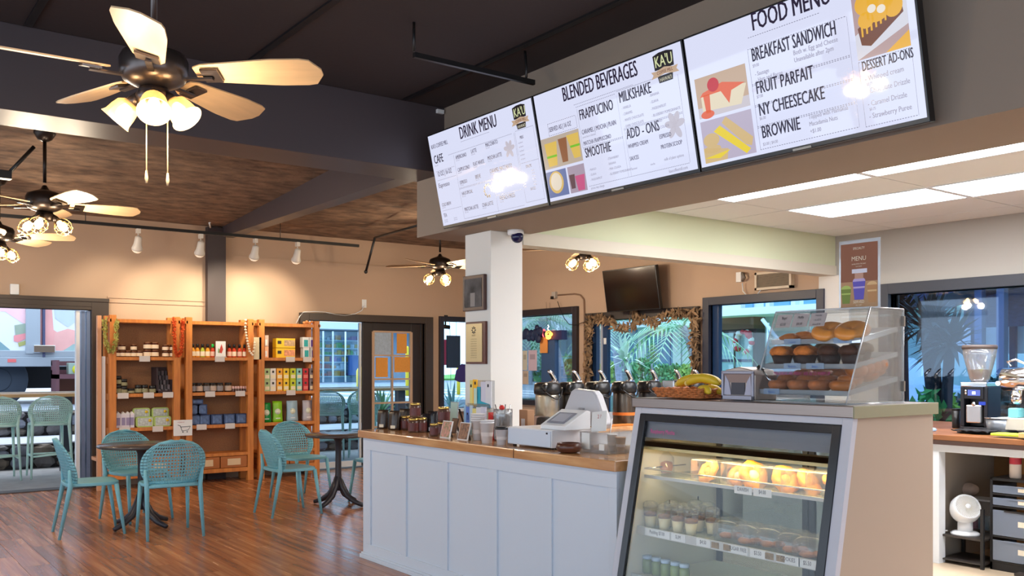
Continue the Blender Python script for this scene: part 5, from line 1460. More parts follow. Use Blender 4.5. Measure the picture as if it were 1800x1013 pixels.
for k, u in enumerate((1122, 1138, 1154, 1170, 1187, 1203)):
    p = shp(u, 2, .10)
    t = thing('juice_bottle', 'small green drink with a pale blue lid, %s in the bottom row of the case' % ORD[k], 'bottle', p, 0, g)
    MB().lathe([(.024, 0), (.026, .01), (.026, .06), (.020, .072)], 14).build('bottle_body', mat('green_juice', (120, 140, 60), .2), t)
    MB().lathe([(.024, .072), (.024, .088)], 14).build('cap', mat('pale_blue_cap', (190, 212, 236), .4), t)

# ------------------------------------------------------------------ on top of the case
TZ_ = DT + .048
bb = thing('fruit_basket', 'low woven wicker basket holding bananas on the steel top', 'basket', (3.50, ux(1222, 3.50), TZ_), -PI / 2)
M_wick = mat('orange_wicker', (186, 108, 54), .6, noise=(70, .4), bump=(60, .6))
hw_, hd_ = .145, .12
MB().box(-hw_, hw_, -hd_, hd_, .004, .012).build('basket_base', M_wick, bb)
for j in range(5):
    z = .012 + j * .009; e = .004 * j
    pts = [(-hw_ - e, -hd_ - e, z), (hw_ + e, -hd_ - e, z), (hw_ + e, hd_ + e, z), (-hw_ - e, hd_ + e, z), (-hw_ - e, -hd_ - e, z)]
    pp = []
    for a, b in zip(pts, pts[1:]):
        for q in range(12):
            f = q / 12; pp.append((a[0] + (b[0] - a[0]) * f, a[1] + (b[1] - a[1]) * f, z + .0025 * (1 if (q + j) % 2 else -1)))
    pp.append(pp[0]); MB().tube(pp, .0062, 6).build('wicker_strand', M_wick, bb)
M_ban = mat('ripe_banana', (226, 186, 40), .45, noise=(5, .12, (206, 180, 40)))
M_bt = mat('banana_tip', (236, 214, 130), .5)
def banana(label, loc, rz, L_, r, tilt, group='bananas in the wicker basket'):
    t = thing('banana', label, 'banana', loc, rz, group)
    pts = []; rs = []
    for i in range(11):
        q = i / 10; a = (q - .5) * 1.05
        pts.append((L_ * 1.05 * math.sin(a), 0, L_ * 1.05 * (math.cos(a) - math.cos(.525)) + tilt * q)); rs.append(r * (1 if .12 < q < .85 else (.55 + 3.7 * q if q <= .12 else max(.35, 1 - (q - .85) * 4.2))))
    MB().tube(pts, rs, 7).build('peel', M_ban, t)
    MB().ball(*pts[0], r * .62, n=8, m=6).build('cut_tip', M_bt, t)
    return t
bpz = TZ_ + .045
banana('uppermost long banana with a pale cut tip, greenish along its side', (3.46, ux(1236, 3.46), bpz + .03), PI / 2 + PI, .20, .023, .0)
banana('upper banana behind the long one, leaning the same way', (3.53, ux(1222, 3.53), bpz + .022), PI / 2 + PI + .2, .20, .023, .01)
banana('small lower banana with its blunt end towards us', (3.42, ux(1238, 3.42), bpz - .012), PI / 2 + PI - .5, .14, .020, .0)
banana('hindmost banana, only its tips showing over the others', (3.57, ux(1232, 3.57), bpz + .02), PI / 2 + PI + .45, .20, .022, .012)
banana('lowest banana lying along the wicker rim', (3.50, ux(1250, 3.50), bpz - .014), PI / 2 + PI - .2, .15, .020, .0)
# napkin dispenser
nd = thing('napkin_dispenser', 'grey metal napkin dispenser beside the clear pastry cabinet', 'dispenser', (3.42, ux(1298, 3.42), TZ_), -PI / 2)
w = .094
M_nd = mat('brushed_grey_shell', (150, 148, 160), .35, metal=.4)
MB().prism([(-w, .004), (w, .004), (w * 1.03, .12), (w * .8, .145), (0, .158), (-w * .8, .145), (-w * 1.03, .12)], .0, .16, Matrix(((1, 0, 0, 0), (0, 0, 1, 0), (0, 1, 0, 0), (0, 0, 0, 1)))).build('shell', mat('warm_steel_shell', (176, 160, 150), .35, metal=.5), nd, bevel=.004)
MB().box(-w, -w + .012, -.012, 0, .004, .135).box(w - .012, w, -.012, 0, .004, .135).box(-w, w, -.012, 0, .004, .026).box(-w, w, -.012, 0, .125, .140).build('bezel', M_nd, nd, bevel=.003)
MB().box(-w + .012, w - .012, -.003, .0, .085, .125).build('napkins', mat('brownish_napkin', (150, 128, 122), .7), nd)
MB().box(-w * .42, w * .42, -.004, .0, .028, .085).build('dark_opening', mat('charcoal_opening', (62, 62, 74), .5), nd)
MB().prism([(-w + .012, .028), (-w * .42, .028), (-w * .58, .09), (-w + .02, .118)], .0, .006, Matrix(((1, 0, 0, 0), (0, 0, -1, 0), (0, 1, 0, 0), (0, 0, 0, 1)))).build('side_guide', mat('pale_lilac_metal', (176, 176, 196), .4), nd)
MB().prism([(w * .42, .028), (w - .012, .028), (w - .02, .118), (w * .58, .09)], .0, .006, Matrix(((1, 0, 0, 0), (0, 0, -1, 0), (0, 1, 0, 0), (0, 0, 0, 1)))).build('side_guide', mat('pale_lilac_metal', (176, 176, 196), .4), nd)
# clear acrylic pastry cabinet, front slanted
AY0, AY1, AZ1 = 2.26, 2.75, 1.70
AXF, AXT, AXB = 3.42, 3.60, 3.86
ac = thing('pastry_cabinet', 'clear acrylic countertop pastry cabinet with three slanting tray levels', 'cabinet', (AXF, AY0, TZ_))
hz = AZ1 - TZ_
dx1 = AXT - AXF; dxb = AXB - AXF; dyy = AY1 - AY0
def ap(mb, pts, t_, off):  # thin polygon with thickness along y
    n = len(pts); mb.add([(x, off, z) for x, z in pts] + [(x, off + t_, z) for x, z in pts], [tuple(range(n)), tuple(range(2 * n - 1, n - 1, -1))] + [(k, n + k, n + (k + 1) % n, (k + 1) % n) for k in range(n)], False)
side = [(0, 0), (dxb, 0), (dxb, hz), (dx1, hz)]
mb = MB(); ap(mb, side, .004, 0); mb.build('side_pane', M_acryl, ac)
mb = MB(); ap(mb, side, .004, dyy - .004); mb.build('side_pane', M_acryl, ac)
mb = MB(); mb.add([(0, 0, 0), (.004, 0, 0), (.004, dyy, 0), (0, dyy, 0), (dx1, 0, hz), (dx1 + .004, 0, hz), (dx1 + .004, dyy, hz), (dx1, dyy, hz)], [(0, 3, 2, 1), (4, 5, 6, 7), (0, 1, 5, 4), (1, 2, 6, 5), (2, 3, 7, 6), (3, 0, 4, 7)], False); mb.build('front_pane', M_acryl, ac)
MB().box(dx1, dxb, 0, dyy, hz - .004, hz).build('top_pane', M_acryl, ac)
MB().box(0, dxb, 0, dyy, 0, .004).build('bottom_pane', M_acryl, ac)
MB().box(dxb - .004, dxb, 0, dyy, 0, hz).build('rear_door', M_acryl, ac)
eg = MB()
for yy in (0, dyy): eg.tube([(0, yy, 0), (dx1, yy, hz)], .0035, 6).tube([(dx1, yy, hz), (dxb, yy, hz)], .003, 6).tube([(dxb, yy, 0), (dxb, yy, hz)], .003, 6).tube([(0, yy, .002), (dxb, yy, .002)], .003, 6)
eg.tube([(dx1, 0, hz), (dx1, dyy, hz)], .0035, 6).tube([(dxb, 0, hz), (dxb, dyy, hz)], .003, 6).tube([(0, 0, .003), (0, dyy, .003)], .004, 6)
eg.build('polished_edges', M_acryl_e, ac)
for z_ in (.07, .36): MB().box(dxb - .006, dxb + .006, -.006, .010, z_ - .02, z_ + .025).build('hinge', mat('smoky_hinge', (130, 120, 110), .3), ac)
lv = []
for k, (zf, rise, nm) in enumerate(((.035, .06, 'lowest'), (.150, .055, 'middle'), (.262, .055, 'top'))):
    xf = dx1 * zf / hz + .02
    ln = dxb - .02 - xf
    tr_ = thing('pastry_tray', 'clear sloping tray, %s level of the acrylic cabinet' % nm, 'tray', (AXF + xf, AY0 + .012, TZ_ + zf), 0, 'trays of the acrylic cabinet')
    M = RY(-math.atan2(rise, ln)); wy = dyy - .024
    MB().box(0, ln, 0, wy, 0, .004, M).build('tray_floor', M_acryl, tr_)
    MB().box(0, .004, 0, wy, .0, .022, M).box(0, ln, 0, .004, 0, .022, M).box(0, ln, wy - .004, wy, 0, .022, M).box(ln - .004, ln, 0, wy, 0, .022, M).build('tray_rim', M_acryl_e, tr_)
    lv.append((AXF + xf, zf, rise / ln, ln))
def tpt(k, a, y, dz=.006):
    xf, zf, sl, ln = lv[k]
    return Vector((xf + a, AY0 + y, TZ_ + zf + a * sl + dz))
M_don = mat('sugar_bun', (186, 112, 66), .6, noise=(16, .25), bump=(200, .25)); M_ora = mat('glossy_bun', (206, 124, 60), .4, noise=(10, .25))
g = 'sugared buns in the lowest tray'
rows = ['front row', 'second row', 'third row', 'back row']
rnd = random.Random(11)
def bun(label, p, r, m, rz, group, name='sugar_bun', fl=.62):
    t = thing(name, label, 'bun', p, rz, group)
    mb = MB().ball(0, 0, r * fl, r * 1.12, r, r * fl, 14, 9)
    mb.v = [(x * (1 + .05 * math.sin(5 * z / r + x * 60)), y, z - (.012 * math.exp(-((x * x + y * y) / (.25 * r * r))) if z > r * fl else 0)) for x, y, z in mb.v]
    mb.build('crust', m, t)
    MB().lathe([(r * .26, 0), (r * .2, .004), (.0005, .005)], 10, T4(0, 0, r * fl * 2 - .014)).build('dimple', mat('bun_dimple', (140, 78, 44), .7), t)
    return t
cnt = 0
for rr in range(4):
    n = 4
    for j in range(n):
        a = .05 + rr * .092; y = .075 + j * .108 + (.018 if rr % 2 else 0)
        if a > lv[0][3] - .03: continue
        bun('cinnamon coloured sugared bun, lowest tray, %s, %s counting from the fan side' % (rows[rr], ORD[j]), tpt(0, a, y, .004 + .008 * rr), .050 + rnd.uniform(-.002, .002), M_don if j > 0 else M_ora, rnd.random() * 3, g)
        cnt += 1
for j in range(4):
    bun('glossy orange bun standing on edge near the cabinet side, %s' % ORD[j], tpt(0, .12 + j * .055, .05, .055), .046, M_ora, .2 * j, 'glossy buns along the side of the lowest tray', 'glossy_bun', .8)
g = 'muffins in dark paper cups'
M_mc = mat('dark_muffin_paper', (58, 38, 34), .6); M_m1 = mat('orange_muffin', (192, 112, 48), .7, noise=(40, .3), bump=(50, .6)); M_m2 = mat('cocoa_muffin', (74, 48, 36), .7, noise=(40, .3), bump=(50, .6)); M_m3 = mat('olive_muffin', (112, 84, 50), .7, noise=(40, .3), bump=(50, .6))
for (a, y, m, tx) in ((.05, .42, M_m1, 'orange topped muffin at the bananas side of the middle tray'), (.05, .29, M_m1, 'orange topped muffin in the centre front of the middle tray'), (.05, .165, M_m2, 'big chocolate muffin at the front of the middle tray'), (.05, .06, M_m2, 'grey brown muffin at the glass corner of the middle tray'),
                      (.13, .37, M_m2, 'dark muffin behind the two orange topped ones'), (.13, .24, M_m3, 'olive brown muffin in the second row of the middle tray'), (.13, .07, M_m3, 'small muffin with a pale streak near the cabinet side')):
    t = thing('muffin', tx, 'muffin', tpt(1, a, y), 0, g)
    MB().lathe([(.034, 0), (.050, .050)], 24).build('paper_cup', M_mc, t)
    mb = MB().lathe([(.051, .048), (.057, .058), (.053, .074), (.036, .087), (.0005, .092)], 20)
    mb.v = [(x * (1 + .04 * math.sin(x * 300 + y * 200)), y * (1 + .04 * math.cos(y * 260)), z + .002 * math.sin(x * 200 + y * 170)) for x, y, z in mb.v]
    mb.build('crown', m, t)
def crescent(label, p, rz, L_, r, m, group, name='croissant'):
    t = thing(name, label, 'pastry', p, rz, group)
    pts = []; rs = []
    for i in range(15):
        q = i / 14; a = (q - .5) * 2.2
        pts.append((L_ * .55 * math.sin(a), L_ * .5 * (1 - math.cos(a)), r * .8)); rs.append(max(.004, r * math.sin(PI * q) ** .6 * (1 + .10 * math.cos(q * 42))))
    MB().tube(pts, rs, 10).build('crust', m, t)
    return t
M_cr = mat('croissant_crust', (200, 116, 46), .45, noise=(14, .3)); 
crescent('croissant at the bananas side of the top tray', tpt(2, .04, .40), 1.4, .10, .022, M_cr, 'croissants on the top tray')
crescent('croissant in the middle of the group on the top tray', tpt(2, .06, .345), 1.7, .10, .024, M_cr, 'croissants on the top tray')
crescent('croissant nearest the bagels on the top tray', tpt(2, .05, .285), 1.5, .10, .02, M_cr, 'croissants on the top tray')
def bagel(label, p, rz):
    t = thing('bagel', label, 'bagel', p, rz, 'bagels on the top tray')
    mb = MB(); n1, n2 = 24, 10; vs = []; fs = []
    M = T4(0, 0, .040) @ RX(.55)
    for i in range(n1):
        a = 2 * PI * i / n1
        for j in range(n2):
            b = 2 * PI * j / n2; q = .037 + .035 * math.cos(b)
            vs.append(M @ Vector((q * 1.1 * math.cos(a), q * math.sin(a), .026 * math.sin(b))))
    for i in range(n1):
        for j in range(n2): fs.append((i * n2 + j, ((i + 1) % n1) * n2 + j, ((i + 1) % n1) * n2 + (j + 1) % n2, i * n2 + (j + 1) % n2))
    mb.add(vs, fs, True); mb.build('crust', mat('bagel_crust', (222, 146, 70), .35, noise=(8, .2)), t)
bagel('shiny golden bagel, the one nearer the croissants', tpt(2, .045, .20), -1.2)
bagel('shiny golden bagel, the one nearer the glass corner', tpt(2, .045, .085), -1.3)
o = MB().tube([(0, 0, 0), (.02, .02, .008), (.05, .03, .012)], .003, 6).build('cookie_straws', mat('pale_twist', (230, 200, 170), .6), loc=tpt(2, .06, .24, .012)); tag(o, 'thin pale twisted pastry sticks between croissants and bagels', 'pastry')
# cards with handwriting
def card(label, p, w, h, txt, ink, m=M_paper, lean=0.0, group='cards on the acrylic cabinet', nm='name_card'):
    t = thing(nm, label, 'card', p, -PI / 2, group)
    MB().box(-w / 2, w / 2, 0, .0015, 0, h, RX(-lean)).build('card_sheet', m, t)
    mb = MB(); rows_ = txt if isinstance(txt, list) else [txt]
    text_into(mb, [(tx, 0, h * (1 - (i + .75) / len(rows_)), h / len(rows_) * .42, .7, 'CENTER') for i, tx in enumerate(rows_)], RX(-lean) @ T4(0, -.001, 0) @ RX(PI / 2)); mb.build('lettering', ink, t, kind='stuff' if len(rows_) > 1 else None)
    return t
M_bi = mat('blue_marker', (60, 110, 190), .7); M_pi = mat('pink_marker_ink', (226, 70, 150), .7)
M_bc = clear('faint_blue_card', (214, 230, 246), .06, haze=.5, hcol=(196, 214, 236))
M_pk = mat('pinkish_note', (222, 204, 200), .7)
# price notes at the top of the slanted front pane, inside
lean_ = math.atan2(dx1, hz)
for k, (y, tx, lb) in enumerate(((.435, ['Bagel', '$2.50'], 'bagel price note at the top of the slanted pane, nearest the bananas'), (.345, ['Muffin', '$4.50'], 'muffin price note in the middle at the top of the slanted pane'), (.252, ['Malasadas', 'one $2.00', 'three $5.00'], 'three line price note at the top of the slanted pane'))):
    zz = hz - .075
    card(lb, (AXF + dx1 * zz / hz + .006, AY0 + y, TZ_ + zz), .082, .066, tx, M_ink, M_pk, lean=-lean_ * 0 + lean_, group='price notes in the pastry cabinet', nm='price_note')
for k, (lvk, y, tx, ink, lb) in enumerate(((1, .325, 'Blueberry', M_bi, 'blue handwritten card under the orange muffins'), (1, .205, 'Banana', M_bi, 'blue handwritten card under the chocolate muffin'), (2, .36, 'Croissant', M_bi, 'pale card in front of the croissants'), (2, .10, 'Everything', M_bi, 'pale card in front of the bagels'), (0, .40, 'Malasada', M_bi, 'pale blue card at the foot of the cabinet'))):
    p = tpt(lvk, -.006, y, .0)
    card(lb, p, .09 if lvk else .085, .026, tx, ink, M_bc, group='name cards on the tray rims')
mb = MB(); text_into(mb, [('MALASADAS ARE FRESH * ASK US TO WARM UP', 0, 0, .016, .62, 'CENTER')], T4(*(tpt(1, -.012, .27, -.026) + Vector((-.004, -.0, 0)))) @ RZ(-PI / 2) @ RX(PI / 2)); o = mb.build('pink_writing', M_pi); tag(o, 'line of pink marker lettering across the middle of the slanted pane', 'lettering')
# tongs
o = thing('tongs', 'black and steel tongs leaning inside the cabinet beside the buns', 'tongs', (3.50, ux(1356, 3.5), TZ_ + .055), -PI / 2)
MB().tube([(0, 0, .03), (-.05, 0, .085)], .006, 8).build('steel_arm', M_chrome, o)
MB().tube([(-.05, 0, .085), (-.075, 0, .105)], .010, 8).build('handle', M_black, o)
# drinks poster in a clear holder standing on the cabinet
a0, b0 = PX(1475, 537, 3.72), PX(1547, 537, 3.72)
t = thing('poster_stand', 'brown drinks menu poster in a clear stand on top of the pastry cabinet', 'poster', (3.72, (a0.y + b0.y) / 2, AZ1), -PI / 2)
w = a0.y - b0.y; h = PX(1513, 421, 3.72).z - AZ1
MB().box(-w / 2, w / 2, 0, .004, 0, h, RX(0)).box(-w / 2, w / 2, -.03, .05, 0, .004).build('clear_holder', M_acryl_e, t)
MS2 = RX(PI / 2)
def pp_(s, q): return (-w / 2 + w * s, h * q)
def prect(nm, m, rs, lift):
    mb = MB()
    for (s0, q0, s1, q1) in rs:
        (a, b), (c, d) = pp_(s0, q0), pp_(s1, q1); mb.quad((a, -lift, b), (c, -lift, b), (c, -lift, d), (a, -lift, d))
    mb.build(nm, m, t)
prect('poster_sheet', mat('poster_brown', (142, 84, 56), .5), [(.05, .03, .95, .95)], .002)
prect('poster_shelf', mat('poster_sand', (186, 142, 100), .5), [(.05, .03, .95, .40)], .0024)
def pcup(nm, m, s0, s1, q0, q1, cr):
    a, b = pp_(s0, q0); c, d = pp_(s1, q1); ww = c - a
    mb = MB(); mb.quad((a + ww * .14, -.003, b), (c - ww * .14, -.003, b), (c, -.003, d), (a, -.003, d)); mb.build(nm, m, t)
    mb = MB(); n = 16; mb.add([((a + c) / 2 + ww * .5 * math.cos(k * PI / n), -.0031, d + ww * .32 * math.sin(k * PI / n)) for k in range(n + 1)], [tuple(range(n + 1))], False); mb.build('drink_foam', cr, t)
    mb = MB(); mb.quad((a + ww * .06, -.0032, b + (d - b) * .62), (c - ww * .06, -.0032, b + (d - b) * .62), (c - ww * .03, -.0032, b + (d - b) * .72), (a + ww * .03, -.0032, b + (d - b) * .72)); mb.build('cup_stripe', cr, t)
pcup('green_cup', mat('poster_matcha', (120, 140, 50), .5), .06, .31, .09, .30, mat('poster_matcha_top', (180, 200, 100), .5)); pcup('purple_cup', mat('poster_purple', (92, 80, 190), .5), .35, .66, .14, .40, mat('poster_lilac', (190, 170, 220), .5)); pcup('tan_cup', mat('poster_latte', (190, 136, 84), .5), .70, .94, .09, .34, mat('poster_latte_top', (226, 186, 130), .5))
prect('cream_swirl', mat('poster_cream', (222, 222, 236), .5), [(.33, .52, .70, .58)], .003); prect('purple_cup_top', mat('poster_blush', (196, 150, 130), .5), [(.40, .44, .61, .52)], .0032)
mb = MB(); text_into(mb, [('MENU', 0, h * .70, h * .065, .95, 'CENTER'), ('specialty drinks of the season', 0, h * .645, h * .022, .62, 'CENTER'), ('iced or blended', 0, h * .61, h * .018, .62, 'CENTER'), ('SPECIALTY', 0, h * .86, h * .035, .8, 'CENTER'), ('SERVED', 0, h * .09, h * .042, .9, 'CENTER'), ('ALL DAY', 0, h * .05, h * .022, .8, 'CENTER')], T4(0, -.0036, 0) @ RX(PI / 2)); mb.build('lettering', mat('poster_ivory', (240, 226, 200), .6), t)

# ------------------------------------------------------------------ pass-through counter with airpots
pc = thing('airpot_counter', 'long white counter with a wood top carrying the row of airpots', 'counter', (4.30, 5.46, 0))
MB().box(0, 3.30, .03, .62, 0, .80).build('carcass', mat('cream_cabinet', (222, 216, 200), .5), pc)
MB().box(-.0, 3.3, .0, .65, .86, .915).box(0, 3.3, .0, .05, .80, .86).build('white_apron', M_white, pc)
MB().box(-.02, 3.32, -.03, .68, .915, .955).build('wood_top', M_wood, pc, bevel=.005)
MB().box(0, 3.3, .60, .64, .955, 1.03).build('upstand', M_cw, pc)
M_ap = mat('airpot_charcoal', (38, 34, 34), .3); M_aps = mat('airpot_bronze_steel', (104, 94, 84), .28, metal=.8)
def airpot(label, loc, body, band):
    t = thing('airpot', label, 'airpot', loc, 0, 'airpots on the pass-through counter')
    MB().lathe([(.078, 0), (.082, .01), (.082, .25), (.078, .27)], 28).build('body', body, t)
    if band: MB().lathe([(.0835, .075), (.0835, .10)], 28, cap=False).build('orange_band', mat('orange_band', (226, 120, 40), .5), t)
    MB().lathe([(.080, .262), (.090, .27), (.092, .30), (.088, .345), (.070, .358), (.0005, .36)], 28).build('lid', M_plastic_b, t)
    MB().tube([(.045, -.03, .35), (.03, -.035, .39), (-.01, -.05, .435), (-.035, -.055, .45)], [.020, .018, .016, .010], 8).build('lever', M_chrome, t)
    MB().box(.01, .06, -.05, .0, .345, .368).build('lever_base', M_chrome, t, bevel=.004)
    MB().tube([(-.06, -.055, .335), (-.085, -.08, .325), (-.088, -.084, .29)], [.022, .018, .012], 8).build('spout', M_plastic_b, t)
    pts = [(-.088 + .176 * (q / 10), -.03 - .055 * math.sin(PI * q / 10), .315 - .085 * math.sin(PI * q / 10)) for q in range(11)]
    pts = [(x * 1.05, y - .02, z) for x, y, z in pts]
    MB().tube(pts, .006, 6).build('carry_handle', M_black, t)
    t.scale = (1.16, 1.16, 1)
    return t
al = ['airpot with a bright steel body, nearest the column', 'airpot whose body hides behind the tilted monitor', 'airpot just past the monitor corner', 'airpot in the centre showing an orange band near its foot', 'airpot standing behind the near end of the steel case top', 'airpot just before the banana basket, a clear sheet edge beside it', 'last airpot, mostly hidden behind the bananas']
for k, u in enumerate((962, 1004, 1050, 1097, 1141, 1183, 1216)):
    airpot(al[k], (uy(u, 5.66), 5.66, .955), mat('brushed_silver_pot', (176, 166, 148), .3, metal=.9) if k == 0 else (M_aps if k in (3,) else M_ap), k in (3,))
for (u, hh, lb) in ((1166, .36, 'thin clear acrylic divider standing between two airpots'),):
    o = MB().box(-.008, .008, -.12, 0.0, 0, hh).build('clear_divider', M_acryl_e, loc=(uy(u, 5.60), 5.60, .955)); tag(o, lb, 'divider')
q = Vector((uy(1205, 5.60), 5.60, .955))
o = thing('label_post', 'narrow pale upright tag holder just before the last airpot', 'sign', q)
MB().box(-.018, .018, -.004, .004, 0, .39).build('post_sheet', mat('pale_beige_sheet', (206, 196, 184), .6), o)
for k in range(3): MB().box(-.010, .010, -.006, -.004, .26 + .035 * k, .275 + .035 * k).build('tag_mark', mat('brown_mark', (120, 96, 80), .7), o)
o = thing('orange_tray', 'orange tray with cups on the pass-through counter behind the near counter end', 'tray', (uy(1085, 5.56), 5.52, .955))
MB().box(-.14, .12, -.03, .05, 0, .012).build('tray_base', mat('orange_tray', (214, 130, 50), .5), o, bevel=.003)
o = MB().box(-.12, .12, -.06, .06, 0, .10).build('bread_box', mat('cocoa_box', (110, 84, 70), .6), bevel=.006, loc=(uy(932, 5.70), 5.66, .955)); tag(o, 'low brown box beside the first airpot near the column', 'box')

# ------------------------------------------------------------------ back counter with grinder and espresso machine
KX = 6.50
kc2 = thing('back_counter', 'back kitchen counter with an open bay under a wooden top', 'counter', (KX, -1.5, 0))
Lk = 3.62 + 1.5
MB().box(0, 1.5, Lk, Lk + 1.7, 0, .875).build('cabinet_end', M_white, kc2)
MB().box(-.03, 1.55, 0, Lk + 1.7, .905, .945).build('wood_top', mat('walnut_edge_top', (150, 96, 56), .35, noise=(3, .25)), kc2, bevel=.004)
MB().box(-.035, 1.55, .0, Lk + 1.71, .875, .905).build('dark_edge_band', mat('dark_umber_edge', (74, 52, 44), .5), kc2)
MB().box(0, 1.50, 0, Lk, .82, .875).build('apron', M_white, kc2)
MB().box(0, .09, Lk - .09, Lk, 0, .82).build('leg_panel', M_white, kc2, bevel=.003)
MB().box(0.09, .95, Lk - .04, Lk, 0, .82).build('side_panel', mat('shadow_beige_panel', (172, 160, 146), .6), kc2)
MB().box(.92, .95, 0, Lk - .04, 0, .82).build('rear_panel', mat('amber_plywood', (150, 108, 62), .6, noise=(3, .15)), kc2)
MB().box(.80, .92, Lk - .34, Lk - .22, 0, .82).build('stud', mat('raw_pine_stud', (178, 122, 64), .6), kc2)
MB().box(.04, .9, .02, Lk - .6, -.0, .02).build('plinth', mat('dark_plinth', (60, 52, 46), .7), kc2)
gr = thing('coffee_grinder', 'tall black coffee grinder with a clear bean hopper on the back counter', 'grinder', (7.15, ux(1722, 7.15), .945), -PI / 2)
MB().box(-.105, .105, -.10, .12, 0, .03).box(-.105, -.075, -.09, .12, .03, .34).box(.075, .105, -.09, .12, .03, .34).box(-.075, .075, -.0, .12, .03, .34).build('body', mat('grinder_black', (24, 24, 30), .3), gr, bevel=.006)
MB().box(-.10, .10, -.095, .12, .34, .372).build('steel_collar', M_chrome, gr, bevel=.004)
MB().box(-.075, .075, -.092, -.0, .245, .34).build('control_head', mat('grinder_black', (24, 24, 30), .3), gr, bevel=.004)
MB().box(-.045, .05, -.095, -.091, .27, .315).build('display', mat('grinder_display', (20, 20, 40), .3, emit=(110, 130, 230), es=.9), gr)
MB().box(-.010, .016, -.0965, -.095, .28, .302).build('display_digits', mat('display_digits', (200, 210, 250), .3, emit=(220, 230, 255), es=1.2), gr)
for z_ in (.285, .305): MB().lathe([(.008, 0), (.008, .008)], 12, T4(-.06, -.092, z_) @ RX(PI / 2)).build('button', M_chrome, gr)
MB().lathe([(.012, 0), (.018, .012), (.012, .03)], 14, T4(0, -.075, .215) @ RX(PI / 2 + .5)).build('outlet', M_chrome, gr)
MB().box(-.06, .06, -.095, -.02, .06, .20).build('catch_cup', mat('bright_steel_cup', (206, 204, 204), .22, metal=.9), gr, bevel=.01)
MB().box(.04, .09, -.093, -.085, .20, .225).build('blue_badge', mat('blue_badge', (30, 60, 170), .4), gr)
MB().lathe([(.055, .372), (.07, .40), (.115, .58), (.12, .635)], 28, cap=False).build('hopper', M_plastic_c, gr, solid=.003)
MB().lathe([(.052, .376), (.066, .40), (.085, .468), (.0005, .475)], 24).build('beans', mat('roasted_beans', (84, 46, 32), .5, noise=(120, .5)), gr)
MB().lathe([(.124, .630), (.126, .652), (.118, .66)], 28).build('hopper_lid', mat('grey_brown_lid', (92, 80, 76), .4), gr)
em = thing('espresso_machine', 'steel espresso machine with a lever, cut off by the photo edge', 'espresso machine', (7.10, ux(1822, 7.10), .945), -PI / 2)
MB().box(-.20, .45, -.18, .25, .03, .12).build('drip_base', mat('warm_white_base', (206, 200, 184), .35), em, bevel=.006)
MB().box(-.12, .45, -.0, .25, .12, .34).build('rear_body', mat('dark_machine_body', (50, 50, 56), .35), em, bevel=.006)
MB().lathe([(.05, -.20), (.085, -.18), (.092, 0), (.092, .40)], 24, T4(-.02, -.06, .40) @ RY(PI / 2)).build('steel_boiler', M_chrome, em)
MB().lathe([(.035, 0), (.045, .03), (.04, .10)], 18, T4(-.10, -.08, .22)).build('group_head', M_chrome, em)
MB().tube([(-.14, -.08, .50), (-.16, -.10, .53), (-.10, -.10, .545), (-.02, -.06, .50)], .010, 8).build('lever', M_chrome, em)
MB().ball(-.20, -.16, .37, .016).build('indicator_lamp', mat('machine_indicator', (255, 240, 220), .3, emit=(255, 236, 210), es=6), em)
MB().box(-.13, -.06, -.16, -.05, .12, .19).build('aqua_cup', mat('aqua_cup', (120, 200, 210), .4), em, bevel=.008)
for (u, x, r, h, nm, lb, m, cat) in ((1681, 7.25, .035, .15, 'small_shaker', 'small black shaker with a pale foot beside the grinder', M_plastic_b, 'shaker'), (1761, 7.0, .11, .11, 'steel_pan', 'round grey steel pan between grinder and espresso machine', mat('grey_steel_pan', (140, 146, 154), .35, metal=.6), 'pan')):
    t = thing(nm, lb, cat, (x, ux(u, x), .945)); MB().lathe([(r * .8, 0), (r * .9, .01), (r, h), (r * .93, h), (r * .8, .015)], 20).build('body', m, t)
    MB().lathe([(r * 1.05, h - .004), (r * 1.06, h + .006), (r * .9, h + .008)], 20).build('rim', M_chrome if nm == 'steel_pan' else M_plastic_b, t)
o = MB().box(-.16, .20, -.28, .40, 0, .010).build('rubber_mat', mat('black_rubber_mat', (28, 26, 26), .6), loc=(6.95, 3.15, .945), bevel=.003); tag(o, 'thin black rubber mat on the back counter in front of the grinder', 'mat')
mb = MB(); rnd = random.Random(5); n = 12; vs = []; fs = []
for i in range(n + 1):
    for j in range(6): vs.append((-.10 + .04 * j + .01 * math.sin(i), -.13 + .022 * i, .012 + .012 * abs(math.sin(i * .9 + j * 1.3))))
for i in range(n):
    for j in range(5): a = i * 6 + j; fs.append((a, a + 6, a + 7, a + 1))
o = mb.add(vs, fs, True).build('black_towel', mat('black_cloth', (26, 26, 30), .9), loc=(6.78, ux(1716, 6.78), .950), solid=.006); tag(o, 'crumpled black towel lying in front of the grinder', 'towel')
o = MB().box(-.07, .07, -.17, .17, 0, .018).build('lime_cloth', mat('lime_cloth', (190, 216, 60), .8), loc=(6.60, ux(1793, 6.60), .957), bevel=.006); tag(o, 'folded lime green cloth at the front of the back counter', 'cloth')
o = MB().box(-.03, .03, -.05, .05, 0, .035).build('wood_block', mat('pale_wood_block', (216, 176, 110), .5), loc=(6.47 + .035, ux(1806, 6.5), .957 + .0), bevel=.004); tag(o, 'pale wooden handle end at the counter edge', 'handle')
o = MB().lathe([(.05, 0), (.06, .01), (.05, .025), (.0005, .03)], 18).build('blue_lid', mat('pale_blue_lid', (150, 180, 214), .4), loc=(6.75, ux(1632, 6.75), .945)); tag(o, 'pale blue lid beside the beige case side', 'lid')

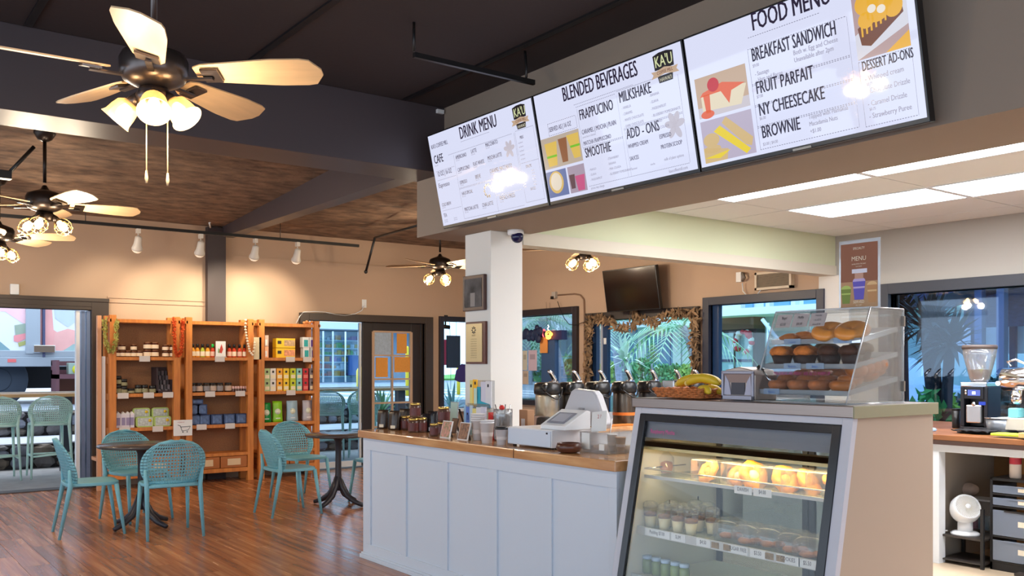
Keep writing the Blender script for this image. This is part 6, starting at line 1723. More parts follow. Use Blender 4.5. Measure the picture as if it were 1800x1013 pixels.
# under the back counter: rack table with fan, drawer tower, bottle, clear box
rt = thing('side_table', 'small black rack table under the back counter, a white fan on it', 'table', (6.55, 3.24, 0))
for (a, b) in ((0, 0), (0, .31), (.34, 0), (.34, .31)): MB().box(a - .011, a + .011, b - .011, b + .011, 0, .43).build('leg', M_black, rt)
MB().box(0, .34, 0, .31, .20, .215).box(0, .34, 0, .31, .03, .04).build('shelf', mat('dark_shelf_board', (58, 52, 48), .5), rt)
fn = thing('desk_fan', 'round white desk fan with a spiral grille tilted upwards', 'fan', (6.66, 3.42, .215), -.72)
MB().lathe([(.098, 0), (.10, .012), (.085, .022), (.052, .028)], 30).build('base', M_plastic_w, fn)
MB().lathe([(.052, .028), (.050, .10)], 24).build('neck', M_plastic_w, fn)
Mf = T4(0, 0, .185) @ RX(PI / 2 - .50)
MB().lathe([(.0005, -.105), (.05, -.098), (.09, -.06), (.105, -.01), (.102, .035), (.092, .055), (.086, .06), (.080, .045)], 32, Mf).build('housing', M_plastic_w, fn)
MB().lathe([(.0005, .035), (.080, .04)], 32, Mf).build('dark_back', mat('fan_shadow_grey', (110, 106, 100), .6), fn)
gr_ = MB()
for k in range(30):
    a = k * 2 * PI / 30
    pts = [Mf @ Vector(((.018 + .063 * q / 6) * math.cos(a + q * .16), (.018 + .063 * q / 6) * math.sin(a + q * .16), .062 - .010 * (q / 6) ** 2)) for q in range(7)]
    gr_.tube(pts, .0016, 4)
gr_.build('spiral_grille', mat('ivory_grille', (214, 208, 194), .4), fn)
MB().lathe([(.02, .058), (.018, .066), (.0005, .068)], 18, Mf).build('hub_cap', M_plastic_w, fn)
o = MB().tube([(6.60, 3.52, .235), (6.52, 3.60, .235), (6.45, 3.66, .20), (6.44, 3.70, .05), (6.43, 3.72, .008)], .005, 6).build('fan_cord', M_plastic_w); tag(o, 'white power cord of the desk fan trailing to the floor', 'cord')
dt = thing('drawer_tower', 'black framed tower of four clear plastic drawers under the counter', 'drawers', (6.62, ux(1740, 6.62) - .52, 0))
Ht = .655; Wd = .52
MB().box(0, .36, 0, .02, .0, Ht).box(0, .36, Wd - .02, Wd, 0, Ht).box(0, .36, 0, Wd, Ht - .02, Ht).box(0, .36, 0, Wd, 0, .06).build('tower_frame', M_black, dt, bevel=.003)
M_dr = clear('drawer_plastic', (190, 206, 222), .1, rough=.1, haze=.45, hcol=(150, 164, 184))
zz = .06
for k, (h_, lb) in enumerate(((.165, 'STIR STICKS'), (.20, 'TOWELS'), (.075, 'Straws'), (.075, 'Lids'))):
    MB().box(-.004, .36, .02, Wd - .02, zz, zz + .012).build('divider', M_black, dt)
    d_ = MB().box(-.012, -.006, .026, Wd - .026, zz + .016, zz + h_ - .006).box(-.008, .33, .026, .030, zz + .016, zz + h_ * .8).box(-.008, .33, Wd - .03, Wd - .026, zz + .016, zz + h_ * .8).build('drawer', M_dr, dt, bevel=.002)
    MB().box(.04, .28, .08, Wd - .1, zz + .02, zz + h_ * .55).build('contents', [mat('white_packets', (220, 214, 208), .7, noise=(20, .15)), mat('teal_cloths', (90, 150, 176), .7, noise=(12, .3)), mat('grey_bits', (90, 92, 104), .7, noise=(40, .3)), mat('grey_bits', (90, 92, 104), .7)][k], dt, bevel=.02)
    MB().box(-.0135, -.012, Wd * .45, Wd * .62, zz + h_ * .45, zz + h_ * .45 + .038).build('drawer_label', mat('cream_sticker', (226, 216, 196), .7), dt)
    MB().box(-.016, -.006, Wd * .2, Wd * .8, zz + h_ - .016, zz + h_ - .004).build('pull_lip', M_black if k in (1,) else M_dr, dt)
    zz += h_ + .012
t = thing('tall_bottle', 'tall white bottle with a red banded label on the drawer tower', 'bottle', (6.70, ux(1785, 6.70), Ht))
MB().lathe([(.034, 0), (.038, .008), (.038, .17)], 22).build('bottle_body', mat('ivory_bottle', (224, 208, 194), .4), t)
MB().lathe([(.0388, .10), (.0388, .145)], 22, cap=False).build('red_label', mat('crimson_label', (176, 40, 56), .5), t)
t = thing('storage_box', 'clear storage box with pink and blue packets behind the fan', 'box', (6.93, ux(1708, 6.93), .215), -PI / 2)
MB().box(-.16, .16, -.02, .12, 0, .005).box(-.16, .16, -.02, -.015, 0, .22).box(-.16, -.155, -.02, .12, 0, .22).box(.155, .16, -.02, .12, 0, .22).build('clear_walls', M_plastic_c, t)
MB().box(-.165, .165, -.03, .13, .22, .235).build('box_lid', mat('pale_grey_lid', (190, 192, 196), .4), t, bevel=.003)
for (a, c, cc) in ((-.12, 'green', (120, 160, 110)), (-.04, 'pink', (220, 96, 140)), (.05, 'blue', (120, 180, 210))): MB().box(a, a + .075, .0, .08, .006, .10).build('packet', mat('packet_' + c, cc, .6), t)
o = MB().ball(0, 0, .05, .07, .09, .05, 12, 8).build('plastic_bag', mat('pinkish_bag', (200, 178, 164), .6, bump=(30, .8)), loc=(7.0, ux(1700, 7.0), .452)); tag(o, 'crumpled pinkish bag on the clear storage box lid', 'bag')

# ------------------------------------------------------------------ things on the right wall and in its windows
q = PX(1364, 493, XR)
t = thing('wall_vent', 'white framed slatted air vent above the window behind the pastry cabinet', 'vent', (XR, q.y, q.z), -PI / 2)
w = (PX(1332, 493, XR).y - PX(1396, 493, XR).y) / 2; h = .095
MB().box(-w, w, -.06, 0, -h, -h + .025).box(-w, w, -.06, 0, h - .025, h).box(-w, -w + .025, -.06, 0, -h, h).box(w - .025, w, -.06, 0, -h, h).build('vent_frame', mat('cream_vent_frame', (206, 192, 172), .5), t)
MB().box(-w + .02, w - .02, -.03, -.01, -h + .02, h - .02).build('backing', mat('vent_dark', (70, 60, 50), .7), t)
for k in range(12): MB().box(-w + .02, w - .02, -.05, -.035, -h + .028 + k * .0115, -h + .033 + k * .0115).build('slat', mat('vent_slat', (150, 132, 110), .5), t)
q = PX(1303, 487, XR)
t = thing('junction_box', 'white junction box with looping cables beside the air vent', 'junction box', (XR, q.y, q.z), -PI / 2)
MB().box(-.035, .035, -.05, 0, -.06, .05).build('box_body', M_plastic_w, t, bevel=.004)
MB().tube([(.02, -.03, .04), (.07, -.05, .03), (.09, -.05, -.02), (.05, -.04, -.05)], .012, 8).build('dark_cable', mat('grey_brown_cable', (96, 84, 76), .5), t)
pts = [PX(u, v, XR - .04) - Vector((XR, q.y, q.z)) for u, v in ((1305, 498), (1306, 512), (1313, 520), (1322, 522), (1332, 517), (1338, 509))]
t2_ = MB().tube([RZ(PI / 2) @ p for p in pts], .007, 6).build('white_cable', M_plastic_w, t)
q = PX(977, 519, XR)
t = thing('outlet_box', 'small grey box with plug and conduit between the two plate glass windows', 'outlet', (XR, q.y, q.z), -PI / 2)
MB().box(-.04, .04, -.045, 0, -.045, .045).build('box_body', mat('grey_box', (176, 166, 156), .5), t, bevel=.004)
MB().box(-.02, .01, -.08, -.045, -.06, -.02).build('plug', M_black, t)
pts = [PX(u, v, XR - .02) - Vector((XR, q.y, q.z)) for u, v in ((981, 519), (1010, 517), (1020, 519), (1026, 527), (1027, 560), (1027, 620), (1027, 690))]
MB().tube([RZ(PI / 2) @ p for p in pts], .010, 8).build('conduit', mat('tan_conduit', (140, 110, 88), .5), t)
def wirethin(label, pts, r=.005, m=M_black, nm='hanging_wire'):
    o = MB().tube(pts, r, 5).build(nm, m); return tag(o, label, 'wire')
wirethin('dark cable sagging from the grey box to the dried leaf garland', [PX(u, v, XR - .05) for u, v in ((980, 530), (985, 545), (992, 560), (1000, 570), (1012, 572), (1030, 565), (1045, 558))])
# neon mug sign
q = PX(964, 588, XR - .03)
t = thing('neon_sign', 'small glowing orange neon sign shaped like a steaming mug in the window', 'neon sign', q)
M_neo = mat('orange_neon', (255, 170, 90), .3, emit=(255, 160, 70), es=3.2); M_ner = mat('red_neon', (255, 90, 90), .3, emit=(255, 90, 100), es=2.4)
def nloop(cx, cz, ry, rz, m, nm='neon_tube', a0=0, a1=2 * PI):
    MB().tube([(0, -(cx + ry * math.cos(a0 + (a1 - a0) * k / 16)), cz + rz * math.sin(a0 + (a1 - a0) * k / 16)) for k in range(17)], .008, 6).build(nm, m, t)
nloop(.0, .0, .062, .05, M_neo); nloop(.0, -.04, .05, .025, M_neo); nloop(.0, -.005, .036, .028, M_neo); nloop(.055, .0, .03, .022, M_neo)
nloop(-.10, .02, .03, .05, M_ner, a0=.6, a1=4.5)
MB().tube([(0, -.0, .06), (0, .02, .085), (0, -.01, .105), (0, .01, .13)], .007, 6).build('neon_steam', mat('white_neon', (240, 240, 255), .3, emit=(230, 230, 255), es=2.6), t)
MB().tube([(0, .03, .12), (0, .05, .45)], .002, 4).tube([(0, -.05, .06), (0, -.03, .44)], .002, 4).build('hanging_line', M_black, t)
o = MB()
for (u, v, r) in ((925, 587, .09), (934, 589, .085), (942, 588, .095), (949, 583, .075), (946, 596, .07), (930, 594, .06), (921, 590, .07), (944, 576, .045), (937, 594, .06)):
    p = PX(u, v, XR - .06); o.ball(p.x, p.y, p.z, .03, r * .9, r * .9, 10, 6)
o = o.build('cloud_sign', mat('navy_cutout', (28, 40, 74), .5)); tag(o, 'dark navy cloud shaped cutout hanging beside the neon mug', 'sign')
for k, (u0, u1, v0, v1, c, lb) in enumerate(((929, 944, 616, 652, (206, 186, 200), 'pinkish paper notice low in the window beside the neon mug'), (919, 927, 617, 651, (206, 200, 180), 'cream paper notice at the column edge of the window'), (919, 929, 652, 676, (200, 180, 160), 'beige lower paper notice at the column edge of the window'), (955, 962, 603, 623, (226, 232, 236), 'small white card hanging under the neon mug'))):
    a, b = PX(u0, v0, XR + .03), PX(u1, v1, XR + .03)
    o = thing('window_notice', lb, 'notice', ((a.x), b.y, b.z)); MB().box(-.004, 0, 0, a.y - b.y, 0, a.z - b.z).build('notice_sheet', mat('notice_%d' % k, c, .8), o)
    MB().box(-.005, -.0042, (a.y - b.y) * .2, (a.y - b.y) * .8, (a.z - b.z) * .55, (a.z - b.z) * .8).build('printed_block', mat('notice_print_%d' % k, tuple(int(x * .82) for x in c), .8), o)
# window fan bracket and hanging sign in the small back window
q = PY(783, 566, YB - .02)
t = thing('fan_mount', 'small dark spotlight bracket at the top of the narrow back window', 'bracket', q)  # solid mount in the window, built as a bracket
t.name = 'window_bracket'
MB().box(-.03, .03, -.02, .02, .04, .10).tube([(0, 0, .05), (0, 0, -.06)], .012, 6).tube([(-.06, 0, -.07), (.07, 0, -.08)], .03, 8).build('bracket_body', M_black, t)
a, b = PY(785, 590, YB - .06), PY(808, 647, YB - .06)
t = thing('hanging_board', 'dark blue board hanging on strings in the narrow back window', 'sign', (a.x, YB - .08, b.z))
MB().box(0, b.x - a.x, 0, .03, 0, a.z - b.z).build('board', mat('midnight_board', (32, 48, 72), .5), t, bevel=.003)
MB().tube([(.06, .015, a.z - b.z), (.05, .015, 2.10 - b.z)], .003, 5).tube([(.17, .015, a.z - b.z), (.17, .015, 2.10 - b.z)], .003, 5).tube([(.07, .015, 0), (.07, .015, -.55)], .003, 5).build('hanging_string', M_black, t)
o = MB(); pts = [PY(u, v, YB - .10) for u, v in ((800, 668), (803, 652), (812, 640), (828, 642), (832, 662), (826, 672), (808, 672))]
o.add([tuple(p) for p in pts] + [(p.x, p.y + .02, p.z) for p in pts], [tuple(range(6, -1, -1)), tuple(range(7, 14))] + [(k, (k + 1) % 7, 7 + (k + 1) % 7, 7 + k) for k in range(7)], False)
o = o.build('purple_cutout', mat('violet_felt', (60, 50, 120), .8)); tag(o, 'purple ragged cutout shape hanging below the dark blue board', 'decoration')
a, b = PY(778, 597, YB + .05), PY(784, 642, YB + .05)
o = MB().box(a.x, b.x + .02, YB + .04, YB + .045, b.z, a.z).build('pink_poster', mat('hot_pink_paper', (226, 110, 170), .7)); tag(o, 'hot pink strip of poster behind the dark blue board', 'poster')
# dried leaf garland round the door frame
rnd = random.Random(21)
mb = MB()
path = [PX(u, v, XR - .07) for u, v in ((1034, 690), (1034, 640), (1036, 600), (1035, 562), (1050, 560), (1072, 562), (1085, 572), (1098, 577), (1112, 572), (1116, 552), (1128, 560), (1145, 567), (1162, 560), (1176, 552), (1200, 551), (1222, 550), (1221, 590), (1222, 630), (1220, 665))]
tot = 0
for a, b in zip(path, path[1:]):
    n = max(3, int((b - a).length / .012))
    for i in range(n):
        c = a.lerp(b, i / n)
        for q_ in range(3):
            off = Vector((rnd.uniform(-.04, .02), rnd.uniform(-.055, .055), rnd.uniform(-.06, .045)))
            M = T4(*(c + off)) @ Euler((rnd.random() * 6, rnd.random() * 6, rnd.random() * 6)).to_matrix().to_4x4()
            s_ = rnd.uniform(.03, .06)
            mb.add([M @ Vector(p) for p in ((-s_, 0, 0), (0, -s_ * .38, .1 * s_), (s_, 0, .3 * s_), (0, s_ * .38, .1 * s_))], [(0, 1, 2, 3)], False)
o = mb.build('leaf_garland', mat('dried_brown_leaf', (150, 122, 92), .9, noise=(8, .35))); tag(o, 'dried brown leaf garland draped around the wide glass door', 'garland')
# ------------------------------------------------------------------ outside, behind the back wall
M_asph = mat('pale_wet_asphalt', (150, 160, 176), .55, noise=(3, .1)); M_lawn = mat('lawn_green', (110, 170, 80), .9, noise=(8, .2))
M_rock = mat('lava_rock', (104, 101, 102), .9, noise=(6, .35), bump=(20, .8))
struct(MB().box(-14, 60, YB + .14, 62, -.3, -.02).box(XR + .14, 60, -30, YB + .14, -.3, -.02), 'ground', mat('outer_ground', (120, 124, 128), .9))
struct(MB().box(-8, XR + 3, YB + .14, 14.35, -.02, .0), 'terrace_floor', M_concrete)
struct(MB().box(-14, XR + 4, 14.55, 16.0, -.02, .34), 'sidewalk', mat('pale_sidewalk', (186, 190, 200), .8, noise=(4, .08)))
rd = struct(MB().box(-20, 26, 16.3, 37, -.02, .72), 'road', M_asph)
for k in range(6): MB().box(9 + k * 1.3, 9.5 + k * 1.3, 17.2, 24, .721, .724).build('painted_stripe', mat('road_stripe_white', (226, 230, 236), .6), rd)
struct(MB().box(-20, 60, 37, 44, -.02, .80), 'lawn_back', M_lawn)
# terrace roof edge
struct(MB().box(-8, XR + 3, YB + .14, 15.0, 2.75, 2.9), 'trim_terrace_roof', mat('terrace_soffit_white', (214, 220, 224), .7))
def rock_wall(name, label, x0, x1, y, z0, z1, n_obj, seed):
    rnd = random.Random(seed)
    w = thing(name, label, 'wall', (x0, y, z0))
    MB().box(0, x1 - x0, .06, .2, 0, z1 - z0).build('mortar_core', mat('wall_mortar', (46, 44, 46), .95), w)
    x = 0
    while x < x1 - x0:
        z = 0; sw = rnd.uniform(.18, .34)
        while z < z1 - z0 - .03:
            sh = min(rnd.uniform(.10, .20), z1 - z0 - z)
            mb = MB().ball(x + sw / 2, .07, z + sh / 2, sw * .53, rnd.uniform(.07, .11), sh * .56, 7, 5)
            mb.v = [(a + rnd.uniform(-.015, .015), b + rnd.uniform(-.012, .012), c + rnd.uniform(-.012, .012)) for a, b, c in mb.v]
            mb.sm = [False] * len(mb.sm)
            mb.build('stone', [M_rock, mat('lava_rock_blue', (124, 128, 140), .9, noise=(6, .3)), mat('lava_rock_brown', (112, 102, 92), .9, noise=(6, .3))][rnd.randrange(3)], w)
            z += sh
        x += sw
    return w
rock_wall('stone_wall', 'low dark lava rock wall just beyond the terrace stools', .6, 9.2, 14.38, 0, .33, 0, 4)
rock_wall('stone_wall', 'second lava rock wall behind the pale kerb, under the truck', .6, 9.6, 16.05, .34, .71, 0, 9)
# bar ledges with their posts
M_ledge = mat('pale_ledge_wood', (206, 160, 110), .5, noise=(3, .15), scale3=(1, 8, 8))
for (x0, x1, px_, lb) in ((.3, 2.86, (2.66,), 'wooden bar ledge outside the left opening on a dark post'), (5.2, 8.6, (7.9,), 'wooden bar ledge outside the glass door')):
    t = thing('bar_ledge', lb, 'bar', (x0, 13.62, 0))
    MB().box(0, x1 - x0, 0, .42, 1.02, 1.065).build('ledge_board', M_ledge, t, bevel=.004)
    MB().box(0, x1 - x0, .38, .42, 1.065, 1.085).build('rim', M_white, t)
    for p in px_: MB().box(p - x0 - .09, p - x0 + .05, .12, .24, 0, 1.02).build('post', mat('slate_post', (54, 58, 70), .5), t)
# stools
st = make_chair('bar_stool', 'pale aqua bar stool in full view at the ledge beside the folded door', 'stool', M_mint, .70, 1.055, (.215, .235), (.245, -.285), ring=.28, group='aqua bar stools at the outdoor ledges')
st.location = (2.33, 13.28, 0)
dup(st, (1.74, 13.28, 0), math.radians(-3), 'pale aqua bar stool cut by the left edge of the photo')
dup(st, (2.98, 13.30, 0), math.radians(4), 'pale aqua bar stool almost hidden behind the folded door stile')
dup(st, (6.30, 13.25, 0), math.radians(-30), 'pale aqua bar stool outside the glass door, beside the bookcase post')
dup(st, (6.90, 13.25, 0), math.radians(-25), 'pale aqua bar stool outside the glass door, nearer the french door')

# food truck / trailer
ty = 19.0
def tp(u, v): return PY(u, v, ty)
tx0, tx1 = -6.0, 4.6
t = thing('delivery_truck', 'white delivery truck with large food pictures parked outside the left opening', 'truck', (0, ty, 0))
MB().box(tx0, tx1, .05, 2.5, 1.62, 4.2).build('cargo_body', mat('truck_white', (226, 230, 238), .4), t)
MB().box(tx0, tx1, -.02, .1, 1.42, 1.60).box(tx0, tx1, 0, .08, 1.60, 1.72).build('side_rail', mat('truck_aluminium', (168, 178, 190), .4, metal=.3), t, bevel=.01)
xv = tp(60, 600).x
MB().box(xv - .14, xv + .10, -.03, .06, 1.66, 4.2).build('corner_post', mat('truck_aluminium', (168, 178, 190), .4, metal=.3), t)
MB().box(xv + .14, xv + .18, -.04, .05, 1.60, 4.2).build('door_seal', mat('truck_seal', (70, 76, 110), .5), t)
MB().box(xv - .02, xv + .34, -.10, .0, 1.68, 1.82).build('latch', M_chrome, t, bevel=.01)
MB().box(tp(13, 0).x, tp(28, 0).x, -.03, -.018, 1.50, 1.56).build('red_reflector', mat('truck_red', (226, 110, 110), .4), t)
def poly_y(mb, pts, off): mb.add([(tp(u, v).x, off, tp(u, v).z) for u, v in pts], [tuple(range(len(pts)))], False)
def art(nm, c, pts, off):
    mb = MB(); poly_y(mb, pts, off); mb.build(nm, mat('truck_' + nm, c, .45, noise=(2.5, .10)), t)
art('pink_art', (246, 200, 208), [(-30, 480), (52, 480), (52, 570), (40, 568), (10, 548), (-30, 545)], .045)
art('teal_art', (130, 166, 176), [(-30, 590), (0, 600), (18, 615), (30, 628), (-30, 628)], .045)
art('salmon_art', (238, 170, 168), [(70, 520), (92, 540), (95, 580), (110, 590), (96, 610), (88, 612), (70, 605)], .045)
art('pale_blue_art', (190, 204, 226), [(92, 500), (140, 500), (143, 560), (120, 575), (98, 560)], .044)
art('rose_art', (236, 176, 172), [(98, 585), (120, 578), (150, 585), (158, 590), (158, 600), (120, 612), (100, 622), (92, 612)], .043)
art('grey_green_art', (160, 186, 186), [(110, 618), (130, 605), (158, 603), (158, 624), (112, 624)], .042)
art('green_art', (156, 172, 156), [(26, 572), (50, 568), (50, 585), (28, 590)], .040)
art('red_art', (236, 150, 156), [(25, 590), (50, 585), (50, 594), (32, 602), (25, 600)], .039)
art('olive_art', (180, 180, 110), [(32, 603), (48, 598), (46, 606), (34, 610)], .038)
MB().box(-6, -.4, .3, 2.3, .95, 1.45).box(-.4, 4.5, .9, 2.3, 1.0, 1.45).build('dark_chassis', mat('truck_chassis', (38, 36, 38), .8), t)
a = tp(18, 675)
MB().lathe([(.48, -.15), (.50, -.12), (.50, .12), (.48, .15)], 28, T4(a.x - .15, .45, 1.18) @ RX(PI / 2)).lathe([(.22, .151), (.20, .16)], 20, T4(a.x - .15, .45, 1.18) @ RX(PI / 2)).build('wheel', mat('truck_tyre', (64, 74, 88), .8), t)
t = thing('crate_rack', 'dark red wooden rack holding a green and white carton below the truck', 'rack', (tp(85, 0).x, 18.25, .72))
w = tp(163, 0).x - tp(85, 0).x
M_rk = mat('dark_red_wood', (104, 66, 74), .7)
MB().box(0, w, 0, .5, .48, .56).box(0, w, .4, .5, .56, .64).box(0, w, .4, .5, .72, .80).box(0, .05, 0, .5, 0, .82).box(w - .05, w, 0, .5, 0, .82).build('rack_frame', M_rk, t)
MB().box(.0, w, .48, .5, 0, .48).build('lower_board', mat('rust_board', (130, 82, 66), .7), t)
t = thing('green_carton', 'carton with a round yellow green picture on the dark red rack', 'carton', (tp(107, 0).x, 18.31, 1.28))
MB().box(0, .30, 0, .2, 0, .21).build('carton_body', mat('carton_grey_green', (150, 170, 160), .6), t, bevel=.01)
MB().lathe([(.09, 0), (.09, .006)], 20, T4(.15, -.001, .09) @ RX(PI / 2)).build('round_picture', mat('pear_green', (206, 206, 40), .6), t)

# shop across the road with lit shelves of goods, seen through the glass door
t = thing('glass_shopfront', 'shop across the road with bright shelves of coloured goods behind glass', 'shop', (0, 36.0, .72))
sy = 36.0
sxa, sxb = uy(520, sy), uy(650, sy)
def sz(v): return PY(600, v, sy).z - .72
MB().box(sxa - 4, sxb + 3, .2, 3, 0, 4.6).build('wall', mat('shop_wall', (150, 164, 180), .8), t)
MB().box(sxa - 4, sxb + 3, -1.2, .2, sz(581), sz(562)).build('fascia', mat('shop_fascia_white', (226, 232, 236), .6), t)
MB().box(sxa, sxb, .1, .19, sz(672), sz(583)).build('lit_interior', mat('shop_interior', (110, 140, 160), .7, emit=(110, 150, 170), es=.25), t)
rnd = random.Random(8)
cols_ = [(236, 180, 40), (250, 150, 60), (90, 180, 90), (150, 90, 160), (200, 210, 214), (220, 110, 90), (60, 110, 170), (170, 190, 200)]
for r_, v in enumerate((598, 612, 624, 636, 648, 661)):
    z_ = sz(v)
    MB().box(sxa, sxb, -.05, .1, z_ - .05, z_).build('shelf', mat('shop_shelf_white', (206, 222, 226), .6), t)
    gs = MB(); x = sxa + .1; k = 0
    while x < sxb - .1:
        w_ = rnd.uniform(.10, .30); h_ = rnd.uniform(.10, .24)
        gs.cur = (rnd.randrange(8) if r_ not in (1, 2) else rnd.choice((0, 0, 1, 4, 2))); gs.box(x, x + w_, -.04, .08, z_, z_ + h_); x += w_ + .03
    o = gs.build('shelf_goods', [mat('goods_%d' % i, c, .6) for i, c in enumerate(cols_)], t, kind='stuff')
for u in (566, 583, 605, 628): x = uy(u, sy); MB().box(x - .04, x + .04, -.12, -.06, 0, sz(583)).build('glazing_bar', M_chrome, t)
MB().box(sxa, sxb, -.10, -.09, sz(672), sz(583)).build('shop_glass', M_glass, t)
x = uy(618, sy); MB().box(x - .25, x + .25, -.3, -.15, sz(660), sz(625)).build('blue_stand', mat('shop_blue_stand', (50, 90, 150), .6), t)
def pole(label, u, y, z0, z1, r, c):
    x = uy(u, y); o = MB().lathe([(r, 0), (r, z1 - z0 - r), (r * .6, z1 - z0 - r * .3), (.001, z1 - z0)], 14).build('bollard', mat('bollard_yellow', c, .5), loc=(x, y, z0)); tag(o, label, 'bollard')
pole('yellow bollard seen past the glass door edge', 634, 17.0, .72, 1.42, .09, (244, 206, 40))
pole('yellow pole seen through the french door panes', 716, 19.0, .72, 1.9, .045, (248, 206, 80))
pole('yellow pole seen through the narrow back window', 806, 19.0, .72, 1.9, .045, (238, 216, 100))

# vegetation
M_frond = mat('palm_frond_green', (160, 200, 170), .7); M_trunk = mat('palm_trunk_grey', (150, 152, 168), .85, noise=(6, .25), scale3=(1, 1, 5))
M_dfrond = mat('dark_yucca_green', (24, 46, 44), .7)
def palm(name, label, base, h, lean, rt, nf, fl, seed, m=M_frond, mt=M_trunk, droop=.9, leaf=.5, cat='palm'):
    rnd = random.Random(seed)
    t = thing(name, label, cat, base)
    pts = []; rs = []
    for i in range(13):
        q = i / 12; pts.append((lean[0] * q * q, lean[1] * q * q, h * q)); rs.append(rt * (1.25 - .45 * q) * (1.0 + (.06 if i % 2 else 0)))
    MB().tube(pts, rs, 12).build('trunk', mt, t)
    mb = MB(); top = Vector(pts[-1])
    for f in range(nf):
        a = 2 * PI * f / nf + rnd.uniform(-.2, .2); el = rnd.uniform(-.1, 1.1); L_ = fl * rnd.uniform(.8, 1.1)
        prev = None; n = 14
        spine = []
        for i in range(n + 1):
            q = i / n; r_ = L_ * q * math.cos(el) ; z = L_ * q * math.sin(el) - droop * L_ * q * q * .8
            spine.append(top + Vector((r_ * math.cos(a), r_ * math.sin(a), z)))
        mb.tube(spine, [.02 * (1 - .8 * i / n) for i in range(n + 1)], 4)
        side = Vector((-math.sin(a), math.cos(a), 0))
        for i in range(2, n + 1):
            p = spine[i]; d = (spine[i] - spine[i - 1]).normalized()
            ll = leaf * math.sin(PI * min(1, .15 + .85 * i / n)) + .08
            for s_ in (-1, 1):
                tip = p + side * (s_ * ll * .8) + d * (ll * .6) + Vector((0, 0, -ll * .35))
                mb.add([p - d * .02, p + d * .03, tip], [(0, 1, 2)], False)
    mb.build('fronds', m, t)
    return t
def blades(name, label, base, h, n, L_, seed, m, mt=M_trunk, rt=.06, w=.035, cat='plant', heads=1, spread=.4):
    """spiky rosette(s) of sword leaves on bare stems"""
    rnd = random.Random(seed)
    t = thing(name, label, cat, base)
    for hd_ in range(heads):
        tx, ty_ = rnd.uniform(-spread, spread), rnd.uniform(-spread, spread); hh = h * rnd.uniform(.75, 1.05)
        if h > .05: MB().tube([(0, 0, 0), (tx * .6, ty_ * .6, hh * .6), (tx, ty_, hh)], [rt, rt * .9, rt * .8], 8).build('stem', mt, t)
        mb = MB()
        for k in range(n):
            a = rnd.uniform(0, 2 * PI); el = rnd.uniform(-.5, 1.4); l = L_ * rnd.uniform(.7, 1.1)
            d = Vector((math.cos(a) * math.cos(el), math.sin(a) * math.cos(el), math.sin(el)))
            sd = Vector((-math.sin(a), math.cos(a), 0)) * w
            b = Vector((tx, ty_, hh)); m_ = b + d * l * .55; e = b + d * l + Vector((0, 0, -.18 * l * math.cos(el)))
            mb.add([b - sd * .7, b + sd * .7, m_ + sd, m_ - sd, e], [(0, 1, 2, 3), (3, 2, 4)], False)
        mb.build('leaves', m, t)
    return t
def bush(label, base, r, h, seed, m, name='bush'):
    rnd = random.Random(seed)
    t = thing(name, label, 'bush', base)
    mb = MB()
    for k in range(340):
        a = rnd.uniform(0, 2 * PI); e = rnd.uniform(0, 1.5); q = rnd.uniform(.6, 1.0)
        p = Vector((r * q * math.cos(a) * math.cos(e), r * q * math.sin(a) * math.cos(e), h * q * math.sin(e) + .05))
        s_ = r * .16; M = T4(*p) @ Euler((rnd.random() * 6, rnd.random() * 6, rnd.random() * 6)).to_matrix().to_4x4()
        mb.add([M @ Vector(v) for v in ((-s_, 0, 0), (0, -s_ * .5, 0), (s_, 0, .2 * s_), (0, s_ * .5, 0))], [(0, 1, 2, 3)], False)
    mb.build('foliage', m, t)
    MB().tube([(0, 0, 0), (0, 0, h * .5)], .05 * r + .02, 6).build('stem', M_trunk, t)
    return t
a = PY(690, 700, 15.2)
blades('palm_shrub', 'feathery green palm shrub beyond the lower french door panes', (a.x, 15.2, .34), .25, 46, .62, 3, mat('soft_palm_green', (110, 150, 110), .8), w=.03)
a = PY(795, 700, 15.2)
blades('palm_shrub', 'pale feathery palm shrub beyond the narrow back window', (a.x, 15.2, .34), .3, 40, .6, 4, mat('soft_palm_blue', (120, 160, 160), .8), w=.03)
def car(label, loc, rz, c, L_=4.2):
    t = thing('parked_car', label, 'car', loc, rz)
    body = [(-2.1, .3), (2.1, .3), (2.1, .75), (1.95, .92), (1.0, 1.0), (.45, 1.42), (-.9, 1.45), (-1.6, 1.02), (-2.05, .95)]
    M = Matrix(((1, 0, 0, 0), (0, 0, 1, 0), (0, 1, 0, 0), (0, 0, 0, 1)))
    MB().prism(body, -.85, .85, M).build('car_body', mat('car_%d_%d' % (c[0], c[2]), c, .25, coat=.5), t, bevel=.06)
    MB().prism([(.92, 1.0), (.42, 1.36), (-.85, 1.39), (-1.45, 1.03)], -.86, .86, M).build('windows', mat('car_glass', (50, 60, 76), .1), t)
    for (x, y) in ((-1.3, -.8), (1.3, -.8), (-1.3, .8), (1.3, .8)):
        MB().lathe([(.30, -.1), (.32, -.08), (.32, .08), (.30, .1)], 22, T4(x, y, .32) @ RX(PI / 2)).lathe([(.18, -.105), (.18, .105)], 16, T4(x, y, .32) @ RX(PI / 2)).build('wheel', mat('car_tyre', (34, 34, 38), .7), t)
    return t
a = PY(712, 735, 17.6)

